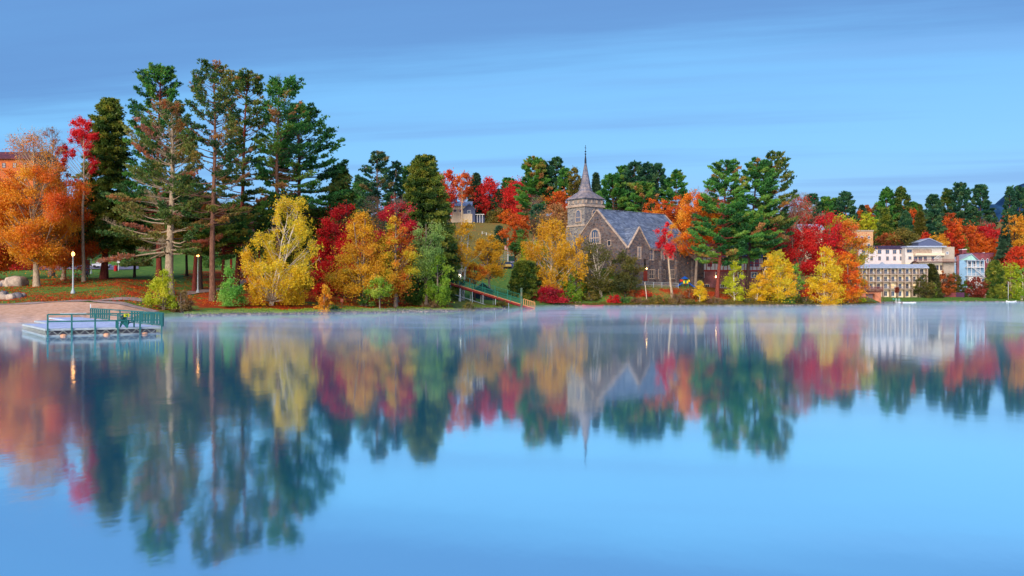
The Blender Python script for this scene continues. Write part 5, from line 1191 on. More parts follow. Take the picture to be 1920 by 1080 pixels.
m = MB(); gx0, gx1 = B.fx(1703), B.fx(1722); m.prism([(gx0, -1.6, z_(498)), (gx1, -1.6, z_(498)), ((gx0 + gx1) / 2 + 1, -1.6, z_(490))], (0, 1.55, 0)); m.build('porch_gable', CREAM, B.root)
m = MB(); gable_roof(m, gx0, gx1, -1.8, -0.02, z_(498) + .02, z_(489.8), 'y', .3, .15); m.build('gable_roof', IRON, B.root)
B = Bld('rooftop_house', 1722, 412, 0, 556, 'blue-grey gabled penthouse sitting up behind the terraces', 'building')
xr = B.fx(1766); z1 = B.fx(1740, 458)[1]; z2 = B.fx(1740, 447.5)[1]; xk = B.fx(1742)
m = MB(); m.prism([(0, 0, -3), (xr, 0, -3), (xr, 0, z1), (xk, 0, z2), (0, 0, z1 + 1.0)], (0, 9, 0)); m.build('wall', GREYB, B.root)
m = MB(); m.prism([(-.3, -.4, z1 + 0.85), (xk, -.4, z2 + .02), (xk, -.4, z2 + .3), (-.3, -.4, z1 + 1.15)], (0, 9.8, 0)); m.prism([(xr + .4, -.4, z1 - .1), (xk + .003, -.4, z2 + .02), (xk + .003, -.4, z2 + .3), (xr + .4, -.4, z1 + .2)], (0, 9.8, 0)); m.build('roof', ROOFL, B.root)
# ---- tan block up the hill
TN = surf('tan_brick', [c(192, 146, 108), c(212, 168, 126)], scale=0.9, rough=0.85, bump=0.1)
B = Bld('tan_apartment_block', 1588, 440, 0, 500, 'tan flat-roofed block with small white windows above the hotel, half hidden by red leaves', 'building')
xr = B.fx(1637); z1 = B.fx(1600, 434)[1]
m = MB(); m.box(0, xr, 0, 12, -4, z1); m.build('wall', TN, B.root)
m = MB(); m.box(-.25, xr + .25, -.25, 12.25, z1 + .003, z1 + .7); m.build('roof', TAN, B.root)
for ro in (447.5, 461.5, 475):
    for pa in (1591, 1602.5, 1613.5, 1626):
        x0_, b_ = B.fx(pa, ro); x1_, t_ = B.fx(pa + 5.5, ro - 5); window(B, wall_plane('f', 0), x0_, x1_, b_, t_, WHITE, GLASS_B, mull=(2, 1), fw=0.16)
m = MB(); m.box(B.fx(1594), B.fx(1612), 3, 9, z1 + .71, B.fx(1600, 423)[1]); m.prism([(B.fx(1597), 2.6, B.fx(1600, 424)[1]), (B.fx(1613), 2.6, B.fx(1600, 424)[1]), (B.fx(1613), 2.6, B.fx(1600, 420.5)[1])], (0, 5, 0)); m.build('penthouse', WHITE, B.root)
B = Bld('cream_house', 1500, 372, 0, 478, 'cream house with a pale metal roof showing through the scarlet maple', 'house')
xr = B.fx(1544); z1 = B.fx(1520, 430)[1]; z2 = B.fx(1520, 420)[1]
m = MB(); m.box(0, xr, 0, 9, -6, z1); m.build('wall', CREAM, B.root)
m = MB(); gable_roof(m, 0, xr, 0, 9, z1 + .02, z2, 'x', .5); m.build('roof', ROOFL, B.root)
for pa, yb in ((1530, 424), (1512, 458), (1526, 440), (1508, 440)):
    x0_, b_ = B.fx(pa, yb + 9); x1_, t_ = B.fx(pa + 8, yb + 4); window(B, wall_plane('f', 0), x0_, x1_, b_, t_, WHITE, GLASS, mull=(2, 1), fw=0.15)

# ---- blue porch house and brick block
LBL = surf('pale_blue_siding', [c(120, 160, 196), c(150, 186, 214)], scale=0.6, stretch=(1, 1, 10), rough=0.7, bump=0.05)
MINT = surf('mint_wall', [c(140, 186, 176), c(164, 206, 196)], scale=0.6, rough=0.7)
B = Bld('blue_porch_house', 1789, 420, 0, 553, 'pale blue house with white two-level porches, outside stair and a red brick chimney', 'house')
def zb2(py, yo=0): return B.fx(1820, py, yo)[1]
xr = B.fx(1846); gx0, gx1 = B.fx(1800), B.fx(1832)
m = MB(); m.box(0, xr, 0, 10, -2, zb2(488)); m.build('wall', LBL, B.root)
m = MB(); m.prism([(gx0, -.02, zb2(488) + .003), (gx1, -.02, zb2(488) + .003), ((gx0 + gx1) / 2 + 1.2, -.02, zb2(477))], (0, 9, 0)); m.build('gable', MINT, B.root)
m = MB(); xk = (gx0 + gx1) / 2 + 1.2
m.prism([(gx0 - .5, -.6, zb2(488) - .1), (xk, -.6, zb2(476.5)), (xk, -.6, zb2(476.5) + .3), (gx0 - .5, -.6, zb2(488) + .2)], (0, 10.6, 0)); m.prism([(gx1 + .5, -.6, zb2(488) - .1), (xk + .003, -.6, zb2(476.5)), (xk + .003, -.6, zb2(476.5) + .3), (gx1 + .5, -.6, zb2(488) + .2)], (0, 10.6, 0))
m.prism([(-.4, -.5, zb2(489)), (-.4, 9, zb2(475)), (-.4, 9, zb2(475) + .3), (-.4, -.5, zb2(489) + .3)], (gx0 - .1, 0, 0)); m.build('roof', ROOFL, B.root)
px0_, px1_ = B.fx(1813, None, -2), B.fx(1846, None, -2)
for lvn, (yf, yt) in enumerate(((500.5, 489), (517, 501.5))):
    s_ = MB(); zf = zb2(yf, -2); s_.box(px0_, px1_, -2.2, -.02, zf - .3, zf)
    for i in range(5): x = px0_ + (px1_ - px0_ - .2) * i / 4; s_.box(x, x + .2, -2.15, -1.95, zf, zb2(yt, -2))
    for i in range(20): x = px0_ + (px1_ - px0_ - .1) * i / 19; s_.box(x, x + .06, -2.08, -2.02, zf + .1, zf + .95)
    s_.box(px0_, px1_, -2.1, -2.0, zf + .95, zf + 1.05); s_.build('porch', WHITE, B.root)
m = MB(); m.box(px0_ - .2, px1_ + .2, -2.5, -.03, zb2(489, -2), zb2(487.5, -2)); m.build('porch_roof', ROOFL, B.root)
r = MB(); xs0, xs1 = B.fx(1824, None, -3), B.fx(1846, None, -3)
for i in range(12): t = i / 11; x = xs0 + (xs1 - xs0) * t; zt = zb2(502, -3) * (1 - t) + zb2(520, -3) * t; r.box(x, x + .5, -3.4, -2.3, zt - .12, zt)
r.bar((xs0, -3.4, zb2(502, -3) + 1), (xs1, -3.4, zb2(520, -3) + 1), .12); r.bar((xs0, -3.4, zb2(502, -3)), (xs1, -3.4, zb2(520, -3)), .2); r.build('outside_stair', WHITE, B.root)
m = MB(); m.box(B.fx(1812), B.fx(1846), -2.1, -.05, -1, zb2(519.5, -2)); m.build('ground_storey', WHITE, B.root)
for pa, pb, ya, yb in ((1791, 1795, 498, 491), (1815, 1821, 500, 491), (1825, 1831, 500, 491), (1836, 1842, 500, 491), (1836, 1843, 528, 522)):
    x0_, b_ = B.fx(pa, ya); x1_, t_ = B.fx(pb, yb); window(B, wall_plane('f', 0 if ya < 520 else -2.1), x0_, x1_, b_, t_, WHITE, GLASS_B, mull=(1, 2), fw=0.12)
m = MB(); m.box(B.fx(1794.5, None, -.9), B.fx(1798.5, None, -.9), -.9, -.01, -1.5, zb2(479.5, -.9)); m.build('chimney', BR, B.root)
BR2 = brick_mat('maroon_brick', c(122, 48, 66), c(146, 64, 76), c(120, 80, 90), w=0.5, h=0.16)
B = Bld('brick_commercial_block', 1811, 436, 0, 552, 'maroon brick block with parapet behind the pale blue porch house', 'building')
xr = B.fx(1863); z1 = B.fx(1840, 476)[1]
m = MB(); m.box(0, xr, 0, 12, -2, z1); m.build('wall', BR2, B.root)
m = MB(); m.box(-.2, xr + .2, -.2, 12.2, z1 + .003, z1 + .5); m.build('parapet', surf('maroon_trim', [c(110, 60, 84)], scale=1), B.root)
for pa in (1850, 1856.5, 1862 - 4):
    pass
for pa in (1840, 1849.5, 1856):
    x0_, b_ = B.fx(pa, 493); x1_, t_ = B.fx(pa + 4.2, 484.5); window(B, wall_plane('f', 0), x0_, x1_, b_, t_, WHITE, GLASS_B, mull=(1, 2), fw=0.15, kind='arch')
m = MB(); m.box(B.fx(1808), B.fx(1816), 2, 5, z1 - 2, B.fx(1812, 468)[1]); ch = m.build('chimney', BR2, B.root); MB().box(B.fx(1808) - .2, B.fx(1816) + .2, 1.8, 5.2, B.fx(1812, 468)[1] + .003, B.fx(1812, 467)[1] + .1).build('cap', WHITE, ch)
m = MB(); m.box(B.fx(1846), B.fx(1848.5), 1, 2, z1, B.fx(1848, 473)[1]); m.build('vent', WHITE, B.root)

# ---- boathouse with red deck
OB = brick_mat('orange_brick', c(184, 96, 62), c(206, 118, 76), c(190, 140, 110), w=0.5, h=0.17)
B = Bld('boathouse', 1615, 330, 8, 567.5, 'small orange brick boathouse with dark red railed deck on its roof by the dock', 'boathouse')
xr = B.fx(1652); z1 = B.fx(1630, 547)[1]; z2 = B.fx(1630, 538.5)[1]
xo0, xo1 = B.fx(1623.5), B.fx(1640)
m = MB(); m.box(0, xo0, 0, 7, -1.5, z1); m.box(xo1, xr, 0, 7, -1.5, z1); m.box(xo0 + .003, xo1 - .003, 0, 7, z1 - .8, z1); m.box(xo0 + .003, xo1 - .003, 6, 7, -1.5, z1 - .81); m.build('wall', OB, B.root)
m = MB(); m.box(-.5, xr + .5, -.6, 7.5, z1 + .003, z1 + .3); m.build('deck', WOOD_D, B.root)
m = MB(); rz = z1 + .31
for i in range(30): x = -.4 + (xr + .8) * i / 29; m.box(x - .05, x + .05, -.5, -.4, rz, z2)
m.box(-.45, xr + .45, -.52, -.38, z2, z2 + .12); m.build('railing', surf('maroon_paint', [c(104, 34, 44), c(128, 44, 52)], scale=2), B.root)
m = MB(); m.box(xo0 + .1, xo1 - .1, 1.0, 1.1, -1, z1 - .82); m.build('boat_door', surf('dull_mauve_door', [c(120, 96, 100), c(140, 116, 116)], scale=1, stretch=(6, 1, 1)), B.root)
# ------------------------------------------------------------------ floating dock
GRN = surf('green_rail_paint', [c(34, 92, 92), c(50, 116, 112)], scale=2, rough=0.6, bump=0.05)
DECKM = brick_mat('frosted_deck', c(176, 186, 214), c(198, 208, 232), c(140, 150, 184), w=6.0, h=0.14, msize=0.01, rough=0.8, bump=0.1)
def deck_mat():
    if 'deck_top' in MATS: return MATS['deck_top']
    m, nt, out = new_mat('deck_top'); p = N(nt, 'ShaderNodeBsdfPrincipled', Roughness=0.8)
    tc = N(nt, 'ShaderNodeTexCoord'); w_ = N(nt, 'ShaderNodeTexWave', Scale=1.1, Distortion=0.3, Detail=2); w_.bands_direction = 'Y'; L(nt, tc.outputs['Object'], w_.inputs['Vector'])
    n = N(nt, 'ShaderNodeTexNoise', Scale=1.3, Detail=5); L(nt, tc.outputs['Object'], n.inputs['Vector'])
    r = ramp(nt, n.outputs['Fac'], [(0.3, c(158, 170, 206)), (0.55, c(190, 200, 228)), (0.75, c(204, 212, 234))])
    d = ramp(nt, w_.outputs['Fac'], [(0.0, (0.72, 0.72, 0.76, 1)), (0.2, (1, 1, 1, 1))]); x = N(nt, 'ShaderNodeMix', data_type='RGBA'); x.blend_type = 'MULTIPLY'; x.inputs[0].default_value = 1
    L(nt, r.outputs[0], x.inputs[6]); L(nt, d.outputs[0], x.inputs[7]); L(nt, x.outputs[2], p.inputs['Base Color']); L(nt, p.outputs[0], out.inputs[0]); MATS['deck_top'] = m; return m
DK = deck_mat(); WETW = surf('wet_timber', [c(56, 52, 60), c(92, 84, 88)], scale=2, rough=0.6); GALV = surf('galvanised', [c(150, 158, 164), c(176, 184, 188)], scale=3, rough=0.5, bump=0)
D = empty('swimming_dock', (-34.8, 66.3, 0.2), R(35.2)); tag(D, 'floating swimming dock with frosted deck and green railings, moored off the beach', 'dock')
Wd, Ld = 8.2, 13.7
m = MB(); m.box(0, Wd, 0, Ld, 0.27, 0.37); m.box(2.2, Wd, Ld + .003, 24, 0.27, 0.366); m.build('deck', DK, D)
m = MB()
for (x0, x1, y0, y1) in ((-0.02, Wd + .02, -0.1, -.003), (-0.1, -.021, -.1, Ld), (Wd + .021, Wd + .1, -.1, 24), (0, 2.1, Ld, Ld + .1), (2.1, 2.19, Ld, 24), (2.1, Wd, 24.003, 24.1)): m.box(x0, x1, y0, y1, 0.22, 0.375); m.box(x0, x1, y0, y1, -0.19, -0.12)
m.build('edge_frame', GALV, D)
m = MB(); m.box(.3, Wd - .3, .3, Ld - .3, -.5, .15); m.box(2.5, Wd - .3, Ld + .3, 23.7, -.5, .15); m.build('float', WETW, D)
m = MB(); n = 22
for i in range(n):
    x0, x1 = Wd * i / n, Wd * (i + 1) / n; a, b = (-.12, .22) if i % 2 == 0 else (.22, -.12); m.bar((x0, -.06, a), (x1, -.06, b), .03)
n = 36
for i in range(n):
    y0, y1 = Ld * i / n, Ld * (i + 1) / n; a, b = (-.12, .22) if i % 2 == 0 else (.22, -.12); m.bar((-.06, y0, a), (-.06, y1, b), .03)
m.build('truss', surf('pale_truss', [c(176, 180, 170)], scale=2, bump=0), D)
def rail(p0, p1, nposts, balus, zb=0.37, h=1.07, posts_to=None, name='railing', parent=None, mat=None, mid=True, bw=.07):
    m = MB(); p0 = Vector(p0); p1 = Vector(p1); d = p1 - p0
    for i in range(nposts):
        p = p0 + d * i / (nposts - 1); m.bar((p.x, p.y, (posts_to if posts_to is not None else zb)), (p.x, p.y, zb + h), 0.11)
    for z in ((zb + h, zb + h * .5) if mid else (zb + h, zb + 0.12)):
        m.bar((p0.x, p0.y, z), (p1.x, p1.y, z), 0.07, 0.10)
    if balus:
        k = int(d.length / balus)
        for i in range(1, k): p = p0 + d * i / k; m.bar((p.x, p.y, zb + .1), (p.x, p.y, zb + h), bw)
    return m.build(name, mat or GRN, parent or D)
rail((0.06, -0.16, 0), (Wd, -0.16, 0), 6, 0, posts_to=-0.3)
rail((Wd + .16, 0, 0), (Wd + .16, 11, 0), 4, 1.0, mid=False, bw=.13); rail((Wd + .16, 11.2, 0), (Wd + .16, 21, 0), 3, 0)
rail((Wd + .16, 21.2, 0), (Wd + .16, 31, 0), 4, 1.0, mid=False, bw=.14)
m = MB(); m.box(5.0, Wd, 24.11, 36, 0.26, 0.38); m.build('gangway', DK, D)
for i, x in enumerate((1.1, 4.1, 6.9)): MB().lathe([(0.12, -.1), (.22, -.02), (.22, .1), (.1, .16)], 10, (x, -0.32, -.2)).build('buoy', surf('faded_orange', [c(196, 132, 96), c(216, 160, 120)], scale=2), D)
m = MB(); m.bar((0.9, -0.16, 1.5), (2.7, -0.16, 1.5), .05); m.bar((Wd + .16, 31, .3), (Wd + .16, 31, 1.9), .08); m.build('rescue_pole', WHITE, D)
sg = MB().box(5.35, 5.75, -0.28, -0.24, 1.18, 1.44).build('warning_sign', surf('yellow_sign', [c(196, 196, 50)], scale=.5, bump=0, contrast=.05), D)
m = MB(); m.bar((5.45, -.285, 1.24), (5.65, -.285, 1.38), .03); m.bar((5.45, -.285, 1.38), (5.65, -.285, 1.24), .03); m.box(5.50, 5.60, -.287, -.281, 1.40, 1.43); m.build('sign_symbol', surf('sign_black', [c(24, 40, 30)], scale=1, bump=0), sg)
def adirondack(name, loc, rz, mat, label, group=None, s=1.0):
    o = empty(name, loc, rz); tag(o, label, 'chair', group); o.scale = (s, s, s)
    m = MB()
    for i in range(5): x = -.26 + i * .115; m.prism([(x, -.28, .40), (x, .22, .27), (x, .22, .30), (x, -.28, .43)], (.1, 0, 0))
    m.build('seat', mat, o); m = MB()
    for i in range(5):
        x = -.26 + i * .115; t = .98 - .03 * abs(i - 2) ** 2; m.prism([(x, .18, .25), (x, .48, t), (x, .51, t), (x, .21, .25)], (.1, 0, 0))
    m.build('backrest', mat, o)
    for s_ in (-1, 1):
        MB().box(s_ * .34 - .07, s_ * .34 + .07, -.38, .38, .55, .58).build('armrest', mat, o)
        MB().box(s_ * .34 - .03, s_ * .34 + .03, -.33, -.23, 0, .55).build('leg', mat, o)
        MB().prism([(s_ * .34 - .03, .2, .3), (s_ * .34 - .03, .42, 0), (s_ * .34 - .03, .5, 0), (s_ * .34 - .03, .33, .55), (s_ * .34 - .03, .22, .55)], (.06, 0, 0)).build('leg', mat, o)
    return o
q = 4573
def dockpt(px, py): Y = 4240 / (py - 553); return (ptx(px, Y), Y, 0.572)
adirondack('garden_chair', dockpt(226, 615.5), R(-62), surf('teal_chair', [c(16, 82, 84), c(24, 100, 98)], scale=2, bump=0), 'teal green slatted armchair standing on the floating dock')
adirondack('garden_chair', dockpt(240, 614), R(70), surf('teal_chair', []), 'second teal armchair turned towards the other on the floating dock, nearer the baluster railing')

# ------------------------------------------------------------------ lamps
LAMPW = surf('lamp_post_grey', [c(150, 160, 166), c(184, 192, 196)], scale=3, rough=0.5, bump=0)
def street_lamp(px, Y, top, label, col=(1.0, 0.38, 0.08, 1), power=60, gl_=22.0, fat=1.0, name='street_lamp'):
    X, Y, z0 = gp(px, Y); h = ptz(top, Y) - z0; o = empty(name, (X, Y, z0)); tag(o, label, 'street lamp')
    m = MB(); m.lathe([(.32 * fat, -0.2), (.30 * fat, .3), (.17 * fat, .6), (.12 * fat, .9), (.085 * fat, h * .6), (.075 * fat, h - .75), (.14 * fat, h - .68), (.14 * fat, h - .6)], 12); m.build('pole', LAMPW, o, True)
    m = MB(); m.lathe([(.12, h - .6), (.24, h - .45), (.27, h - .22), (.18, h - .03), (.08, h + .05)], 12); m.build('globe', glow('lamp_glow_%d' % int(gl_), col, gl_), o, True)
    m = MB(); m.lathe([(.09, h + .05), (.05, h + .14), (.015, h + .3)], 8); m.build('finial', LAMPW, o, True)
    return o
street_lamp(137, 147, 473, 'lit lamp post with pale pole and glowing orange globe on the leaf-strewn lawn', power=1500, gl_=7, fat=1.15)
street_lamp(371, 161, 475, 'lit park lamp between the twin dark pine trunks', gl_=9)
street_lamp(171, 205, 442, 'distant tall park lamp glowing through the orange leaves', gl_=8, fat=.7)
street_lamp(862, 196, 515, 'lit white lamp at the upper end of the green footbridge', col=(1.0, .86, .66, 1), gl_=6)

# ------------------------------------------------------------------ picnic tables, boards, bins on the left lawn
def picnic(px, Y, rz, mat, label, s=1.0):
    o = empty('picnic_table', gp(px, Y), rz); tag(o, label, 'picnic table'); o.scale = (s, s, s)
    m = MB()
    for i in range(5): m.box(-1, 1, -.38 + i * .155, -.25 + i * .155, .72, .76)
    m.build('tabletop', mat, o)
    for y in (-.75, .62): MB().box(-1, 1, y, y + .26, .42, .46).build('seat', mat, o)
    for x in (-.7, .7):
        m = MB(); m.bar((x, -.6, 0), (x, -.2, .72), .09); m.bar((x, .6, 0), (x, .2, .72), .09); m.bar((x, -.75, .4), (x, .88, .4), .09); m.build('leg', mat, o)
picnic(133, 166, R(6), surf('red_brown_table', [c(120, 58, 44), c(148, 76, 56)], scale=2), 'reddish wooden picnic table behind the first lamp post', 1.35)
picnic(153, 184, R(0), surf('dark_table', [c(30, 26, 44), c(44, 38, 56)], scale=2), 'dark purple-black picnic table on the lawn further back', 1.3)
picnic(468, 226, R(10), surf('grey_table', [c(150, 156, 160)], scale=2), 'pale grey picnic table on the far lawn below the pavilion', 1.2)
def sign(name, px, Y, w, h0, h1, panel, label, cat='sign', post=None, double=True):
    o = empty(name, gp(px, Y)); tag(o, label, cat); pm = post or WOOD_D
    for x in ((-w / 2 + .05, w / 2 - .05) if double else (0,)): MB().box(x - .05, x + .05, .03, .13, -.3, h1 + .05).build('post', pm, o)
    MB().box(-w / 2, w / 2, -.03, .027, h0, h1).build('panel', panel, o); return o
DARKP = surf('black_board', [c(22, 24, 44), c(34, 36, 60)], scale=1)
sign('notice_board', 163, 190, 1.1, 0.4, 3.6, DARKP, 'tall dark notice board standing between the tree trunks on the lawn', 'notice board')
sign('notice_board', 641, 155, .5, 1.2, 1.75, surf('red_brown_table', []), 'small reddish sign on a thin post among fallen leaves by the water', double=False)
sign('notice_board', 222, 216, .7, 1.9, 2.5, WHITE, 'white sign on a pale post beside the red litter bin', post=WHITE, double=False)
o = empty('litter_bin', gp(217, 214)); tag(o, 'red litter bin on the far edge of the lawn', 'litter bin')
m = MB(); m.lathe([(.38, 0), (.42, .1), (.42, 1.1), (.38, 1.15)], 12); m.build('body', surf('red_enamel', [c(176, 20, 30), c(200, 30, 36)], scale=2, rough=.4, bump=0), o); MB().lathe([(.44, 1.15), (.44, 1.25), (.2, 1.45)], 12).build('lid', surf('red_enamel', []), o)
sign('notice_board', 450, 225, .5, 1.1, 1.6, surf('grey_table', []), 'tiny grey post sign on the far lawn', double=False)

# ------------------------------------------------------------------ boulders
RK = surf('boulder_granite', [c(120, 104, 96), c(176, 156, 140), c(206, 186, 166)], scale=1.1, rough=0.95, bump=0.8, bdist=0.1)
RKD = surf('boulder_dark', [c(70, 66, 76), c(108, 102, 108), c(136, 128, 128)], scale=1.3, rough=0.95, bump=0.8, bdist=0.1)
def boulder(loc, sx, sy, sz, seed, mat, label, group):
    bm = bmesh.new(); bmesh.ops.create_icosphere(bm, subdivisions=3, radius=1); r = random.Random(seed); ph = [r.uniform(0, 6) for _ in range(6)]
    for v in bm.verts:
        c_ = v.co; k = 1 + .13 * math.sin(c_.x * 2.3 + ph[0]) + .12 * math.sin(c_.y * 2.9 + ph[1]) + .10 * math.sin(c_.z * 3.1 + ph[2]) + .04 * math.sin(c_.x * 7 + c_.y * 6 + ph[3])
        f = 1.25; p_ = Vector((math.copysign(abs(c_.x) ** (1 / f), c_.x), math.copysign(abs(c_.y) ** (1 / f), c_.y), math.copysign(abs(c_.z) ** (1 / f), c_.z))) * k
        v.co = Vector((p_.x * sx, p_.y * sy, max(p_.z * sz, -sz * .6)))
    me = bpy.data.meshes.new('boulder'); bm.to_mesh(me); bm.free(); me.shade_smooth(); o = link('boulder', me, None, mat); o.location = loc; o.rotation_euler = (0, 0, r.uniform(-.4, .4)); tag(o, label, 'boulder', group)
bl = [(5, 516, 545, 14, 12, RK, 'tan boulder at the upper left, half cut by the left edge'), (17, 523, 546, 36, 14, RK, 'largest pale rounded boulder of the upper left group'), (36, 529, 548, 16, 9, RK, 'smaller pale boulder right of the largest one'), (2, 533, 552, 12, 8, RKD, 'dark stone at the left edge below the upper boulders'),
      (3, 550, 560, 12, 9, RK, 'light boulder at the left edge above the beach path'), (9, 556, 566, 14, 11, RKD, 'grey wall boulder above the beach path, left'), (20, 556, 567, 14, 10, RK, 'tan wall boulder above the beach path, middle'), (32, 558, 567, 18, 7, RKD, 'flat grey slab boulder above the beach path'), (42, 562, 568, 10, 6, RK, 'small pale boulder ending the row above the beach path'), (12, 564, 569, 14, 7, RK, 'low tan boulder touching the beach path'), (13, 540, 556, 8, 5, RKD, 'small dark stone between the two boulder groups')]
for i, (px, yt, yb, w_, h_, mt, lab) in enumerate(bl):
    Y = 158 if yt < 545 else 140; Y += (i % 3) * .8; s = F_PX / Y; X, _, z = gp(px + w_ * .3 if yt < 545 else px, Y); h_m = h_ / s * 1.5
    boulder((X, Y, z + h_m * .25), w_ / s * .62, w_ / s * .5, h_m * .6, i, mt, lab, 'boulders at the left edge')
# rubble along the waterline and fallen leaves: nobody could count them
def scatter_rocks(name, pxr, n, seed, label, smin=.12, smax=.4, Yoff=(-1.0, 2.6)):
    rng = np.random.default_rng(seed); bm = bmesh.new(); bmesh.ops.create_icosphere(bm, subdivisions=1, radius=1); bv = np.array([v.co[:] for v in bm.verts]); bf = np.array([[v.index for v in f.verts] for f in bm.faces]); bm.free()
    px = rng.uniform(*pxr, n); Vs, Fs, T = [], [], []; k = 0
    shore = {}
    Yg_ = np.arange(85, 420, 0.5)
    for i in range(n):
        key = int(px[i] // 6)
        if key not in shore:
            z_ = hgt(ptx(px[i], 1) * Yg_, Yg_); shore[key] = Yg_[np.argmax(z_ > 0.0)]
        Y = shore[key] + rng.uniform(*Yoff); X = ptx(px[i], Y); z = max(gz(X, Y), -.05); s = rng.uniform(smin, smax)
        v = bv * (1 + rng.normal(0, .16, (len(bv), 1))) * np.array([s * rng.uniform(.8, 1.6), s, s * rng.uniform(.5, .8)]) + np.array([X, Y, z + s * .15])
        Vs.append(v); Fs.append(bf + k); T.append(np.full(len(bf), rng.uniform())); k += len(bv)
    mt = MATS.get('shore_stone')
    if mt is None:
        mt = leaf_mat('shore_stone', [c(48, 42, 44), c(82, 70, 64), c(118, 102, 90), c(160, 142, 124)], 0.0)
    tag(np_mesh(name, np.concatenate(Vs), np.concatenate(Fs), mt, None, np.concatenate(T)), label, 'stones', None, 'stuff')
scatter_rocks('shore_stones', (345, 720), 900, 1, 'rough stones lining the waterline of the leafy left bank', .1, .26, (-.6, 1.2))
scatter_rocks('shore_stones', (720, 948), 1500, 2, 'pale rubble bank beneath the footbridge', .1, .3, (-1, 3.5))
scatter_rocks('shore_stones', (1060, 1640), 500, 3, 'dark stones at the foot of the right bank shrubs', .12, .32, (-.6, 1.2))
scatter_rocks('shore_stones', (1660, 1960), 400, 4, 'low pale stones edging the hotel lawn', .15, .4, (-.5, 2))
def ground_leaves(name, zones, n, seed, pal, label, size=.2):
    rng = np.random.default_rng(seed); P = []
    tot = sum(z[4] for z in zones)
    for (p0, p1, Y0, Y1, wt) in zones:
        k = int(n * wt / tot); px = rng.uniform(p0, p1, k); Y = rng.uniform(Y0, Y1, k); X = ptx(px, 1) * Y; z = hgt(X, Y)
        den = np.sin(X * .25 + 2 * np.sin(Y * .11)) + np.sin(Y * .3 + X * .13) + rng.uniform(-1.6, 1.6, k)
        ok = (z > .35) & (den > -.3); P.append(np.stack([X, Y, z + rng.uniform(.03, .09, k)], 1)[ok])
    P = np.concatenate(P); V, F = leaves(rng, P, size, up=3.0)
    tag(np_mesh(name, V, F, LM(pal), None, rng.uniform(0, 1, len(P))), label, 'fallen leaves', None, 'stuff')
ground_leaves('fallen_leaves', [(-60, 350, 134.5, 160, 5), (60, 330, 158, 178, 2)], 15000, 7, 'red_orange', 'red and orange fallen leaves scattered over the lawn around the lamp post', .22)
ground_leaves('fallen_leaves', [(345, 850, 146, 215, 5)], 18000, 8, 'orange', 'red-brown fallen leaves carpeting the bank under the maples', .24)
ground_leaves('fallen_leaves', [(1160, 1620, 246, 285, 5)], 14000, 9, 'rust', 'rusty fallen leaves on the slope below the church and timbered house', .3)
def grass_bank(name, pxr, n, seed, label, pal, Yoff=(.2, 5), h=.3):
    rng = np.random.default_rng(seed); px = rng.uniform(*pxr, n); Yg_ = np.arange(85, 420, .5); sh = {}
    Y = np.empty(n)
    for i in range(n):
        key = int(px[i] // 6)
        if key not in sh: z_ = hgt(ptx(px[i], 1) * Yg_, Yg_); sh[key] = Yg_[np.argmax(z_ > 0.05)]
        Y[i] = sh[key] + rng.uniform(*Yoff)
    X = ptx(px, 1) * Y; z = hgt(X, Y); P = np.stack([X, Y, z + h * .25], 1); D = np.tile([0, 0, 2.2], (n, 1))
    V, F, ix = tufts(rng, P, D.astype(float), h, .035, 4); T = rng.uniform(0, 1, n)
    tag(np_mesh(name, V, F, LM(pal), None, T[ix]), label, 'grass', None, 'stuff')
grass_bank('grass', (345, 960), 9000, 11, 'green and straw coloured grass along the left bank', 'lime')
grass_bank('grass', (1050, 1660), 9000, 12, 'dry grass between the shrubs of the right bank', 'olive', (.2, 5), .45)
grass_bank('grass', (1655, 1960), 3500, 13, 'short lawn grass before the hotel', 'green', (.3, 18), .3)

# ------------------------------------------------------------------ footbridge over the shore (old toboggan ramp)
a = Vector((ptx(835, 196), 196, ptz(527, 196))); b = Vector((ptx(1000, 201), 201, ptz(577.5, 201))); d = (b - a); Ln = d.length; dn = d.normalized(); side_ = Vector((-dn.y, dn.x, 0)).normalized()
FB = empty('footbridge', (b.x, b.y, 0)); tag(FB, 'long sloping footbridge with orange deck, dark red beams and green mesh railings', 'footbridge')
o_ = Vector((b.x, b.y, 0)); A = a - o_; Bv = b - o_
OD = surf('orange_planks', [c(206, 126, 78), c(226, 156, 108)], scale=2); DR = surf('oxide_beam', [c(126, 36, 30), c(150, 50, 40)], scale=2); MESH = surf('green_mesh', [c(20, 104, 84), c(34, 124, 100)], scale=2, rough=.6, bump=0)
def off(p, s_, z): return p + side_ * s_ + Vector((0, 0, z))
m = MB(); nn_ = 60
for i in range(nn_): p0 = A + d * (i / nn_); p1 = A + d * ((i + .86) / nn_); m.prism([off(p0, -1.3, 0), off(p1, -1.3, 0), off(p1, -1.3, -.2), off(p0, -1.3, -.2)], tuple(side_ * 2.6))
m.build('deck', OD, FB)
for s_ in (-1.2, 1.2):
    m = MB(); m.bar(off(A, s_, -.38), off(Bv, s_, -.38), .2, .42); m.build('beam', DR, FB)
for s_ in (-1.25, 1.25):
    m = MB(); k = 46; hh = 2.3 if s_ > 0 else 1.1
    p_end = A + d * .86
    for i in range(k + 1): p = A + d * (.86 * i / k); m.bar(off(p, s_, .05), off(p, s_, hh), .045)
    for z in (hh, hh * .5, .2): m.bar(off(A, s_, z), off(p_end, s_, z), .07)
    for i in range(7): p = A + d * (.86 * i / 6); m.bar(off(p, s_, -.3), off(p, s_, hh + .15), .14)
    m.build('railing', MESH, FB)
p = A + d * .86
MB().box(p.x - .2, p.x + .2, p.y - 1.5, p.y - 1.1, -1.0, p.z + 3.7).build('end_post', surf('weathered_green_post', [c(40, 96, 84), c(120, 110, 84)], scale=1), FB)
m = MB()
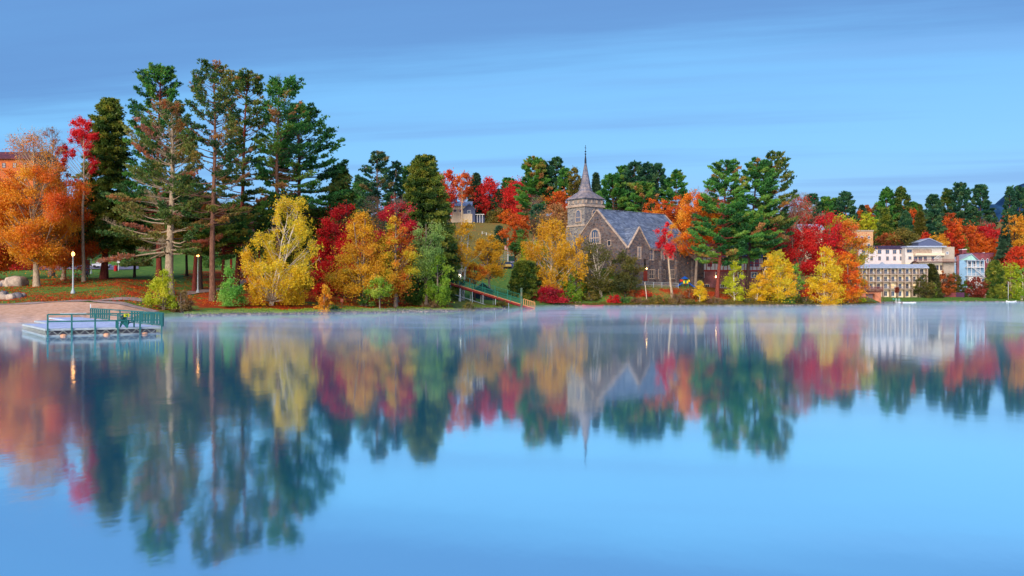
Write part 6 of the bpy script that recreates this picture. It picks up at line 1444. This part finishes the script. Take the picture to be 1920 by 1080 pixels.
for i in range(7): q_ = A + d * (.87 + .13 * i / 6); m.bar(off(q_, -1.25, 0), off(q_, -1.25, 1.3), .11)
m.bar(off(A + d * .87, -1.25, 1.3), off(Bv, -1.25, 1.3), .12); m.build('end_railing', OD, FB)
for t in (.05, .16, .29, .41, .55, .7, .86):
    for s_ in (-1.1, 1.1):
        q_ = A + d * t; g_ = gz(o_.x + q_.x, o_.y + q_.y); zt = q_.z - .6
        MB().bar((q_.x + side_.x * s_, q_.y + side_.y * s_, max(g_, -1.2) - .4), (q_.x + side_.x * s_, q_.y + side_.y * s_, zt), .16).build('support', GALV if t < .8 else DR, FB)
m = MB(); m.bar(off(A, -1.1, -2.4), off(A + d * .5, -1.1, -2.6), .1); m.build('tie_rod', GALV, FB)
B = Bld('boat_shed', 886, 212, 4, 571, 'dark little gabled shed under the footbridge', 'shed')
xr = B.fx(924); z1 = B.fx(905, 545)[1]; z2 = B.fx(905, 531)[1]
m = MB(); m.prism([(0, 0, -1.5), (xr, 0, -1.5), (xr, 0, z1), (xr / 2, 0, z2), (0, 0, z1)], (0, 4, 0)); m.build('wall', surf('dark_teal_board', [c(26, 46, 54), c(40, 62, 68)], scale=1, stretch=(8, 1, 1)), B.root)
m = MB(); gable_roof(m, 0, xr, 0, 4, z1 + .02, z2 + .02, 'y', .5, .15); m.build('roof', surf('weathered_roof', [c(96, 108, 124), c(124, 134, 148)], scale=1), B.root)
m = MB(); slab(m, wall_plane('f', 0), rect(xr * .36, xr * .64, -.8, z1 - .4), 0.003, .08); m.build('door', WETW, B.root)

# ------------------------------------------------------------------ cars, flagpole, ball field
def car(px, Y, rz, col, label, kind='car', s=1.0, zo=0.14):
    o = empty('parked_car', gp(px, Y, zo), rz); tag(o, label, 'car', 'cars parked above the lawn' if Y < 380 else None); o.scale = (s, s, s)
    paint = surf('car_paint_' + '_'.join(str(v) for v in col), [c(*col)], scale=.5, rough=.3, bump=0, contrast=.05, spec=.6)
    hi = 1.0 if kind == 'car' else 1.12; rf = 1.45 if kind == 'car' else 1.85
    pr = [(-2.2, .35), (-2.25, .75), (-2.1, hi * .93), (-1.3, hi), (1.1, hi), (2.1, hi * .85), (2.25, .7), (2.2, .35)]
    m = MB(); m.prism([(x, -.88, z) for x, z in pr], (0, 1.76, 0)); m.build('body', paint, o, bevel=.06)
    cb = [(-1.75 if kind != 'car' else -1.4, hi), (-1.45 if kind != 'car' else -.9, rf - .04), (-.9, rf), (.35, rf), (.55, rf - .06), (1.15, hi)]
    m = MB(); m.prism([(x, -.76, z - .02) for x, z in cb], (0, 1.52, 0)); cab = m.build('cabin', glass(), o, bevel=.04)
    m = MB(); m.box(cb[1][0] + .05, .42, -.72, .72, rf - .02, rf + .04); m.build('roof', paint, o)
    for x in (-1.35, 1.4):
        for y in (-.86, .86):
            m = MB(); vs = [(x + .33 * math.cos(t * math.pi / 7), y + sg_ * .11, .33 + .33 * math.sin(t * math.pi / 7)) for sg_ in (-1, 1) for t in range(14)]
            m.add(vs, [tuple(range(14)), tuple(range(14, 28))] + [(i, (i + 1) % 14, 14 + (i + 1) % 14, 14 + i) for i in range(14)]); w_ = m.build('wheel', surf('tyre', [c(24, 24, 28)], scale=4, bump=0), o)
    for y in (-.6, .6): MB().box(2.2, 2.27, y - .16, y + .16, .62, .78).build('headlight', WHITE, o)
    return o
car(917, 314, R(75), (24, 36, 92), 'dark blue parked car, leftmost in the row above the lawn', 'car', 1.1)
car(928, 317, R(70), (70, 16, 30), 'dark maroon parked car second from the left above the lawn', 'car', 1.1)
car(940, 320, R(8), (120, 96, 40), 'olive-gold parked estate car in the row above the lawn', 'suv', 1.1)
car(951, 322, R(100), (186, 156, 90), 'boxy sand coloured van in the row above the lawn', 'suv', 1.25)
car(963, 326, R(4), (30, 60, 150), 'bright blue parked car, rightmost in the row above the lawn', 'car', 1.05)
car(1815, 408, R(6), (120, 160, 196), 'pale blue off-road car parked beside the dark red fence', 'suv', 1.1, zo=0.02)
car(190, 224, R(3), (150, 156, 176), 'silver car on the road behind the hemlock trunk', 'car', 1.0, zo=.18)
o = empty('flagpole', gp(952.5, 322)); tag(o, 'white flagpole with a limp striped flag above the parked cars', 'flagpole')
X, Y, z0 = gp(952.5, 322); hp = ptz(447, 322) - z0
MB().lathe([(.2, -.3), (.16, .3), (.10, hp * .7), (.07, hp)], 10).build('pole', WHITE, o, True); MB().lathe([(.02, hp), (.13, hp + .1), (.13, hp + .18), (.02, hp + .28)], 10).build('finial', surf('gilt', [c(200, 160, 60)], scale=1, bump=0), o)
fz = ptz(460, 322) - z0; fl = empty('flag', (0, 0, 0)); bpy.data.objects.remove(fl)
def cloth_x(u, v): return (-.12 - 1.25 * u * (1 - .15 * v), .22 * math.sin(u * 7 + v * 2), fz - 1.55 * v - .12 * u)
m = MB(); nu, nv = 10, 13
for j in range(0, 13, 1):
    pass
def strip(js, u0, u1, mat, name, par, yo=0.0):
    m = MB()
    for j in js:
        for i in range(int(u0 * nu), int(u1 * nu)):
            q4 = [cloth_x(i / nu, j / nv), cloth_x((i + 1) / nu, j / nv), cloth_x((i + 1) / nu, (j + 1) / nv), cloth_x(i / nu, (j + 1) / nv)]
            m.prism([(x, y + yo, z) for x, y, z in q4], (0, .02, 0))
    return m.build(name, mat, par)
fw_ = strip(range(13), 0, 1, WHITE, 'flag', o); strip(range(0, 13, 2), 0, 1, surf('flag_red', [c(176, 30, 46)], scale=1, bump=0), 'red_stripes', fw_, -.025); strip(range(0, 7), 0, .4, surf('flag_blue', [c(36, 44, 110)], scale=1, bump=0), 'canton', fw_, -.05)
sb = sign('scoreboard', 960, 336, 2.9, 1.6, 3.2, surf('dark_green_board', [c(26, 66, 54), c(36, 80, 64)], scale=1), 'dark green board on posts behind the flagpole', 'board')
B = Bld('field_hut', 954, 338, 0, 500, 'small white-doored hut beneath the dark green board', 'hut'); xr = B.fx(969); z1 = B.fx(960, 487)[1]
m = MB(); m.box(0, xr, 0, 3, -1, z1); m.build('wall', surf('teal_grey_wall', [c(60, 96, 100), c(80, 116, 118)], scale=1), B.root); m = MB(); m.box(-.2, xr + .2, -.3, 3.3, z1 + .003, z1 + .25); m.build('roof', ROOFL, B.root)
m = MB(); slab(m, wall_plane('f', 0), rect(.6, xr - .7, 0, z1 - .5), .003, .07); m.build('door', WHITE, B.root)
def post_fence(name, pxs, Y, h, mat, label, wires=3, boards=False, zpost=.1, mesh=0, wmat=None):
    p0 = gp(pxs[0], Y if not hasattr(Y, '__len__') else Y[0]); p1 = gp(pxs[1], Y if not hasattr(Y, '__len__') else Y[1]); o = empty(name, p0); tag(o, label, 'fence'); n = pxs[2]
    v0, v1 = Vector(p0), Vector(p1)
    P = []
    for i in range(n):
        v = v0.lerp(v1, i / (n - 1)); v.z = gz(v.x, v.y); P.append(v - v0); q_ = P[-1]; MB().box(q_.x - zpost / 2, q_.x + zpost / 2, q_.y - zpost / 2, q_.y + zpost / 2, q_.z - .3, q_.z + h).build('post', mat, o)
    m = MB()
    for a_, b_ in zip(P, P[1:]):
        if boards:
            m.prism([tuple(a_ + Vector((0, -.08, .1))), tuple(b_ + Vector((0, -.08, .1))), tuple(b_ + Vector((0, -.08, h - .08))), tuple(a_ + Vector((0, -.08, h - .08)))], (0, .04, 0))
        else:
            for k in range(wires): z = h * (k + 1) / wires - .03; m.bar(a_ + Vector((0, 0, z)), b_ + Vector((0, 0, z)), .05)
            for k in range(mesh): t = (k + .5) / mesh; q_ = a_.lerp(b_, t); m.bar(q_ + Vector((0, 0, .05)), q_ + Vector((0, 0, h)), .022)
    m.build('boards' if boards else 'wire_mesh', wmat or mat, o); return o
post_fence('backstop_fence', (934, 963, 4), 348, 3.6, MESH, 'tall green ball field backstop fence behind the flagpole', wires=5, mesh=10, zpost=.16, wmat=GALV)
post_fence('rail_fence', (904, 936, 5), (430, 412), 1.3, WHITE, 'white rail fence crossing the hill lawn', wires=2, zpost=.22)
post_fence('chain_link_fence', (1194, 1272, 6), (253.2, 257), 1.5, GALV, 'thin chain-link fence on pale posts below the church windows', wires=2, mesh=14)
PURP = surf('purple_fence', [c(66, 34, 62), c(84, 46, 76)], scale=1, stretch=(8, 8, 1))
post_fence('board_fence', (1757, 1771, 3), 393, 2.3, PURP, 'dark purple board fence panel, left end of the shore fence', boards=True)
post_fence('board_fence', (1771.5, 1792, 3), 393, 2.2, surf('red_fence', [c(122, 56, 60), c(140, 70, 70)], scale=1, stretch=(8, 8, 1)), 'reddish board fence panel in the middle of the shore fence', boards=True)
post_fence('board_fence', (1792.5, 1808, 3), 393, 2.3, PURP, 'dark purple board fence panel, right end of the shore fence', boards=True)
post_fence('board_fence', (1848, 1905, 6), 412, 2.4, surf('blue_fence', [c(44, 48, 96), c(60, 64, 116)], scale=1, stretch=(8, 8, 1)), 'long dark blue board fence behind the willow', boards=True)

# ------------------------------------------------------------------ playground
O_ = empty('playground_set', gp(1284, 259.5), R(8)); tag(O_, 'bright playground climbing set with blue slides and yellow, red and green panels', 'playground set')
PB = surf('play_blue', [c(16, 84, 176)], scale=1, rough=.4, bump=0, contrast=.1); PY_ = surf('play_yellow', [c(236, 196, 30)], scale=1, rough=.4, bump=0, contrast=.08); PR = surf('play_red', [c(196, 40, 36)], scale=1, rough=.4, bump=0, contrast=.08); PG = surf('play_green', [c(20, 140, 84)], scale=1, rough=.4, bump=0, contrast=.08)
for x in (-.9, .9):
    for y in (-.9, .9): MB().box(x - .07, x + .07, y - .07, y + .07, -.3, 3.0).build('post', PG, O_)
MB().box(-.95, .95, -.95, .95, 1.2, 1.3).build('platform', PR, O_)
MB().lathe([(1.35, 2.95), (.9, 3.35), (.3, 3.7), (.05, 3.85)], 8).build('canopy', PB, O_)
for i, (x, mt) in enumerate(((-.62, PY_), (0, PG), (.62, PY_))): MB().box(x - .28, x + .28, -1.0, -.965, 1.35, 2.3).build('panel', mt, O_)
MB().box(-1.9, -.97, -.9, -.2, 2.0, 2.7).build('panel', PR, O_); MB().box(.97, 1.5, -.9, -.3, 1.9, 2.6).build('panel', PY_, O_)
for s_ in (-1, 1):
    m = MB(); pts = [(.95, 1.3), (1.5, 1.15), (2.2, .6), (2.9, .15), (3.3, .1)]
    for (x0, z0_), (x1, z1_) in zip(pts, pts[1:]): m.prism([(s_ * x0, -.8, z0_), (s_ * x1, -.8, z1_), (s_ * x1, -.8, z1_ + .35), (s_ * x0, -.8, z0_ + .35)], (0, .08, 0)); m.prism([(s_ * x0, -.72, z0_), (s_ * x1, -.72, z1_), (s_ * x1, -.72, z1_ + .06), (s_ * x0, -.72, z0_ + .06)], (0, .6, 0)); m.prism([(s_ * x0, -.12, z0_), (s_ * x1, -.12, z1_), (s_ * x1, -.12, z1_ + .35), (s_ * x0, -.12, z0_ + .35)], (0, .08, 0))
    m.build('slide', PB, O_)
O_.scale = (.85, .85, .85)
X, Y, z = gp(1213, 246.5); o = MB().tube([(0, 0, -.3), (-.3, 0, 2.6), (-.62, 0, ptz(529, Y) - z)], [.13, .12, .1], 8).build('wooden_post', surf('pale_post', [c(186, 160, 142), c(206, 184, 166)], scale=2)); o.location = (X, Y, z); tag(o, 'pale leaning wooden post on the slope below the church', 'post')
def hull(L_, W_, H_, mat, name, loc, rz, label, cat):
    prof_ = []; m = MB(); n = 12; vs = []
    for i in range(n + 1):
        t = i / n * 2 - 1; w_ = W_ / 2 * (1 - abs(t) ** 2.4) + .02; sh = .12 * H_ + .5 * H_ * abs(t) ** 3
        vs += [(t * L_ / 2, -w_, H_ * .7 + sh), (t * L_ / 2, -w_ * .6, .05 + sh * .3), (t * L_ / 2, w_ * .6, .05 + sh * .3), (t * L_ / 2, w_, H_ * .7 + sh), (t * L_ / 2, w_ * .85, H_ * .65 + sh), (t * L_ / 2, 0, .16 + sh * .3), (t * L_ / 2, -w_ * .85, H_ * .65 + sh)]
    fs = [(7 * i + j, 7 * i + (j + 1) % 7, 7 * i + 7 + (j + 1) % 7, 7 * i + 7 + j) for i in range(n) for j in range(7)] + [tuple(range(7)), tuple(7 * n + j for j in range(7))]
    m.add(vs, fs); o = empty(name, loc, rz); tag(o, label, cat); m.build('hull', mat, o); m2 = MB()
    for x in (-L_ * .22, L_ * .2): m2.box(x - .1, x + .1, -W_ * .42, W_ * .42, H_ * .62, H_ * .68)
    m2.build('thwart', WOOD_D, o); return o
hull(5.6, .95, .5, surf('canoe_red', [c(150, 50, 60), c(176, 70, 74)], scale=1, rough=.4, bump=0), 'canoe', (ptx(1112, 232.5), 232.5, -.03), R(4), 'reddish canoe at the water edge by the leaning birch', 'canoe')
hull(3.6, .9, .45, surf('canoe_tan', [c(180, 130, 96)], scale=1, rough=.4, bump=0), 'canoe', (ptx(1091, 233), 233, -.03), R(-3), 'short tan boat at the water edge right of the crimson bush', 'boat')
hull(4.6, 1.3, .55, WHITE, 'rowing_boat', (ptx(1896, 381), 381, -.04), R(5), 'small white boat moored by the white mast at the far right', 'boat')
X, Y, z = gp(1890.5, 394); o = empty('mast_pole', (X, Y, z)); tag(o, 'slim white mast on the shore by the moored white boat', 'pole'); h = ptz(528, Y) - z
MB().lathe([(.09, -.4), (.08, h * .6), (.05, h)], 8).build('pole', WHITE, o, True); MB().bar((-.05, 0, h * .93), (1.2, 0, h * .93), .05).build('arm', WHITE, o)
picnic(1083, 240, R(4), surf('pale_plank', [c(170, 140, 110)], scale=2), 'low weathered picnic table on the grass right of the crimson bush', .9)
# hotel dock, swim ladder, lawn chairs, urn
o = empty('boat_dock', (ptx(1634, 301), 301, 0), R(2)); tag(o, 'low brown wooden dock in front of the boathouse', 'dock')
x1 = ptx(1691, 301) - ptx(1634, 301)
m = MB(); m.box(0, x1, -1.2, 1.2, .25, .42); m.build('deck', surf('weathered_deck', [c(110, 66, 66), c(140, 92, 88)], scale=2), o); 
for x in (.3, x1 * .35, x1 * .7, x1 - .3): MB().box(x - .12, x + .12, -1.15, -.9, -.8, .8).build('pile', WETW, o)
MB().box(.5, x1 * .7, 1.21, 6, .2, .38).build('shore_deck', surf('weathered_deck', []), o)
for i, (px, lab) in enumerate(((1676, 'left of three green lawn armchairs on the hotel lawn'), (1681, 'middle of three green lawn armchairs on the hotel lawn'), (1686.5, 'right of three green lawn armchairs on the hotel lawn'))):
    adirondack('garden_chair', gp(px, 368.5), R(0), surf('sea_green_chair', [c(90, 160, 140)], scale=2, bump=0), lab, 'green chairs on the hotel lawn', 1.15)
o = empty('swim_ladder', (ptx(1681, 301), 301, .42)); tag(o, 'white metal swim ladder standing on the brown dock', 'swim ladder')
m = MB()
for x in (-.5, .5):
    m.tube([(x, -1.3, -.6), (x, -1.3, 1.0), (x, -.9, 1.35), (x, -.5, 1.0), (x, -.5, 0)], .06, 8)
for z in (-.3, 0, .3): m.bar((-.5, -1.3, z), (.5, -1.3, z), .06)
m.build('ladder', WHITE, o)
o = empty('mooring_float', (ptx(1700, 345), 345, 0)); tag(o, 'narrow pale floating walkway at the edge of the hotel lawn', 'dock'); MB().box(-3.5, 3.2, -.7, .7, -.1, .3).build('deck', surf('pale_plank', []), o); MB().box(-3.6, 3.3, -.8, -.71, -.05, .32).build('fender', WHITE, o)
o = empty('stone_urn', gp(1846, 399)); tag(o, 'pale peach stone urn on the shore lawn by the blue fence', 'urn'); MB().lathe([(.6, 0), (.6, .2), (.3, .35), (.3, .6), (.7, 1.1), (.75, 1.6), (.6, 1.75)], 12).build('bowl', TRIM, o, True); MB().lathe([(.5, 1.7), (.35, 2.1), (.05, 2.3)], 8).build('planting', LM('orange'), o)

# ------------------------------------------------------------------ mist lying on the lake
def volume_mat(name, col, dens):
    m, nt, out = new_mat(name); v = N(nt, 'ShaderNodeVolumePrincipled', Density=dens, Anisotropy=0.0); v.inputs['Color'].default_value = col; L(nt, v.outputs[0], out.inputs['Volume']); return m
mst = MB().prism([(-260, 46, 0.015), (420, 46, 0.015), (560, 420, 0.015), (-420, 420, 0.015)], (0, 0, MIST_H)).build('mist', volume_mat('mist_volume', (0.78, 0.85, 1.0, 1), MIST_D)); tag(mst, 'thin morning mist lying low over the still lake', 'mist', None, 'stuff')
rng_m = random.Random(21); wm = MB()
for k in range(34):
    px = rng_m.uniform(-60, 1980); Yq = rng_m.uniform(95, 132) if px < 340 else rng_m.uniform(80, 128 if px < 900 else 215); X = ptx(px, Yq); a_, b_, h_ = rng_m.uniform(9, 30), rng_m.uniform(3, 9), rng_m.uniform(.45, 1.3); an = rng_m.uniform(-.25, .25); ph = rng_m.uniform(0, 6)
    if px < 340: a_ = min(a_, 12); Yq = rng_m.uniform(72, 90); X = ptx(px, Yq)
    nn_, vs = 20, []
    for (rr, zz) in ((1.0, .02), (.86, .4), (.55, .8), (.2, 1.0)):
        for j in range(nn_):
            t = 2 * math.pi * j / nn_; q_ = rr * (1 + .22 * math.sin(3 * t + ph) + .12 * math.sin(5 * t)); x, y = a_ * q_ * math.cos(t), b_ * q_ * math.sin(t)
            vs.append((X + x * math.cos(an) - y * math.sin(an), Yq + x * math.sin(an) + y * math.cos(an), .02 + zz * h_))
    fs = [(r_ * nn_ + j, r_ * nn_ + (j + 1) % nn_, (r_ + 1) * nn_ + (j + 1) % nn_, (r_ + 1) * nn_ + j) for r_ in range(3) for j in range(nn_)] + [tuple(range(nn_))[::-1], tuple(3 * nn_ + j for j in range(nn_))]
    wm.add(vs, fs)
wo_ = wm.build('mist_wisps', volume_mat('wisp_volume', (0.82, 0.86, 1.0, 1), MIST_W)); tag(wo_, 'wisps of mist drifting over the water near the banks', 'mist', None, 'stuff')
